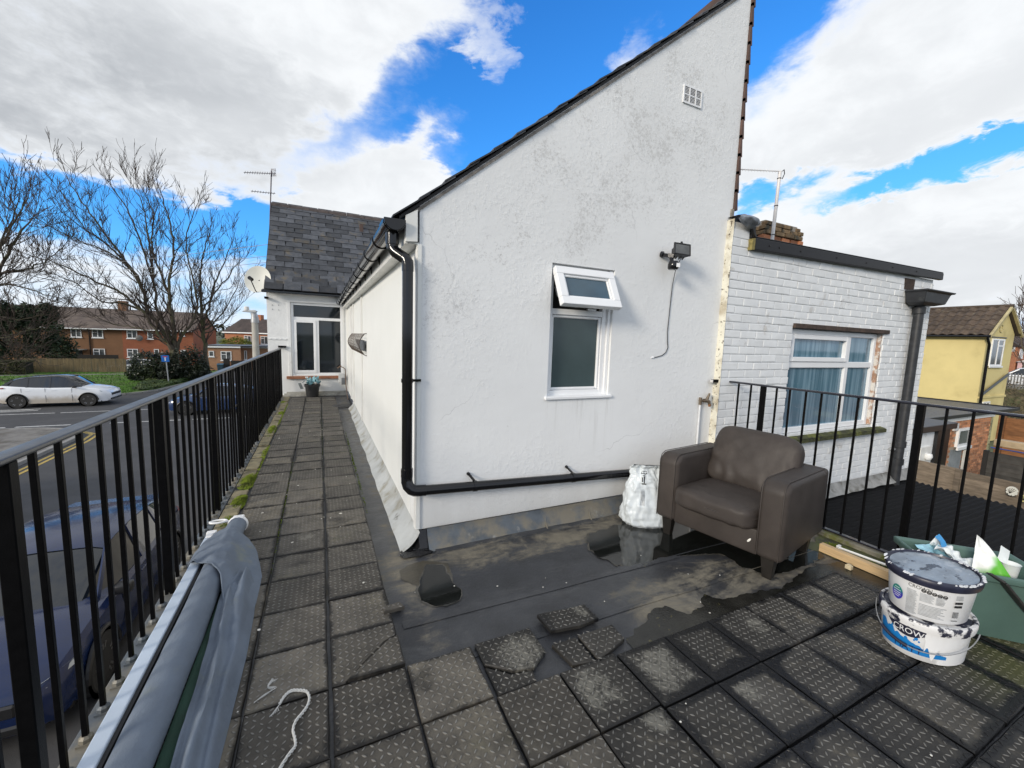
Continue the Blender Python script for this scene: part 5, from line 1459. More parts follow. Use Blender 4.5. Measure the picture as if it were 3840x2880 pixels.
for k in range(5):
    ph = -.20 + .115 * k; zz = Z2 + .148 - .002 * k
    ring_ = [(ph + .0095 / .17 * math.cos(a), zz + .009 * math.sin(a)) for a in [2 * PI * i / 16 for i in range(16)]]
    inn = [(ph + .006 / .17 * math.cos(a), zz + .0055 * math.sin(a)) for a in [2 * PI * i / 16 for i in range(16)]]
    g.add([tub_pt(a, b_, Z2, H2, -.0022) for a, b_ in ring_ + inn], [(i, (i + 1) % 16, 16 + (i + 1) % 16, 16 + i) for i in range(16)])
    on_tub(g, ph - .03, ph + .03, zz - .0035, zz + .0025, Z2, H2, 3, 1, -.0022)
for zz in (.112, .094): on_tub(g, .50, .70, Z2 + zz, Z2 + zz + .011, Z2, H2, 6, 1, -.0022)
ob('printed_icons', g, ink, t2)
g = G()
r2 = random.Random(6)
for col_, (p0, p1) in enumerate(((-.58, -.30), (-.27, .05), (.08, .32))):
    for k in range(9 if col_ else 26):
        z = Z2 + .132 - k * .0047
        on_tub(g, p0, p1 - r2.uniform(0, .07), z, z + .0026, Z2, H2, 8, 1, -.0022)
for k in range(9):
    z = Z2 + .078 - k * .0066
    on_tub(g, -.27, .34 - r2.uniform(0, .2), z, z + .003, Z2, H2, 12, 1, -.0022)
for k in range(6): on_tub(g, .50, .70 - r2.uniform(0, .04), Z2 + .152 - k * .004, Z2 + .154 - k * .004, Z2, H2, 5, 1, -.0022)
ob('small_print', g, ink_g, t2, kind='stuff')
g = G()
for k in range(13): on_tub(g, .50 + .0115 * k, .50 + .0115 * k + (.004 if k % 3 else .008), Z2 + .042, Z2 + .073, Z2, H2, 1, 1, -.0022)
on_tub(g, .49, .66, Z2 + .026, Z2 + .029, Z2, H2, 4, 1, -.0022)
ob('barcode', g, ink, t2)

# ================================================================== GREEN BOX OF RUBBISH
gb = thing('recycling_box', 'green plastic recycling box behind the paint tubs, full of rubbish', 'recycling box', (3.15, .80, 0), RAD(-45), local=True)
greenp = M('green_plastic', (.078, .14, .122), .45, var=.12, vs=4, bump=.0006, bs=90, col2=(.11, .19, .165), s2=6, t2=(.58, .75))
L2, W2, HH = .25, .165, .355
def brect(kx, ky, z): return [(-L2 * kx, -W2 * ky, z), (L2 * kx, -W2 * ky, z), (L2 * kx, W2 * ky, z), (-L2 * kx, W2 * ky, z)]
rs_ = [brect(.80, .72, .002), brect(.95, .94, HH - .045), brect(.955, .945, HH - .04), brect(1.03, 1.05, HH - .035), brect(1.04, 1.06, HH), brect(1.0, 1.0, HH + .004), brect(.93, .91, HH - .01), brect(.78, .69, .012)]
g = G(); g.add([q for r_ in rs_ for q in r_], [(3, 2, 1, 0)] + [(i * 4 + k, i * 4 + (k + 1) % 4, i * 4 + 4 + (k + 1) % 4, i * 4 + 4 + k) for i in range(7) for k in range(4)] + [(28, 29, 30, 31)])
ob('box_body', g, greenp, gb, bev=.008, seg=2, smooth=40)
g = G()
g.beam((-.18, .158, HH - .09), (.02, .158, HH - .09), .004, .05)
ob('inner_panel', g, greenp, gb, bev=.002, seg=1)
strapm = M('dark_strap', (.022, .021, .020), .55, var=.3, vs=20)
g = G()
sp_ = [(-.03, -.172, HH + .008), (.02, -.186, HH - .02), (.10, -.185, HH - .12), (.19, -.18, HH - .22), (.26, -.16, HH - .29)]
for a, b_ in zip(sp_[:-1], sp_[1:]): g.beam(a, b_, .012, .042, (0, -1, .3))
ob('strap', g, strapm, gb, bev=.003, seg=1)
def crumple(cx, cy, cz, wx, wy, tilt, rz, amp, seed, n=14):
    g = G(); mtx = Matrix.Translation((cx, cy, cz)) @ Matrix.Rotation(rz, 4, 'Z') @ Matrix.Rotation(tilt, 4, 'X')
    def f(u, v):
        x, y = (u - .5) * wx, (v - .5) * wy
        z = amp * (wob(x * 14 + seed, y * 14, seed) + .6 * wob(x * 34, y * 34 + seed, 2))
        return tuple(mtx @ Vector((x + z * .2, y, z)))
    g.grid(f, n, n); return g
def btop(x, y, z):                                                  # box frame to world
    c_, s_ = math.cos(RAD(-45)), math.sin(RAD(-45))
    return (3.15 + x * c_ - y * s_, .80 + x * s_ + y * c_, z)
def loose(name, label, cat, g, m, at):
    return tag(ob(name, g, m, at=at, smooth=70), label, cat, 'rubbish in the green box')
film = M('white_film', (.68, .72, .72), .35, var=.08, vs=12); filmb = M('pale_blue_film', (.30, .55, .66), .35, var=.1); blu = M('bright_blue_film', (.03, .28, .62), .35)
c_ = btop(-.06, .03, .35); loose('plastic_bag', 'crumpled white plastic bag in the green box', 'plastic bag', crumple(*c_, .17, .17, .5, .4, .055, 3, 20), film, c_)
c_ = btop(-.13, .05, .345); loose('blue_wrapper', 'pale blue wrapper at the left of the rubbish in the green box', 'wrapper', crumple(*c_, .13, .10, .3, -.4, .025, 5), filmb, c_)
c_ = btop(-.075, .09, .385); loose('blue_scrap', 'bright blue plastic scrap poking up behind the white bag', 'wrapper', crumple(*c_, .05, .09, .9, .2, .012, 6, 8), blu, c_)
pkm = M('green_white_packet', (.72, .74, .74), .35, var=.04)
tt, bb2 = nodes_of(pkm)
ps = tt.new('ShaderNodeTexCoord').outputs['Generated']
pxs = tt.sep(ps)
tt.put(bb2.inputs['Base Color'], tt.mix(tt.step(tt.math('ADD', tt.math('SUBTRACT', 1, pxs[2]), tt.math('MULTIPLY', pxs[0], .6)), .92, 1.1), (.74, .76, .76), (.10, .42, .03)))
c_ = btop(.045, -.03, .395)
g = G(); mt_ = Matrix.Translation(c_) @ Matrix.Rotation(RAD(-62), 4, 'Z') @ Matrix.Rotation(RAD(74), 4, 'X')
def pkf(u, v):
    x = -.055 + (.15 * u) * (1 - v) ** .8 + .012 * v; y = -.10 + .20 * v
    return tuple(mt_ @ Vector((x, y, .016 * math.sin(u * PI) * (1 - v) + .010 * wob(u * 4, v * 5, 1))))
g.grid(pkf, 12, 12)
loose('tissue_packet', 'pointed white packet with a lime green corner standing in the green box', 'packet', g, pkm, c_)
c_ = btop(.115, -.01, .40)
g = G(); mt_ = Matrix.Translation(c_) @ Matrix.Rotation(RAD(-25), 4, 'Z') @ Matrix.Rotation(RAD(70), 4, 'X') @ Matrix.Rotation(RAD(-35), 4, 'Z')
g.grid(lambda u, v: tuple(mt_ @ Vector(((u - .5) * .05, (v - .5) * .10, .004 * math.sin(v * 4)))), 4, 6)
loose('paper_tag', 'small white paper tag standing at the right of the green box', 'paper', g, film, c_)
c_ = btop(.13, -.04, .345)
loose('paper_cup', 'white paper cup tucked in the right of the green box', 'cup', G().lathe([(.026, -.05), (.036, .035), (.038, .037), (.034, .035), (.025, -.046)], c_, 16), film, c_)

# ================================================================== TIMBER AND ODDMENTS BY THE RIGHT-HAND RAIL
b1 = tag(ob('timber_batten', G().prism([(3.272, 1.57, DZ + .007), (3.318, 1.572, DZ + .007), (3.318, 1.572, .043), (3.272, 1.57, .043)], (.02, -1.5, 0)), timber_new, at=(3.3, 1.0, DZ), bev=.002, seg=1), 'long pale pine batten lying on the algae covered edge', 'timber batten')
b2 = tag(ob('timber_batten', G().prism([(3.38, .80, DZ + .006), (3.44, .80, DZ + .006), (3.44, .80, .075), (3.38, .80, .075)], (.01, -1.3, 0)), timber_new, at=(3.41, .3, DZ), bev=.002, seg=1), 'thicker pine batten at the right of the green box', 'timber batten')
g = G(); g.tube([(3.43, 1.52, .004), (3.47, 1.08, .012)], .0085, 8); g.box(3.415, 3.45, 1.515, 1.53, -.012, .02)
tag(ob('curtain_rod', g, white_upvc, at=(3.45, 1.3, 0), smooth=40), 'thin white rod with a T end lying behind the pine batten', 'rod')
g = G(); g.box(3.185, 3.215, 1.33, 1.366, DZ + .006, .012); g.box(3.19, 3.21, 1.336, 1.36, .0121, .018); g.tube([(3.184, 1.348, -.004), (3.176, 1.348, -.004)], .007, 8)
tag(ob('plastic_socket', g, M('cream_plastic', (.60, .52, .36), .5, var=.1), at=(3.2, 1.35, DZ), bev=.003, seg=1), 'small cream plastic block in front of the pine batten', 'plastic block')
g = G(); g.box(3.43, 3.49, 1.10, 1.16, DZ + .006, .03); g.tube([(3.46, 1.18, .02), (3.45, 1.20, .05), (3.43, 1.17, .06)], .006, 6); g.box(3.44, 3.455, 1.16, 1.19, .0, .045)
tag(ob('curtain_bracket', g, MATS['cream_plastic'], at=(3.46, 1.13, DZ), bev=.003, seg=1), 'cream plastic bracket at the end of the white rod', 'bracket')

# ================================================================== ROLLED-UP AWNING
aw = thing('awning', 'rolled up grey awning lying along the foot of the left railing', 'awning', (-.55, 1.5, 0))
rail_w = M('awning_rail_white', (.50, .58, .68), .38, var=.06, vs=6)
canvas = M('grey_canvas', (.125, .155, .20), .85, var=.14, vs=4, bump=.0012, bs=220, bump2=.012, bs2=8, col2=(.165, .185, .17), s2=3.5, t2=(.58, .72))
greenc = M('green_canvas', (.013, .05, .032), .75, var=.3, vs=5, bump=.001, bs=200)
ob('front_rail', G().box(-.700, -.648, -.9, 3.16, .02, .098), rail_w, aw, bev=.005, seg=2)
ob('rail_slot', G().box(-.6475, -.634, -.9, 3.0, .03, .088), rubber_black, aw)
ob('rail_end', (lambda g: (g.box(-.70, -.645, 3.165, 3.20, .03, .11), g.box(-.69, -.655, 3.10, 3.16, .0985, .112), g)[-1])(G()), white_upvc, aw, bev=.004, seg=1)
g = G(); pts = [(-.560 + .010 * wob(y, 0, 1), y, .078) for y in [x_ * .03 - .9 for x_ in range(136)]]
g.tube(pts, .064, 28)
def rollw(x, y, z):
    dx, dz = x + .56, z - .078; a = math.atan2(dz, dx)
    k = .055 * (abs(wob(a * 1.1 + y * 1.6, y * 2.1, 3)) - .25) + .05 * (abs(wob(a * 2.2 - y * 3.2, y * 5, 8)) - .2) + .03 * math.copysign(1, wob(a * .9, 0, 2)) * abs(wob(a * .9, y * .4, 2))
    return (-.56 + dx * (1 + k), y, .078 + dz * (1 + k))
g.v = [rollw(*v_) for v_ in g.v]
ob('fabric_roll', g, canvas, aw, smooth=50)
ob('roller_end', G().tube([(-.555, 3.16, .075), (-.55, 3.32, .07)], .058, 14), canvas, aw, smooth=40)
g = G(); g.tube([(-.549, 3.32, .07), (-.547, 3.345, .07)], .064, 16); g.box(-.585, -.515, 3.33, 3.40, .03, .115); g.box(-.58, -.55, 3.40, 3.42, .05, .09)
ob('end_cap', g, white_upvc, aw, bev=.006, seg=1, smooth=40)
g = G(); g.tube([(-.665 + .036 * math.cos(a) * 1.35, 3.345 + .024 * math.sin(a), .105) for a in [2 * PI * i / 20 for i in range(20)]], .008, 8, closed=True); g.tube([(-.617, 3.345, .10), (-.585, 3.36, .085)], .008, 6)
ob('crank_eye', g, white_upvc, aw, smooth=60)
g = G(); g.grid(lambda u, v: (-.500 + .13 * u, -.9 + 3.75 * v, .050 - .045 * u + .010 * math.sin(u * 7) + .006 * wob(u * 3, v * 9, 4)), 10, 60)
ob('green_fabric', g, greenc, aw, smooth=60)
# the loose cloth: a fold thrown over the roll, then a long tail on the tiles
def lerp_t(x, T):
    if x <= T[0][0]: return T[0][1]
    for (a, p), (b_, q) in zip(T[:-1], T[1:]):
        if x <= b_: return p + (q - p) * (x - a) / (b_ - a)
    return T[-1][1]
hemy = [(-.735, 2.86), (-.70, 2.80), (-.64, 2.72), (-.56, 2.63), (-.50, 2.52), (-.465, 2.36), (-.43, 2.26), (-.33, 2.24)]
endy = [(-.735, 2.97), (-.70, 3.04), (-.62, 3.12), (-.55, 3.14), (-.49, 3.08), (-.44, 3.04), (-.38, 2.90), (-.33, 2.66)]
zt = [(-.735, .030), (-.715, .085), (-.68, .120), (-.62, .140), (-.56, .160), (-.51, .150), (-.46, .100), (-.41, .072), (-.365, .04), (-.33, .003)]
def clothA(u, v):
    x = -.735 + .405 * u
    y = lerp_t(x, hemy) + (lerp_t(x, endy) - lerp_t(x, hemy)) * v
    z = lerp_t(x, zt) * (1 - .25 * abs(v - .4) ** 2) + .010 * wob(x * 14, y * 9, 1) + .006 * wob(x * 30, y * 25, 2) + .014 * (abs(((x * 3.4 + y * 2.6 + .4 * wob(x * 5, y * 5, 3)) % 1) - .5) * 2 - .5) * (.35 + u) + .010 * (abs(((x * 5.2 - y * 4.4) % 1) - .5) * 2 - .5) * u
    return (x, y, max(z, .002))
g = G(); g.grid(clothA, 48, 36)
oo_ = [(-1.0, -.335), (1.2, -.335), (1.6, -.325), (2.0, -.318), (2.3, -.326), (2.66, -.355)]
ii_ = [(-1.0, -.43), (1.4, -.445), (1.9, -.462), (2.2, -.478), (2.45, -.49), (2.66, -.44)]
def clothB(u, v):
    y = -.9 + 3.5 * v
    xi, xo = lerp_t(y, ii_), lerp_t(y, oo_)
    x = xi + (xo - xi) * u
    big = .075 + .02 * wob(0, y * 2, 4) + (.02 if y > 2.1 else 0)
    prof_ = math.sin(PI * min(1, (.18 + .82 * u))) ** .8
    z = .004 + big * prof_ + .022 * wob(x * 24, y * 3.6, 6) * prof_ + .013 * math.sin(u * 13 + y * 2.2) * prof_ + .010 * abs(wob(x * 30 + y * 9, y * 7, 1)) * prof_
    tri = abs(((u * 2.6 + y * .55 + .35 * wob(u * 3, y * 2, 2)) % 1) - .5) * 2
    tri2 = abs(((u * 1.4 - y * 1.1 + .5 * wob(u * 2, y * 3, 5)) % 1) - .5) * 2
    z += (.020 * (tri ** 1.5 - .4) + .014 * (tri2 ** 2 - .3)) * prof_
    if u < .12: z += .018 * (1 - u / .12)
    return (x, y, max(z, .002 + .001 * u))
g.grid(clothB, 26, 110)
ob('loose_cloth', g, canvas, aw, smooth=70)
g = G(); g.tube([(x, lerp_t(x, hemy) + .004, clothA((x + .735) / .405, .01)[2] + .001) for x in [-.73 + .012 * i for i in range(26)]], .0045, 5)
ob('hem', g, canvas, aw, smooth=60)
g = G(); g.box(-.735, -.70, 2.66, 2.705, .0, .012)
tag(ob('timber_offcut', g, timber_new, at=(-.72, 2.68, 0)), 'small wooden offcut under the awning rail', 'wood offcut')
fray = M('frayed_string', (.42, .38, .30), .9)
g = G()
for k, (y, L) in enumerate(((1.83, .05), (1.86, .07), (1.845, .035), (2.15, .03))):
    g.tube([(-.70, y, .06), (-.715, y - L * .4, .045), (-.722, y - L, .01 + .01 * k)], .0012, 4)
ob('frayed_thread', g, fray, aw)

# ================================================================== ROPE, STRING, PLANT POT, LITTER
rp = [(-.165, 1.668), (-.150, 1.700), (-.128, 1.717), (-.10, 1.708), (-.072, 1.690), (-.060, 1.655), (-.066, 1.618), (-.083, 1.590), (-.103, 1.565), (-.111, 1.530), (-.103, 1.49), (-.101, 1.46), (-.118, 1.438), (-.140, 1.402), (-.16, 1.36), (-.175, 1.30)]
def smooth_pts(P_, n=6):
    out = []
    for i in range(len(P_) - 1):
        p0, p1, p2, p3 = [Vector(P_[max(0, min(len(P_) - 1, i + d))]) for d in (-1, 0, 1, 2)]
        for k in range(n):
            t_ = k / n
            out.append(.5 * ((2 * p1) + (p2 - p0) * t_ + (2 * p0 - 5 * p1 + 4 * p2 - p3) * t_ * t_ + (3 * p1 - p0 - 3 * p2 + p3) * t_ ** 3))
    out.append(Vector(P_[-1])); return out
sp2 = smooth_pts(rp, 8)
g = G()
for s_ in range(3):
    g.tube([(p.x + .0026 * math.cos(i * .62 + s_ * 2.094), p.y + .0026 * math.sin(i * .62 + s_ * 2.094), .0072 + .0028 * math.sin(i * .62 + s_ * 2.094)) for i, p in enumerate(sp2)], .0028, 6)
for k in range(6): g.tube([(-.165, 1.668, .007), (-.17 - .003 * k, 1.655 - .004 * k, .006), (-.165 - .006 * k, 1.64 - .003 * k, .003)], .001, 4)
tag(ob('rope', g, M('white_rope', (.56, .56, .54), .8, var=.1, vs=40), at=(-.1, 1.55, 0), smooth=60), 'white twisted rope curled on the paving tiles in the foreground', 'rope')
g = G()
for k in range(4): g.tube([(p.x, p.y, .004 + .002 * k) for p in smooth_pts([(-.20, 1.80 + .004 * k), (-.215, 1.775), (-.20 + .006 * k, 1.755), (-.225, 1.735), (-.255, 1.72 - .004 * k)], 5)], .0012, 4)
for k in range(4): g.tube([(-.20, 1.80, .004), (-.205 + .008 * k, 1.815 - .003 * k, .006)], .001, 4)
tag(ob('string', g, MATS['white_rope'], at=(-.22, 1.76, 0)), 'frayed white string lying beside the grey awning cloth', 'string')
g = G(); r2 = random.Random(12)
for i in range(90):
    if i < 55: x, y = r2.uniform(-.55, .30), r2.uniform(1.0, 9.5)
    else: x, y = r2.uniform(.3, 3.0), r2.uniform(.5, 2.4)
    s_ = r2.uniform(.0025, .006) if i > 16 else r2.uniform(.006, .013); a0 = r2.uniform(0, PI)
    z = .0026 if y < 1.36 or x < .3 else DZ + .004
    pl = [(x + s_ * r2.uniform(.5, 1.2) * math.cos(a0 + 2 * PI * k / 6), y + s_ * r2.uniform(.5, 1.2) * math.sin(a0 + 2 * PI * k / 6), z) for k in range(6)]
    g.prism(pl, (0, 0, .0015))
ob('paint_flakes', g, M('paint_flake', (.66, .64, .58), .8, var=.2, vs=30), kind='stuff')
pot = thing('plant_pot', 'black plastic plant pot with blue netting at the far end of the walkway', 'plant pot', (-.16, 10.27, 0))
ob('pot_body', G().lathe([(.125, 0), (.15, .23), (.165, .232), (.168, .285), (.158, .287), (.145, .23), (.0, .22)], (-.16, 10.27, 0), 28), M('black_pot', (.022, .022, .024), .45, var=.2), pot, smooth=40)
netm = M('blue_netting', (.22, .42, .47), .5, var=.25, vs=20)
g = crumple(-.13, 10.26, .37, .26, .24, .4, .3, .10, 4, 22); g2 = crumple(-.16, 10.25, .34, .22, .2, -.5, 1.2, .08, 9, 18); g.add(g2.v, g2.f)
ob('netting', g, netm, pot, smooth=60)
g = G(); g.tube([(-.20, 10.22, .38), (-.29, 10.14, .40), (-.35, 10.08, .34)], .012, 6); g.obox((-.385, 10.06, .27), (.35, .3, -1), (1, -.3, .2), (0, 1, .3), .07, .03, .004)
ob('trowel', g, M('trowel_grey', (.30, .34, .36), .4, metal=.4), pot, bev=.003, seg=1)
g = G(); g.box(-.30, -.24, 10.23, 10.27, .43, .46)
ob('netting_tag', g, film, pot)

# ================================================================== CARS
car_glass = M('car_glass', (.012, .015, .018), .04, var=.1, spec=.8)
tyre_m = M('tyre_rubber', (.018, .018, .018), .8, var=.2)
rim_m = M('alloy_rim', (.20, .20, .205), .35, metal=.7, var=.1)
trim_m = M('black_trim', (.012, .012, .013), .4, var=.2)
lampg = M('lamp_glass', (.45, .48, .5), .1, var=.1, spec=.8)
def car(name, label, loc, rotz, paint, roofm, L=4.35, Wd=1.80, H=1.52, dirty=None, group=None, plate=None, full=True):
    c = thing(name, label, 'car', loc, rotz, group, local=True)
    hl, hw = L / 2, Wd / 2; k = H / 1.52
    ax_r, ax_f, wr = -hl * .605, hl * .62, .345
    # body stations: x, half width, sill z, shoulder z (top of lower body), inner top half width
    st = [(-hl, .72, .40, .80, .60), (-hl + .06, .86, .30, .98, .74), (-hl + .30, .95, .24, 1.06, .80), (-hl * .6, .995, .2, 1.01, .80), (-hl * .3, 1.0, .2, .965, .80), (0, 1.0, .2, .945, .80), (hl * .3, 1.0, .2, .94, .78), (hl * .46, .99, .2, .955, .76),
          (hl * .62, .985, .2, .93, .70), (hl * .80, .96, .22, .86, .62), (hl - .14, .90, .24, .76, .55), (hl - .03, .78, .30, .66, .48), (hl, .66, .36, .58, .42)]
    ring = []
    for x, w_, zs, zb, wt in st:
        zb *= k; w_ *= hw; wt *= w_
        half = [(w_ * .80, zs - .02), (w_ * .95, zs + .02), (w_ * .985, zs + (zb - zs) * .30), (w_, zs + (zb - zs) * .62), (w_ * .975, zb - .06), (w_ * .92, zb - .005), (wt * 1.0, zb + .03 if x > hl * .4 else zb + .005), (wt * .5, zb + (.055 if x > hl * .4 else .005)), (0, zb + (.06 if x > hl * .4 else .005))]
        ring.append([(x, y, z) for y, z in half] + [(x, -y, z) for y, z in reversed(half[:-1])])
    g = G(); n = len(ring[0])
    g.add([p for r_ in ring for p in r_], [(i * n + j, i * n + j + 1, (i + 1) * n + j + 1, (i + 1) * n + j) for i in range(len(ring) - 1) for j in range(n - 1)] + [tuple(range(n)), tuple((len(ring) - 1) * n + j for j in range(n))] + [(i * n, (i + 1) * n, (i + 1) * n + n - 1, i * n + n - 1) for i in range(len(ring) - 1)])
    body = ob('body', g, paint, c, smooth=35)
    # glasshouse
    gs = [(-hl + .30, .70, 1.03, .60, 1.10), (-hl + .66, .76, 1.00, .62, 1.34), (-hl * .44, .80, .975, .66, 1.45), (-hl * .1, .80, .945, .67, 1.505), (hl * .10, .79, .945, .66, 1.49), (hl * .22, .78, .945, .64, 1.43), (hl * .50, .73, .955, .60, 1.0)]
    g = G(); ring = []
    for x, wb_, zb, wt, zt_ in gs:
        half = [(wb_ * hw * 1.16, zb * k), (wt * hw * 1.12, zt_ * k - .05), (wt * hw * .9, zt_ * k - .008), (0, zt_ * k + .01)]
        ring.append([(x, y, z) for y, z in half] + [(x, -y, z) for y, z in reversed(half[:-1])])
    n = 7
    g.add([p for r_ in ring for p in r_], [(i * n + j, i * n + j + 1, (i + 1) * n + j + 1, (i + 1) * n + j) for i in range(len(ring) - 1) for j in range(n - 1)] + [tuple(range(n)), tuple((len(ring) - 1) * n + j for j in range(n))])
    ob('windows', g, car_glass, c, smooth=30)
    g = G(); rp_ = [r_ for r_ in ring[1:6]]
    vs = [(p[0], p[1] * 1.004, p[2] + .012) for r_ in rp_ for p in r_[1:6]]
    g.add(vs, [(i * 5 + j, i * 5 + j + 1, (i + 1) * 5 + j + 1, (i + 1) * 5 + j) for i in range(4) for j in range(4)])
    rear = ring[0]
    g.add([(ring[1][1][0], ring[1][1][1], ring[1][1][2] + .012), (ring[1][5][0], ring[1][5][1], ring[1][5][2] + .012), (-hl + .18, ring[1][5][1] * .98, ring[1][5][2] - .03), (-hl + .18, ring[1][1][1] * .98, ring[1][1][2] - .03)], [(0, 1, 2, 3)])
    ob('roof', g, roofm, c, smooth=40)
    g = G()
    for s in (1, -1):
        def side(i): return Vector((ring[i][0][0], s * ring[i][0][1] + s * .006, ring[i][0][2])), Vector((ring[i][1][0], s * ring[i][1][1] + s * .006, ring[i][1][2]))
        for i, dx, wd in ((0, .0, .10), (2, .0, .07), (3, .10, .07), (6, -.02, .06)):
            a, b_ = side(i) if i < 6 else (Vector((ring[6][0][0], s * ring[6][0][1], ring[6][0][2])), Vector((ring[5][1][0], s * ring[5][1][1] + s * .004, ring[5][1][2])))
            if i == 0: b_ = side(1)[1]
            g.beam(a + Vector((dx, 0, 0)), b_ + Vector((dx, 0, 0)), .02, wd, (1, 0, 0))
    ob('pillar', g, roofm, c, kind='stuff')
    for s in (1, -1):
        for x in (ax_r, ax_f):
            y = s * (hw - .10)
            g = G(); g.lathe([(wr * .66, -.10), (wr * .93, -.105), (wr, -.08), (wr, .08), (wr * .93, .105), (wr * .66, .10)], (x, y, wr), 26, axis='y')
            wheel = ob('wheel', g, tyre_m, c, smooth=40)
            g = G(); g.lathe([(0, .05), (.07, .055), (.07, .03), (wr * .60, .02), (wr * .66, .085), (wr * .70, .085)], (0, 0, 0), 26, axis='y')
            g.v = [(px2 + x, y + s * py2, pz2 + wr) for px2, py2, pz2 in g.v]
            ob('rim_back', g, trim_m, wheel, smooth=40)
            g = G()
            for q in range(5):
                a = 2 * PI * q / 5 + .3
                for d_ in (-.16, .16):
                    g.beam((x + .05 * math.cos(a), y + s * .068, wr + .05 * math.sin(a)), (x + wr * .68 * math.cos(a + d_), y + s * .088, wr + wr * .68 * math.sin(a + d_)), .03, .04, (0, 1, 0))
            ob('rim', g, rim_m, wheel)
            g = G()
            arch = [(x + (wr + .05) * math.cos(PI * t_ / 16), s * hw * (.995 if abs(x) < hl * .7 else .98), wr + (wr + .05) * math.sin(PI * t_ / 16)) for t_ in range(17)]
            g.tube(arch, .028, 6)
            g.lathe([(0, 0), (wr + .045, 0)], (x, s * (hw * .988 + .004), wr), 24, axis='y')
            ob('wheel_arch', g, trim_m, c)
    if full:
        for s in (1, -1):
            g = G(); g.add([(hl - .34, s * hw * .93, .70 * k), (hl - .10, s * hw * .80, .66 * k), (hl - .015, s * hw * .60, .60 * k), (hl - .02, s * hw * .58, .645 * k), (hl - .12, s * hw * .80, .735 * k), (hl - .40, s * hw * .94, .765 * k)], [(0, 1, 2, 3, 4, 5)])
            g.v = [(a + .012, b_ + s * .012, z + .01) for a, b_, z in g.v]
            ob('headlight', g, lampg, c)
            g = G(); g.obox((hl * .40, s * (hw * .98 + .07), .99 * k), (1, 0, 0), (0, 1, 0), (0, 0, 1), .075, .085, .06)
            ob('mirror', g, trim_m, c, bev=.02, seg=2, smooth=50)
            g = G()
            for x in (hl * .34, -hl * .12, -hl * .52): g.beam((x, s * (hw + .001), .28), (x - .02, s * hw * .985, .93 * k), .006, .012, (1, 0, 0))
            ob('door_gap', g, trim_m, c)
            g = G()
            for x in (hl * .02, -hl * .42): g.obox((x, s * (hw * .992), .82 * k), (1, 0, 0), (0, 1, 0), (0, 0, 1), .09, .012, .014)
            ob('door_handle', g, paint, c, bev=.006, seg=1)
            g = G(); g.add([(-hl + .10, s * hw * .90, .90 * k), (-hl + .42, s * hw * .965, .93 * k), (-hl + .42, s * hw * .955, .985 * k), (-hl + .05, s * hw * .80, .96 * k)], [(0, 1, 2, 3)]); g.v = [(a, b_ + s * .015, z) for a, b_, z in g.v]
            ob('tail_light', g, M('tail_red', (.20, .01, .01), .2) if 'tail_red' not in MATS else MATS['tail_red'], c)
        g = G(); g.obox((hl - .02, 0, .56 * k), (1, 0, 0), (0, 1, 0), (0, 0, 1), .035, hw * .60, .07); g.obox((hl - .03, 0, .36), (1, 0, 0), (0, 1, 0), (0, 0, 1), .05, hw * .70, .05)
        ob('grille', g, trim_m, c, bev=.02, seg=1)
        g = G(); g.obox((0, 0, .26), (1, 0, 0), (0, 1, 0), (0, 0, 1), hl * .86, hw * .90, .055)
        ob('underbody', g, trim_m, c, bev=.02, seg=1)
    if plate:
        ob('number_plate', G().obox((hl + .022, 0, .45), (1, 0, 0), (0, 1, 0), (0, 0, 1), .008, .26, .056), M('plate_white', (.72, .72, .70), .4), c)
        vs, fs = text_pts(plate, .105)
        wid = max(v.x for v in vs)
        g = G(); g.add([(hl + .0315, v.x - wid + .235, .45 - .036 + v.y) for v in vs], fs)
        ob('plate_text', g, ink, c, fixn=False)
    return c
white_car = M('white_car_paint', (.72, .74, .77), .22, var=.02, coat=.8, coords='obj')
t, b = nodes_of(white_car)
oz = t.sep(t.new('ShaderNodeTexCoord').outputs['Object'])
dz = t.math('MULTIPLY', t.math('SUBTRACT', 1, t.step(t.math('ADD', oz[2], t.math('MULTIPLY', t.noise(t.new('ShaderNodeTexCoord').outputs['Object'], 3, 4, .6), .3)), .50, .85)), t.math('SUBTRACT', 1, t.step(oz[0], .7, 1.7)))
t.put(b.inputs['Base Color'], t.mix(t.math('MULTIPLY', dz, .8), base_link(b), (.36, .30, .22)))
black_roof = M('black_car_roof', (.015, .016, .018), .15, var=.1, coat=.6)
navy_car = M('navy_car_paint', (.006, .016, .062), .2, var=.1, coat=.35, spec=.4)
blue_car = M('blue_car_paint', (.012, .035, .11), .2, var=.1, coat=1.0)
silver = M('silver_car_paint', (.62, .64, .66), .22, var=.03, coat=.8)
car('hatchback_car', 'white hatchback with a black roof and dirty sills crossing the junction', (-12.72, 30.35, GZ), 0.0, white_car, black_roof, 4.42, 1.86, 1.66)
car('parked_car', 'dark navy car parked below the railing with its number plate just in view', (-3.30, 7.45, GZ), -PI / 2, navy_car, navy_car, 4.3, 1.80, 1.52, plate='-D')
car('waiting_car', 'blue car on the near lane behind the railing bars', (-4.85, 26.1, GZ), PI, blue_car, blue_car, 4.1, 1.78, 1.5)
wc = car('parked_car', 'white car behind the wooden fence, left of its neighbour', (-19.3, 52.6, GZ - .55), PI, silver, silver, 4.0, 1.75, 1.5, group='cars parked behind the fence', full=False)
dup(wc, (-16.6, 52.6, GZ - .25), PI, 'white car behind the right end of the wooden fence, beside the bush', 'cars parked behind the fence')
car('kerbside_car', 'dark car on the far kerb of the side road, only its wheel in view', (-8.6, 12.6, GZ + .11), PI / 2, navy_car, black_roof, 4.2, 1.8, 1.5)

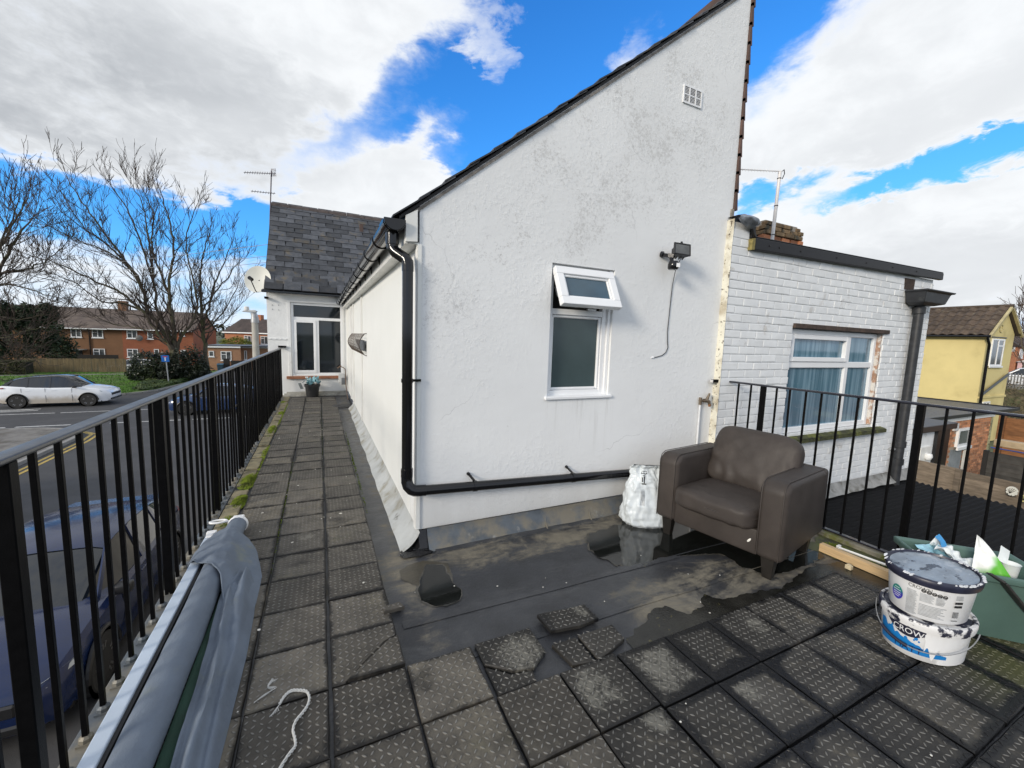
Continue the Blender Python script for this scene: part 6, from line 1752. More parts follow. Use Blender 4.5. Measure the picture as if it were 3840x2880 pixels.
# ================================================================== TREES
bark = M('grey_bark', (.085, .070, .052), .95, var=.35, vs=3, col2=(.085, .085, .040), s2=1.3, t2=(.45, .62), bump=.01, bs=14)
twig_m = M('brown_twig', (.062, .045, .036), .9, var=.3, vs=1.0)
def grow_tree(root, limbs, seed, spread, dens, rmin=.012, depth_j=1.6, size=1.0, tmul=1.0):
    """limbs: lists of 3-D points with a start radius; twigs fork from them and from one another"""
    r = random.Random(seed)
    gt, gc = G(), G()
    def rec(p, d, rad, L, lev):
        n = 3 if lev > 1 else 4
        pts = [p]; dd = d.copy(); q = p.copy()
        for i in range(n):
            dd = (dd + Vector((r.gauss(0, .10), r.gauss(0, .10), r.gauss(.07, .08)))).normalized()
            q = q + dd * L / n; pts.append(q.copy())
        rs = [max(rmin * .7, rad * (1 - .62 * i / n)) for i in range(n + 1)]
        gc.tube(pts, rs, 4 if rad > .03 else 3, cap=False)
        if lev >= 4 or L < .35: return
        m = r.choice((2, 3, 3)) if lev < 3 else r.choice((1, 2, 2))
        for k in range(m):
            i = r.randint(1, n)
            ax = Vector((r.gauss(0, 1), r.gauss(0, 1), r.gauss(0, 1))).normalized()
            nd = (dd + ax * r.uniform(.32, .62) + Vector((0, 0, .14))).normalized()
            rec(pts[i].copy(), nd, max(rmin, rs[i] * .62), L * r.uniform(.55, .82), lev + 1)
    for P_, r0, r1 in limbs:
        off = Vector((0, r.uniform(-depth_j, depth_j), 0))
        V_ = [Vector(p) for p in P_]; n = len(V_)
        V_ = [p + off * (i / (n - 1)) ** 1.2 for i, p in enumerate(V_)]
        S = smooth_pts(V_, 5); N = len(S)
        S = [p + Vector((r.gauss(0, .035), r.gauss(0, .035), r.gauss(0, .03))) * (1 if 0 < i < N - 1 else 0) for i, p in enumerate(S)]
        rs = [r0 + (r1 - r0) * (i / (N - 1)) ** .75 for i in range(N)]
        gt.tube(S, rs, 8 if r0 > .1 else 6)
        for i in range(int(N * .22), N):
            if r.random() > dens: continue
            t_ = (S[min(i + 1, N - 1)] - S[max(i - 1, 0)]).normalized()
            ax = Vector((r.gauss(0, 1), r.gauss(0, 1), r.gauss(.1, .7))).normalized()
            d = (t_ * .9 + ax * spread).normalized()
            rec(S[i].copy(), d, max(rmin, rs[i] * .5), size * r.uniform(.9, 2.0) * (1.2 - .35 * i / N), 1)
        rec(S[-1].copy(), (S[-1] - S[-2]).normalized(), max(rmin, r1), size * 1.3, 1)
    ob('trunk', gt, bark, root, smooth=70, fixn=False)
    ob('crown', gc, twig_m, root, fixn=False)
T1 = thing('bare_tree', 'large bare tree with many spreading stems rising behind the roadside bush', 'tree', (-10.7, 42, GZ + .1))
X = -10.7
L1 = [([(X, 42, -2.9), (-10.7, 42, -.9), (-10.9, 42, .0), (-11.4, 42, .6), (-12.5, 42, 2.7), (-13.6, 42, 4.0), (-14.9, 42, 4.7), (-16.3, 42, 5.5), (-17.4, 42, 6.0)], .19, .03),
      ([(X, 42, -2.9), (-10.8, 42, -.8), (-11.6, 42, 1.6), (-12.3, 42, 2.8), (-12.5, 42, 4.4), (-13.4, 42, 6.5), (-14.4, 42, 8.3), (-15.4, 42, 10.1), (-16.2, 42, 11.8)], .20, .03),
      ([(X + .05, 42, -2.9), (-10.75, 42, -.6), (-11.2, 42, 1.5), (-11.7, 42, 2.8), (-11.8, 42, 4.6), (-12.4, 42, 7.7), (-13.0, 42, 10.0), (-14.0, 42, 12.0)], .18, .03),
      ([(X + .1, 42, -2.9), (-10.6, 42, -.5), (-10.7, 42, 1.6), (-10.8, 42, 3.6), (-10.7, 42, 5.6), (-10.3, 42, 7.5), (-10.5, 42, 9.9), (-10.9, 42, 12.1)], .22, .03),
      ([(X + .1, 42, -2.9), (-10.55, 42, -.4), (-10.2, 42, .8), (-9.4, 42, 2.0), (-9.0, 42, 3.5), (-9.3, 42, 6.2), (-9.5, 42, 8.5), (-8.7, 42, 11.2)], .18, .025),
      ([(-11.8, 42, 4.6), (-11.9, 42, 6.6), (-12.1, 42, 8.8), (-12.4, 42, 10.9), (-13.1, 42, 12.6)], .10, .02),
      ([(-12.5, 42, 4.4), (-12.9, 42, 5.7), (-14.3, 42, 7.0), (-15.9, 42, 7.7), (-17.1, 42, 8.4)], .10, .02),
      ([(-10.8, 42, 3.6), (-11.2, 42, 5.6), (-11.7, 42, 7.8), (-11.4, 42, 10.0), (-11.8, 42, 11.6)], .11, .02),
      ([(-12.5, 42, 2.7), (-13.6, 42, 3.2), (-14.8, 42, 3.3), (-16.1, 42, 4.5), (-17.1, 42, 5.0)], .09, .02),
      ([(-13.4, 42, 6.5), (-14.7, 42, 7.8), (-15.8, 42, 8.9), (-16.9, 42, 11.2)], .08, .02),
      ([(-11.5, 42, .8), (-13.0, 42, 1.4), (-14.6, 42, 1.6), (-16.2, 42, 2.6)], .07, .02)]
grow_tree(T1, L1, 21, .75, .85, rmin=.014)
T2 = thing('bare_tree', 'smaller bare tree right of the many stemmed one, in front of the flat roofed house', 'tree', (-8.85, 43, GZ + .1))
L2_ = [([(-8.8, 43, -2.9), (-8.85, 43, -.2), (-9.0, 43, 1.7), (-9.0, 43, 3.8), (-9.0, 43, 5.9), (-8.7, 43, 7.9), (-8.2, 43, 9.4)], .21, .025), ([(-9.0, 43, 1.7), (-8.5, 43, 3.3), (-8.0, 43, 5.4), (-7.1, 43, 7.7), (-6.7, 43, 9.2)], .12, .02),
       ([(-9.0, 43, 2.3), (-9.5, 43, 3.7), (-9.5, 43, 5.6), (-9.8, 43, 7.6)], .10, .02), ([(-9.0, 43, 2.9), (-7.9, 43, 4.8), (-6.8, 43, 6.4), (-6.0, 43, 7.8)], .09, .02),
       ([(-8.85, 43, 1.1), (-7.8, 43, 1.7), (-6.7, 43, 3.0), (-5.7, 43, 4.3)], .07, .018), ([(-8.95, 43, 1.3), (-8.0, 43, 2.2), (-6.8, 43, 4.3), (-6.0, 43, 6.2)], .08, .018)]
grow_tree(T2, L2_, 33, .8, .9, rmin=.013, depth_j=1.2, size=.85)
T3 = thing('bare_tree', 'bare tree at the left edge of the view with drooping twigs', 'tree', (-19.6, 36, GZ + .1))
L3 = [([(-19.6, 36, -2.9), (-19.5, 36, -.5), (-19.2, 36, .8), (-18.2, 36, 3.4), (-17.4, 36, 4.4), (-16.4, 36, 6.4), (-15.6, 36, 7.7)], .26, .03), ([(-18.4, 36, 2.5), (-17.4, 36, 4.3), (-16.4, 36, 4.7), (-15.4, 36, 5.3), (-14.4, 36, 6.5)], .10, .02), ([(-18.2, 36, 3.4), (-17.4, 36, 6.0), (-16.8, 36, 7.7), (-16.3, 36, 9.4)], .12, .02),
      ([(-18.0, 36, 3.4), (-17.2, 36, 3.8), (-16.0, 36, 3.5), (-14.7, 36, 3.1)], .08, .018), ([(-18.8, 36, .7), (-17.9, 36, 1.7), (-16.3, 36, 1.7), (-15.3, 36, 2.1)], .08, .018), ([(-18.8, 36, .7), (-17.7, 36, .5), (-16.4, 36, 1.0), (-15.5, 36, 1.3)], .07, .018), ([(-18.2, 36, 3.4), (-17.3, 36, 5.6), (-16.4, 36, 7.2), (-15.7, 36, 8.7)], .09, .02),
      ([(-19.3, 36, .2), (-18.6, 36, -.6), (-17.5, 36, -1.0), (-16.6, 36, -.8)], .06, .018)]
grow_tree(T3, L3, 47, .85, .95, rmin=.013, depth_j=1.4)

def leaf_blob(g, c, rx, ry, rz, n, s0, s1, seed, shell=.35, droop=0.0, lump=.35):
    r = random.Random(seed)
    for i in range(n):
        a = r.uniform(0, 2 * PI); h_ = r.uniform(-1, 1); q = math.sqrt(1 - h_ * h_); k = r.uniform(shell, 1) ** .5
        k *= 1 - lump + lump * (wob(math.cos(a) * q * 2.6 + seed, math.sin(a) * q * 2.6, h_ * 2.6) + .6)
        p = Vector((c[0] + rx * k * q * math.cos(a), c[1] + ry * k * q * math.sin(a), c[2] + rz * k * h_))
        if p.z < GZ + .02: p.z = GZ + r.uniform(.05, .4)
        s = r.uniform(s0, s1)
        d = Vector((r.gauss(0, 1), r.gauss(0, 1), r.gauss(0, .7) - droop)).normalized(); e_ = d.orthogonal().normalized()
        e_ = (Matrix.Rotation(r.uniform(0, 6.28), 3, d) @ e_)
        g.add([p - d * s, p + e_ * s * .42, p + d * s, p - e_ * s * .42], [(0, 1, 2, 3)])
conifer_m = M('dark_evergreen', (.015, .029, .010), .75, var=.5, vs=1.2, col2=(.028, .045, .013), s2=.6)
ev = thing('evergreen_tree', 'broad dark evergreen at the left edge, in front of the terrace', 'tree', (-24.2, 52.5, GZ))
g = G()
for k, (x, z, rx, rz) in enumerate(((-24.8, .2, 2.2, 3.1), (-23.0, .6, 1.5, 2.7), (-22.2, -.9, 1.35, 1.9), (-26.4, .3, 2.0, 3.0), (-23.9, 2.0, 1.0, 1.5), (-22.75, 2.4, .7, 1.2), (-25.2, 2.2, 1.1, 1.4))):
    leaf_blob(g, (x, 52.3 + .3 * (k % 3), z), rx, 1.6, rz, 2600, .06, .2, 60 + k, .3)
ob('crown', g, conifer_m, ev, fixn=False)
ob('trunk', G().tube([(-24.2, 52.6, GZ), (-24.2, 52.6, 1.5)], [.3, .1], 8), bark, ev)
hedge_m = M('clipped_hedge', (.045, .05, .018), .85, var=.4, vs=3, col2=(.09, .08, .03), s2=2)
hd = thing('hedge', 'clipped box hedge at the left end of the wooden fence', 'hedge', (-24.4, 48.6, GZ))
g = G(); r2 = random.Random(77)
for i in range(9000):
    x, y, z = r2.uniform(-27.5, -22.2), r2.uniform(47.9, 49.3), r2.uniform(GZ + .08, -1.72)
    f_ = r2.random()
    if f_ < .45: y = 47.9 + r2.uniform(-.06, .05)
    elif f_ < .85: z = -1.72 + r2.uniform(-.06, .06)
    s = r2.uniform(.04, .09); d = Vector((r2.gauss(0, 1), r2.gauss(0, 1), r2.gauss(0, 1))).normalized(); e_ = d.orthogonal().normalized(); p = Vector((x, y, z))
    g.add([p - d * s, p + e_ * s * .5, p + d * s, p - e_ * s * .5], [(0, 1, 2, 3)])
ob('foliage', g, hedge_m, hd, fixn=False)
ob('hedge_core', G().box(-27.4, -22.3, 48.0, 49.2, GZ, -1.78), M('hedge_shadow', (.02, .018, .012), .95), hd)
bush_m = M('glossy_bush_leaf', (.016, .027, .011), .38, var=.5, vs=3, col2=(.04, .055, .02), s2=1.1, spec=.6)
bu = thing('bush', 'large dark glossy bush behind the blue road sign', 'bush', (-12.4, 41.6, GZ))
g = G()
for k, (x, y, z, rx, rz) in enumerate(((-12.6, 42.3, -1.5, 1.35, 1.3), (-11.6, 42.4, -1.6, 1.2, 1.35), (-13.1, 42.1, -2.2, .9, .9), (-11.9, 42.0, -2.3, 1.2, .8))):
    leaf_blob(g, (x, y, z), rx, 1.1, rz, 2500, .05, .12, 90 + k, .4)
ob('foliage', g, bush_m, bu, fixn=False)
bu2 = thing('bush', 'taller dark bush at the foot of the two bare trees', 'bush', (-10.0, 41.0, GZ))
g = G()
for k, (x, y, z, rx, rz) in enumerate(((-10.3, 41.0, -1.5, 1.1, 1.45), (-9.35, 41.2, -1.3, .95, 1.5), (-8.8, 41.0, -2.0, .85, 1.0), (-10.7, 40.8, -2.0, 1.0, 1.0))):
    leaf_blob(g, (x, y, z), rx, 1.0, rz, 2300, .05, .13, 110 + k, .4, lump=.5)
ob('foliage', g, M('dark_bush_leaf', (.014, .021, .010), .5, var=.5, vs=3, col2=(.03, .04, .016), s2=1.1), bu2, fixn=False)
gcv = M('ground_cover_leaf', (.030, .060, .014), .6, var=.5, vs=1.5, col2=(.07, .10, .02), s2=1.0, t2=(.45, .6))
g = G(); r2 = random.Random(55)
for i in range(12000):
    t_ = r2.random(); y = 35.5 + 11 * t_ + r2.uniform(-.5, .5)
    x = -11.3 - 2.3 * t_ * (1 - .4 * t_) + r2.random() * (1.1 + 3.3 * t_ * .9)
    if x > -10.35 + (y - 35.8) * .13: continue
    s = r2.uniform(.05, .12); p = Vector((x, y, GZ + .12 + .32 * r2.random() * (.5 + .5 * wob(x * .8, y * .8, 1)) + .05)); d = Vector((r2.gauss(0, 1), r2.gauss(0, 1), r2.gauss(0, .5))).normalized(); e_ = d.orthogonal().normalized()
    g.add([p - d * s, p + e_ * s * .45, p + d * s, p - e_ * s * .45], [(0, 1, 2, 3)])
ob('ground_cover', g, gcv, kind='stuff', fixn=False)

# ================================================================== FENCE, SIGN, LAMP
fb = M('feather_edge_board', (.17, .125, .065), .85, var=.35, vs=2.2, stretch=(4, 4, .4), col2=(.11, .095, .06), s2=1.2)
fn = thing('wooden_fence', 'low feather edge wooden fence along the back of the grass', 'fence', (-19.9, 50, GZ))
g = G(); x = -23.4; r2 = random.Random(5)
while x < -16.5:
    wd = r2.uniform(.10, .13); g.prism([(x, 50.0, GZ + .08), (x + wd - .012, 50.012, GZ + .08), (x + wd - .012, 50.012, -1.55 + r2.uniform(-.02, .02)), (x, 50.0, -1.55 + r2.uniform(-.02, .02))], (0, .016, 0)); x += wd
ob('boards', g, fb, fn, kind='stuff')
ob('gravel_board', G().box(-23.4, -16.5, 49.985, 50.02, GZ, GZ + .1), timber_old, fn)
for x in (-23.4, -21.1, -18.8, -16.52): ob('fence_post', G().box(x - .05, x + .05, 50.04, 50.14, GZ, -1.6), timber_old, fn)
dk = M('dark_fence_paint', (.016, .014, .013), .8, var=.3)
tag(ob('dark_fence', G().box(-24.4, -19.7, 58.0, 58.08, GZ - .6, -1.62), dk, at=(-22, 58, GZ)), 'dark low fence in front of the terrace doors', 'fence')
sg = thing('road_sign', 'blue no through road sign on a grey post in front of the bush', 'road sign', (-10.6, 39.3, GZ))
SY = 39.3; kS = SY / 44
def sgn(x, z): return (x * kS, SY, 1.45 + (z - 1.45) * kS)
ob('post', G().tube([(-10.52, 39.36, GZ), (-10.62, 39.36, -.62)], .038, 8), galv, sg, smooth=50)
pl = [sgn(-12.196, -.87), sgn(-11.66, -.86), sgn(-11.63, -1.42), sgn(-12.16, -1.425)]
ob('sign_plate', G().prism(pl, (0, .02, 0)), M('sign_blue', (.012, .15, .55), .4, var=.05), sg)
def srect(x0, x1, z0, z1, d): return G().prism([(a[0], a[1] - d, a[2]) for a in (sgn(x0, z0), sgn(x1, z0), sgn(x1, z1), sgn(x0, z1))], (0, .002, 0))
ob('white_stem', srect(-11.95, -11.87, -1.34, -1.03, .004), M('sign_white', (.78, .78, .78), .4), sg)
ob('red_bar', srect(-12.06, -11.76, -1.03, -.95, .005), M('sign_red', (.55, .03, .04), .4), sg)
lp = thing('street_lamp', 'grey concrete street lamp with a flat lantern beside the slate roofed building', 'street lamp', (-1.92, 16.0, GZ))
lampc = M('lamp_concrete', (.40, .385, .34), .8, var=.12, vs=3)
ob('column', G().tube([(-1.92, 16.0, GZ), (-1.92, 16, -1.2), (-1.92, 16, 1.74)], [.13, .12, .095], 12), lampc, lp, smooth=60)
ob('bracket', G().tube([(-1.92, 16, 1.72), (-1.915, 16, 1.85), (-1.93, 15.99, 1.99), (-1.98, 15.98, 2.06)], [.115, .115, .09, .07], 12), galv, lp, smooth=60)
g = G(); g.prism([(-2.28, 15.9, 2.07), (-2.22, 15.9, 2.06), (-1.88, 15.9, 2.04), (-1.83, 15.9, 2.10), (-1.9, 15.9, 2.14), (-2.2, 15.9, 2.115)], (0, .17, 0))
ob('lantern', g, M('lantern_grey', (.55, .57, .58), .4, var=.05), lp, bev=.02, seg=2, smooth=50)
ob('photocell', G().lathe([(.065, 0), (.075, .03), (.07, .12), (.0, .14)], (-2.13, 15.95, 2.11), 12), M('photocell_white', (.70, .70, .68), .5), lp, smooth=50)
g = G()
for (a, b_) in (((-30, 60, 8.5), (-1.0, 13.5, 3.6)), ((-31, 60, 8.8), (-1.0, 13.4, 3.9)), ((-30, 60, 7.8), (-1.0, 13.6, 3.45))):
    a, b_ = Vector(a), Vector(b_)
    g.tube([a.lerp(b_, i / 20) + Vector((0, 0, -1.1 * math.sin(PI * i / 20))) for i in range(21)], .007, 4)
ob('cable', g, M('pale_cable', (.30, .31, .33), .6), lp)

# ================================================================== HOUSES ACROSS THE ROAD
def brick_mat(name, c1, c2, mort, sc_=1.0):
    m = M(name, c1, .9, var=.2, vs=1.3)
    t, b = nodes_of(m)
    o = t.new('ShaderNodeTexCoord').outputs['Object']
    n_ = t.new('ShaderNodeNewGeometry').outputs['Normal']
    s = t.sep(o); nn = t.sep(n_)
    hx = t.mix(t.step(t.math('ABSOLUTE', nn[0]), .5, .6), s[0], s[1])
    cb = t.new('ShaderNodeCombineXYZ'); t.l.new(t.math('ADD', s[0], s[1]), cb.inputs[0]); t.l.new(s[2], cb.inputs[1])
    br = t.new('ShaderNodeTexBrick'); t.l.new(cb.outputs[0], br.inputs['Vector'])
    br.inputs['Scale'].default_value = 1; br.inputs['Brick Width'].default_value = .225 * sc_; br.inputs['Row Height'].default_value = .075 * sc_; br.inputs['Mortar Size'].default_value = .010
    t.put(br.inputs['Color1'], c1); t.put(br.inputs['Color2'], c2); t.put(br.inputs['Mortar'], mort)
    c = t.mix(.45, br.outputs[0], base_link(b)); t.put(b.inputs['Base Color'], c)
    return m
def tile_roof_mat(name, c1, c2, pitch=.3):
    m = M(name, c1, .85, var=.3, vs=.7, col2=c2, s2=.9, t2=(.45, .62))
    t, b = nodes_of(m)
    z = t.sep(t.new('ShaderNodeTexCoord').outputs['Object'])
    fr = t.math('FRACT', t.math('DIVIDE', z[2], pitch * .5))
    bn = t.new('ShaderNodeBump'); bn.inputs['Distance'].default_value = .05; bn.inputs['Strength'].default_value = 1
    t.l.new(t.math('ADD', fr, t.math('MULTIPLY', t.math('PINGPONG', z[0], .15), 2.0)), bn.inputs['Height']); t.l.new(bn.outputs[0], b.inputs['Normal'])
    return m
tb1 = brick_mat('terrace_brick_brown', (.19, .088, .040), (.23, .115, .055), (.22, .16, .11)); tb2 = brick_mat('terrace_brick_red', (.27, .075, .032), (.32, .105, .045), (.26, .17, .12)); tb3 = brick_mat('extension_brick', (.32, .15, .075), (.40, .22, .12), (.33, .28, .22))
rt1 = tile_roof_mat('brown_roof_tiles', (.095, .072, .060), (.13, .10, .08)); rt2 = tile_roof_mat('dark_roof_tiles', (.048, .036, .032), (.07, .05, .045))
def house_window(par, x0, x1, z0, z1, y, style=0):
    """a white frame with its panes, facing -Y"""
    g = G(); w_ = .07
    frame(g, x0, x1, z0, z1, w_, y - .05, y + .04)
    mx_ = x0 + (x1 - x0) * .52
    if style == 1:
        g.box(mx_ - .035, mx_ + .035, y - .049, y + .04, z0 + w_, z1 - w_); g.box(x0 + w_, mx_ - .035, y - .048, y + .04, z1 - .36, z1 - .30)
    if style == 2:
        g.box(mx_ - .035, mx_ + .035, y - .049, y + .04, z0 + w_, z1 - w_); g.box(mx_ + .035, x1 - w_, y - .048, y + .04, z1 - .36, z1 - .30)
    g.box(x0 - .06, x1 + .06, y - .09, y - .051, z0 - .08, z0)
    f_ = ob('window', g, white_upvc, par)
    ob('pane', G().box(x0 + w_, x1 - w_, y - .025, y - .012, z0 + w_, z1 - w_), house_pane, f_)
    return f_
tr = thing('brick_terrace', 'long brown and red brick terrace with a tiled roof beyond the grass', 'house', (-19, 60, GZ))
TXA, TXB, TXC = -34, -19.9, -13.5
ob('wall', G().box(TXA, TXB, 60, 72, GZ - 1, 1.24), tb1, tr)
g = G(); g.box(TXB + .002, TXC, 60, 72, GZ - 1, 1.24)
ob('wall', g, tb2, tr, label='red brick right-hand part of the terrace wall')
g = G(); g.prism([(TXC - .3, 60.02, 1.24), (TXC - .3, 66, 3.42), (TXC - .3, 71.98, 1.24)], (.29, 0, 0))
ob('gable_end', g, brick_mat('gable_brick', (.20, .085, .05), (.24, .11, .06), (.2, .15, .12)), tr)
g = G(); g.prism([(TXA, 59.6, 1.20), (TXA, 66, 3.55), (TXA, 72.4, 1.2), (TXA, 72.4, 1.05), (TXA, 66, 3.40), (TXA, 59.6, 1.05)], (TXC + .12 - TXA, 0, 0))
troof = ob('roof', g, rt1, tr)
g = G(); g.box(-21.95, -21.2, 65.5, 66.3, 3.2, 4.55); g.box(-22.0, -21.15, 65.45, 66.35, 4.35, 4.47)
ob('chimney', g, tb1, troof); ob('flue', G().tube([(-20.95, 66, 3.4), (-20.95, 66, 4.2)], .07, 8), rubber_black, troof)
ob('gutter', G().box(TXA, -21.0, 59.45, 59.6, 1.06, 1.16).box(-20.95, TXC, 59.45, 59.6, 1.10, 1.20), white_upvc, tr)
for x0, x1, z0, z1, s in ((-24.1, -23.25, .16, 1.05, 2), (-22.4, -21.5, .16, 1.05, 1), (-19.5, -18.6, .17, 1.08, 1), (-17.7, -17.2, .15, .98, 0), (-15.76, -15.36, .62, 1.05, 0), (-14.78, -14.3, .58, 1.05, 0),
                          (-22.42, -21.45, -1.95, -1.05, 1), (-19.58, -18.63, -1.95, -1.02, 1), (-17.2, -16.75, -1.9, -1.0, 0), (-14.75, -14.3, -1.9, -1.05, 0)):
    house_window(tr, x0, x1, z0, z1, 60, s)
ob('door', G().box(-23.8, -23.3, 59.96, 59.998, -2.6, -1.25), trim_m, tr)
ob('door_canopy', G().box(-24.45, -22.9, 59.2, 59.99, -1.2, -1.10), M('canopy_grey', (.22, .21, .2), .8), tr)
g = G(); g.box(-22.66, -22.6, 59.9, 59.99, -2, 1.05); ob('downpipe', g, trim_m, tr)
g = G(); g.lathe([(0, 0), (.2, .03), (.33, .09)], (-18.35, 59.6, .22), 18, axis='y'); ob('satellite_dish', g, M('dish_grey', (.12, .12, .12), .6), tr)
fr = thing('flat_roofed_extension', 'small orange brick house with a flat roof and white fascia behind the smaller bare tree', 'house', (-9, 52, GZ))
ob('wall', G().box(-10.6, -7.65, 52, 57, GZ, -.40), tb3, fr)
ob('wall', G().box(-7.648, -5.2, 52.9, 57, GZ, -.42), tb3, fr)
ob('fascia', G().box(-10.75, -7.62, 51.82, 57.1, -.42, -.25).box(-7.618, -5.1, 52.75, 57.1, -.44, -.34), white_upvc, fr)
ob('flat_roof', G().box(-10.8, -5.05, 51.8, 57.3, -.248, -.19), trim_m, fr)
house_window(fr, -10.45, -10.0, -1.37, -.78, 52, 0); house_window(fr, -9.42, -8.48, -1.76, -.80, 52, 1); house_window(fr, -7.45, -7.2, -1.72, -.72, 52.9, 0)
ob('dark_gate', G().box(-9.15, -8.6, 51.6, 51.7, GZ, -1.55).box(-8.45, -7.0, 51.4, 51.5, GZ, -1.75), dk, fr)
bn_ = thing('wheelie_bin', 'dark blue wheelie bin beside the flat roofed house', 'bin', (-9.3, 51.2, GZ))
ob('bin_body', G().prism([(-9.55, 51.0, GZ), (-9.15, 51.0, GZ), (-9.08, 50.95, -2.2), (-9.62, 50.95, -2.2)], (0, .45, 0)), M('bin_blue', (.02, .05, .08), .5), bn_, bev=.02, seg=1)
ob('bin_lid', G().prism([(-9.64, 50.9, -2.19), (-9.06, 50.9, -2.19), (-9.06, 51.45, -2.08), (-9.64, 51.45, -2.08)], (0, 0, .06)), M('bin_lid_blue', (.03, .10, .16), .5), bn_, bev=.02, seg=1)
h2 = thing('gabled_brick_house', 'orange brick house with a dark roof and chimney beyond the flat roofed one', 'house', (-10, 76, GZ), RAD(-38), local=True)
og = brick_mat('house_brick_orange', (.38, .13, .055), (.42, .16, .075), (.36, .26, .19))
ob('wall', G().box(-2.4, 9, -2.0, 4.4, -1, 4.15), og, h2)
g = G(); g.prism([(-2.4, -2.0, 4.15), (-2.4, 1.2, 6.05), (-2.4, 4.4, 4.15)], (.3, 0, 0)); ob('gable_end', g, og, h2)
g = G(); g.prism([(-2.55, -2.35, 4.06), (-2.55, 1.2, 6.22), (-2.55, 4.75, 4.06), (-2.55, 4.75, 3.94), (-2.55, 1.2, 6.06), (-2.55, -2.35, 3.94)], (11.6, 0, 0)); h2r = ob('roof', g, rt2, h2)
ob('chimney', G().box(.9, 1.5, .9, 1.5, 5.8, 6.9), og, h2r)
ob('fascia', G().box(-2.5, 9, -2.42, -2.36, 3.92, 4.08), white_upvc, h2)
house_window(h2, 1.2, 2.5, 2.4, 3.6, -2.0, 1); house_window(h2, 4.2, 5.5, 2.4, 3.6, -2.0, 1)
hy2 = thing('hedge', 'bright yellow green hedge above the flat roof', 'hedge', (-9.4, 60, GZ))
g = G(); leaf_blob(g, (-9.3, 60.5, -1.0), 2.3, 1.0, 1.75, 5200, .06, .14, 5, .5, lump=.15)
ob('foliage', g, M('yellow_green_leaf', (.15, .17, .02), .7, var=.4, vs=2), hy2, fixn=False)
# far rows of trees closing the horizon
far_m = M('far_trees', (.06, .06, .05), .95, var=.5, vs=.15, col2=(.04, .05, .025), s2=.12)
g = G(); r2 = random.Random(15)
for i in range(16000):
    a = RAD(r2.uniform(-62, 88)); dd = 190 + r2.uniform(-25, 60); x, y = dd * math.sin(a), dd * math.cos(a)
    hgt = 7 + 4.5 * wob(a * 9, 0, 3) + 2.5 * wob(a * 40, 1, 3)
    z = GZ + hgt * r2.random() ** .7; s = r2.uniform(.3, 1.0)
    d = Vector((r2.gauss(0, 1), r2.gauss(0, 1), r2.gauss(0, .8))).normalized(); e_ = d.orthogonal().normalized(); p = Vector((x, y, z))
    g.add([p - d * s, p + e_ * s * .6, p + d * s, p - e_ * s * .6], [(0, 1, 2, 3)])
ob('distant_treeline', g, far_m, kind='stuff', fixn=False)

# ================================================================== YARDS AND HOUSES BEYOND THE RIGHT-HAND RAIL
yel = M('yellow_render', (.66, .55, .25), .85, var=.06, vs=1.2, bump=.004, bs=20, col2=(.50, .41, .18), s2=.6, t2=(.46, .72))
YX, YY = 28.28, 7.82
yh = thing('yellow_house', 'narrow yellow rendered house with a brown tiled roof at the right', 'house', (30, 9, GZ))
g = G(); g.box(YX, 31.6, YY, 13.6, GZ, 2.40)
g.prism([(YX, YY, 2.4), (31.6, YY, 2.4), (31.6, YY, 2.5), (30.06, YY, 3.70), (YX, YY, 2.42)], (0, 5.78, 0))
ob('wall', g, yel, yh)
e0 = Vector((28.02, 0, 2.36)); e1 = Vector((30.06, 0, 3.80)); sd_ = (e1 - e0); SLn = sd_.length; sd_.normalize(); nn_ = Vector((-sd_.z, 0, sd_.x))
g = G(); g.prism([(28.05, 7.66, 2.36), (30.06, 7.66, 3.78), (31.85, 7.66, 2.50), (31.85, 7.66, 2.43), (30.06, 7.66, 3.71), (28.05, 7.66, 2.30)], (0, 6, 0))
yr = ob('roof', g, M('yellow_house_roof', (.06, .045, .035), .9), yh)
rtile = M('mossy_roof_tile', (.078, .056, .040), .9, var=.35, vs=3, rnd=.22, col2=(.14, .12, .08), s2=6, t2=(.58, .7), bump=.006, bs=18)
gg = G(); TW, TL = .33, SLn / 6
def rtf(u, v): return ((u - .5) * TW, (v - .02) * TL * 1.18, .05 - .03 * v + .035 * math.sin(2 * PI * u) * (1 if True else 0))
gg.grid(rtf, 8, 1); gg.add([rtf(i / 8, 0) for i in range(9)] + [(rtf(i / 8, 0)[0], rtf(i / 8, 0)[1], rtf(i / 8, 0)[2] - .03) for i in range(9)], [(i, i + 1, i + 10, i + 9) for i in range(8)])
rme = gg.mesh('roof_tile', rtile, smooth=60)
for i in range(6):
    for j in range(17):
        q = e0 + sd_ * (TL * i) + nn_ * .01
        o_ = inst('roof_tile', rme, yr, (q.x, 7.70 + TW * (j + .5), q.z))
        o_.rotation_euler = Matrix(((0, sd_.x, nn_.x), (-1, 0, 0), (0, sd_.z, nn_.z))).to_euler()
ob('verge', G().prism([(28.0, 7.6, 2.36), (30.06, 7.6, 3.82), (31.95, 7.6, 2.48), (31.95, 7.6, 2.36), (30.06, 7.6, 3.70), (28.0, 7.6, 2.26)], (0, .1, 0)), M('verge_cream', (.42, .36, .2), .8), yh)
ob('ridge_tile', G().tube([(30.06, 7.6, 3.80), (30.06, 13.6, 3.80)], .10, 8), rtile, yr)
ob('gutter', G().tube([(28.0, 7.62, 2.30), (28.0, 13.6, 2.30)], .065, 8), black_pvc, yh)
ob('downpipe', G().tube([(28.05, 7.75, 2.26), (28.1, 7.72, 2.1), (28.24, 7.70, 1.92), (28.24, 7.70, 1.5), (28.30, 7.70, GZ)], .055, 8), black_pvc, yh, smooth=60)
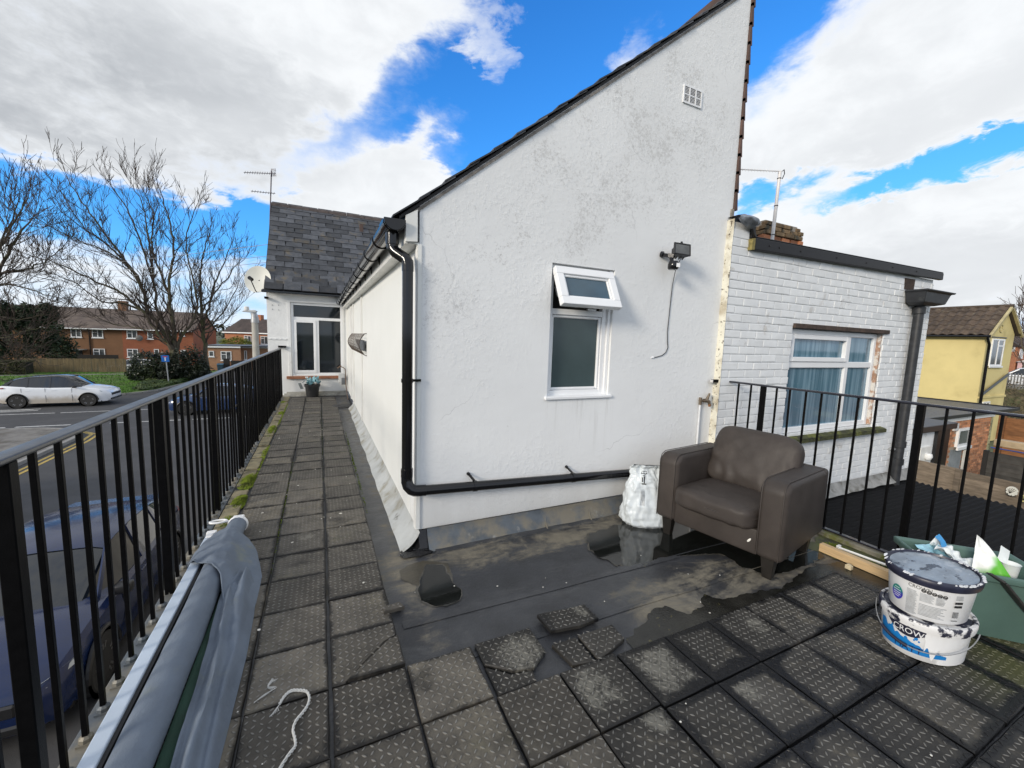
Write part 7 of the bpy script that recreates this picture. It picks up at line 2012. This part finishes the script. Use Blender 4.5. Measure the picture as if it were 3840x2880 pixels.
ob('waste_pipe', G().tube([(28.3, 7.70, -.45), (28.7, 7.70, -.30), (31.2, 7.70, .52)], .055, 8), M('grey_pipe', (.05, .06, .07), .5), yh)
house_window(yh, 28.88, 30.36, .92, 2.22, YY, 2); house_window(yh, 28.9, 29.75, -1.75, -.82, YY, 1)
ob('lintel', G().box(28.75, 30.6, YY - .03, YY + .02, 2.27, 2.32), trim_m, yh)
ob('string_course', G().box(28.3, 31.62, YY - .05, YY - .001, -.64, -.55), yel, yh)
g = G()
for k in range(6): g.tube([(29.75 + .18 * math.cos(a), YY - .02, 2.72 + .18 * math.sin(a)) for a in (k, k + .5, k + .9)], .02, 5)
ob('wall_ornament', g, M('ornament_cream', (.45, .40, .22), .8), yh)
# brick outbuilding with a flat roof
bo = thing('brick_outbuilding', 'orange brick outbuilding with a black flat roof and white fascia below the yellow house', 'outbuilding', (17, 5, GZ))
bwl = ob('wall', G().box(13.6, 18.74, 4.80, 8, GZ, -.43), M('outbuilding_mortar', (.36, .29, .22), .9, var=.2), bo)
obm = M('outbuilding_brick', (.46, .20, .095), .88, var=.2, vs=8, rnd=.42, col2=(.52, .32, .19), s2=5, t2=(.56, .68), bump=.002, bs=60)
bme = G().box(-.1065, .1065, -.0, .05, -.0325, .0325).mesh('brick', obm)
n_ = 0; rest = G()
for i in range(25):
    z = -.47 - i * .075
    x = 14.9 + (.1125 if i % 2 else 0)
    while x < 18.70:
        if not (16.2 < x < 17.15 and -1.28 < z < -.62) and not (16.0 < x < 16.85 and z <= -1.2):
            if x > 15.2 and n_ < 290 and z > -2.25: inst('brick', bme, bwl, (x, 4.792 + U(-.002, .002), z)); n_ += 1
            else: rest.box(x - .1065, x + .1065, 4.792, 4.84, z - .0325, z + .0325)
        x += .225
ob('brick', rest, obm, bwl, kind='stuff')
ob('fascia', G().box(15.0, 18.76, 4.755, 4.795, -.425, -.31), white_upvc, bo)
ob('flat_roof', G().box(13.4, 20.3, 4.70, 9.6, -.308, -.235), felt, bo)
ob('roof_edge', G().box(13.4, 20.32, 4.66, 4.699, -.30, -.215).box(20.301, 20.34, 4.66, 9.6, -.30, -.20), trim_m, bo)
house_window(bo, 16.27, 17.10, -1.19, -.66, 4.79, 0)
ob('boarded_door', G().box(16.02, 16.80, 4.785, 4.80, GZ, -1.26), M('grey_board', (.22, .24, .25), .8, var=.2), bo)
ob('white_post', G().box(16.86, 16.98, 4.70, 4.78, GZ, -1.2), white_wood, bo)
ob('vent_box', G().box(15.92, 16.2, 4.74, 4.78, -.69, -.49), M('vent_white', (.6, .6, .6), .6), bo)
ob('corner_stain', G().box(18.60, 18.755, 4.784, 4.79, -1.6, -.43), M('mossy_corner', (.35, .32, .18), .9, var=.5, vs=9, col2=(.1, .09, .05), s2=8), bo)
# white walled store with a black roof
ws = thing('white_store', 'small white walled store with a black roof edge behind the railing post', 'outbuilding', (10, 3.4, GZ))
ob('wall', G().box(7.9, 10.25, 3.30, 5.6, GZ, .05), brick_w, ws)
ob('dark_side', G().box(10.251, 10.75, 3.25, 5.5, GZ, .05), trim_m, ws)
ob('roof', G().box(7.8, 10.80, 3.18, 5.8, .052, .17), trim_m, ws, bev=.01, seg=1)
ob('door', G().box(9.72, 10.12, 3.27, 3.298, GZ, -.25), white_wood, ws)
ob('wall_lamp', G().lathe([(.0, .06), (.05, .05), (.06, 0), (.04, -.06), (0, -.07)], (9.95, 3.24, -.42), 10), white_upvc, ws, smooth=60)
# fences
def slat_fence(name, label, x, y0, y1, z0, z1, hgt, m, pm):
    t_ = thing(name, label, 'fence', (x, (y0 + y1) / 2, z0))
    n = int((z1 - z0) / hgt)
    for k in range(n):
        g = G(); z = z0 + (z1 - z0) * k / n
        g.prism([(x - .006 + U(-.004, .004), y0, z), (x + .014, y0, z), (x + .010, y0, z + hgt * 1.02), (x + .002, y0, z + hgt * 1.02)], (0, y1 - y0, U(-.006, .006)))
        ob('slat', g, m, t_)
    y = y0
    while y <= y1 + .01:
        ob('fence_post', G().box(x - .03, x + .045, y - .03, y + .03, GZ, z1 + .02), pm, t_); y += (y1 - y0) / max(1, round((y1 - y0) / 1.5))
    return t_
slat_fence('slatted_fence', 'weathered grey slatted fence just beyond the ribbed roof', 8.5, -3.0, 2.42, -.95, -.262, .085, timber_old, timber_old)
pl_ = thing('plywood_panel', 'weathered grey board between the white store and the slatted fence', 'panel', (8.5, 2.6, GZ))
ob('board', G().box(8.49, 8.515, 2.425, 2.9, -1.6, -.235), timber_old, pl_)
slat_fence('dark_slatted_fence', 'dark stained slatted fence right of the brick outbuilding', 10.9, 0.0, 2.80, -1.2, -.29, .075, M('dark_stained_slat', (.045, .042, .038), .8, var=.3, vs=9, rnd=.2), dk)
tag(ob('sleeper', G().box(11.4, 11.6, -.5, 2.86, -.24, -.12), M('pale_sleeper', (.38, .29, .18), .8, var=.2, vs=6), at=(11.5, 1.2, -.24), bev=.008, seg=1), 'pale timber sleeper above the dark slatted fence', 'sleeper')
g = G(); g.tube([(10.6, 2.68, -.16), (10.6, .5, -.175)], .012, 8); tag(ob('blue_pole', g, M('blue_pole', (.03, .05, .20), .4), at=(10.6, 1.6, -.17)), 'thin dark blue pole in front of the pale sleeper', 'pole')
of_ = thing('orange_fence', 'orange brown panelled fence behind the pale sleeper', 'fence', (14, 1, GZ))
fo = M('orange_stained_board', (.20, .085, .03), .8, var=.3, vs=6, stretch=(1, 1, 5), rnd=.2)
for k in range(9):
    z = -1.1 + k * .128
    ob('board', G().prism([(13.99, -3, z), (14.02, -3, z), (14.012, -3, z + .135), (14.0, -3, z + .135)], (0, 6.45, U(-.01, .01))), fo, of_)
for y in (3.42, 1.6, -.2): ob('fence_post', G().box(13.9, 13.99, y - .05, y + .05, GZ, .09), fo, of_)
for y in (3.0, 2.4): ob('diagonal_brace', G().beam((13.96, y, -.7), (13.96, y - .5, -.2), .03, .05), fo, of_)
def leaf_orn(name, label, y, z, s, m):
    t_ = thing(name, label, 'ornament', (8.44, y, z))
    pts = []
    for i in range(40):
        a = 2 * PI * i / 40; r_ = s * (1 + .10 * math.cos(a)) * (1 - (.22 if (i % 5 == 0 and 6 < i < 34) else 0))
        pts.append((8.452, y - r_ * math.sin(a) * .95, z + r_ * math.cos(a) * 1.1))
    ob('leaf', G().prism(pts, (.012, 0, 0)), m, t_)
    g = G()
    for k in range(5):
        a = -.9 + .45 * k
        g.tube([(8.449, y + .3 * s, z - .5 * s), (8.449, y - s * math.sin(a) * .8, z + s * math.cos(a) * .85)], .0022, 4)
    ob('leaf_vein', g, trim_m, t_)
    o = G(); o.tube([(8.449, y + .9 * s, z - .8 * s), (8.449, y + .2 * s, z - 1.1 * s), (8.449, y - .8 * s, z - .9 * s)], .004, 5)
    ob('stem', o, trim_m, t_)
leaf_orn('leaf_ornament', 'white cut out leaf ornament hung on the slatted fence', 1.885, -.385, .058, M('leaf_white', (.66, .66, .60), .6))
leaf_orn('leaf_ornament', 'pale yellow leaf ornament at the right edge of the slatted fence', 1.765, -.445, .045, M('leaf_yellow', (.58, .52, .22), .6))
g = G(); g.add([(3.98, 1.30, -.284), (4.02, 1.30, -.284), (4.03, 1.26, -.20), (4.0, 1.25, -.19), (3.99, 1.27, -.21)], [(0, 1, 2, 3, 4)])
tag(ob('plastic_scrap', g, filmb, at=(4, 1.3, -.3)), 'pale blue plastic scrap on the ribbed roof by a railing post', 'litter')
# bank, palisade, parked cars and houses far off
bank_m = M('winter_bank', (.10, .085, .045), .95, var=.5, vs=1.0, col2=(.06, .07, .025), s2=.7)
ob('raised_ground', G().prism([(42, -60, GZ), (45, -60, -.95), (200, -60, -.95), (200, 60, -.95), (45, 60, -.95), (42, 60, GZ)][:4] if False else [(42, -60, GZ - .05), (45, -60, -.95), (200, -60, -.95), (200, -60, GZ - .05)], (0, 130, 0)), bank_m, kind='structure')
br_m = M('bramble', (.10, .075, .04), .9, var=.5, vs=2, col2=(.07, .08, .025), s2=1.5)
g = G(); r2 = random.Random(31)
for i in range(7000):
    x = r2.uniform(38, 45); y = r2.uniform(4, 13); z0 = GZ + max(0, (x - 42) / 3) * 1.95; z = z0 + 1.1 * r2.random() ** 1.5
    s = r2.uniform(.05, .14); d = Vector((r2.gauss(0, 1), r2.gauss(0, 1), r2.gauss(.5, 1))).normalized(); e_ = d.orthogonal().normalized(); p = Vector((x, y, z))
    g.add([p - d * s, p + e_ * s * .3, p + d * s, p - e_ * s * .3], [(0, 1, 2, 3)])
ob('bramble_bank', g, br_m, kind='stuff', fixn=False)
pf = thing('palisade_fence', 'grey steel palisade fence on the bank beyond the yellow house', 'fence', (45.2, 8, -.95))
g = G()
for k in range(60):
    y = 11.6 - k * .15; g.prism([(45.2, y - .035, -.95), (45.2, y + .035, -.95), (45.2, y + .035, .12), (45.2, y, .2), (45.2, y - .035, .12)], (.02, 0, 0))
ob('pale', g, M('dull_palisade', (.16, .16, .155), .7, var=.2), pf, kind='stuff')
ob('fence_rail', G().box(45.22, 45.27, 2.6, 11.7, -.1, -.03).box(45.22, 45.27, 2.6, 11.7, -.75, -.68), galv, pf)
for k, (x, y, rz, lab) in enumerate(((49, 11.2, PI / 2 + .3, 'pale parked car behind the palisade fence, nearest the yellow house'), (52.5, 10.6, PI / 2 + .2, 'pale parked car beyond the first, behind the palisade fence'))):
    dup(wc, (x, y, -.95), rz, lab, 'cars behind the palisade')
fh = thing('far_brick_house', 'far red brick house seen past the yellow house', 'house', (72, 18, -.95))
ob('wall', G().box(70, 78, 16.9, 22, -.95, 2.4), og, fh); ob('roof', G().prism([(69.8, 16.6, 2.4), (69.8, 22.3, 2.4), (69.8, 19.4, 4.6)], (8.5, 0, 0)), rt2, fh)
house_window(fh, 70.6, 71.6, 1.2, 2.2, 16.9, 1)
ob('window', G().box(69.95, 70.0, 17.1, 17.5, 1.9, 2.5), white_upvc, fh)
fp = thing('far_pink_building', 'far small pink and white building at the right edge', 'building', (72, 15, -.95))
ob('wall', G().box(70, 76, 13.0, 16.75, -.95, .75), M('pink_wall', (.62, .40, .40), .8, var=.1), fp); ob('roof', G().prism([(69.8, 12.8, .75), (69.8, 16.9, .75), (69.8, 15.0, 1.5)], (6, 0, 0)), M('pale_roof', (.5, .46, .45), .8), fp)
fd = thing('far_dark_roofed_house', 'far brown house with a dark roof at the right edge', 'house', (92, 18, -.95))
ob('wall', G().box(90, 98, 14, 21.3, -.95, 2.4), tb1, fd); ob('roof', G().prism([(89.8, 13.5, 2.3), (89.8, 21.6, 2.3), (89.8, 17.5, 4.2)], (9, 0, 0)), rt2, fd)
T4 = thing('bare_tree', 'far bare tree at the right edge beyond the yellow house', 'tree', (60, 14.2, -.95))
grow_tree(T4, [([(60, 14.0, -.95), (60, 14.0, 1.5), (60.2, 14.3, 3.6), (60, 14.5, 5.6)], .16, .03), ([(60, 14.0, 1.6), (60, 14.6, 3.2), (60, 15.0, 4.6)], .09, .02), ([(60, 14.0, 1.6), (60, 13.4, 3.2), (60, 13.0, 5.4)], .09, .02)], 71, .8, .8, rmin=.02, depth_j=.5)
far2 = M('far_hedgerow', (.085, .075, .04), .95, var=.5, vs=.5)
g = G(); r2 = random.Random(41)
for i in range(5000):
    x, y = r2.uniform(110, 125), r2.uniform(10, 45); z = -.95 + 7.5 * r2.random() ** .8 * (.8 + .4 * wob(y * .3, 1, 1)); s = r2.uniform(.2, .55)
    d = Vector((r2.gauss(0, 1), r2.gauss(0, 1), r2.gauss(0, 1))).normalized(); e_ = d.orthogonal().normalized(); p = Vector((x, y, z))
    g.add([p - d * s, p + e_ * s * .5, p + d * s, p - e_ * s * .5], [(0, 1, 2, 3)])
ob('far_hedgerow', g, far2, kind='stuff', fixn=False)
bpy.context.view_layer.update()
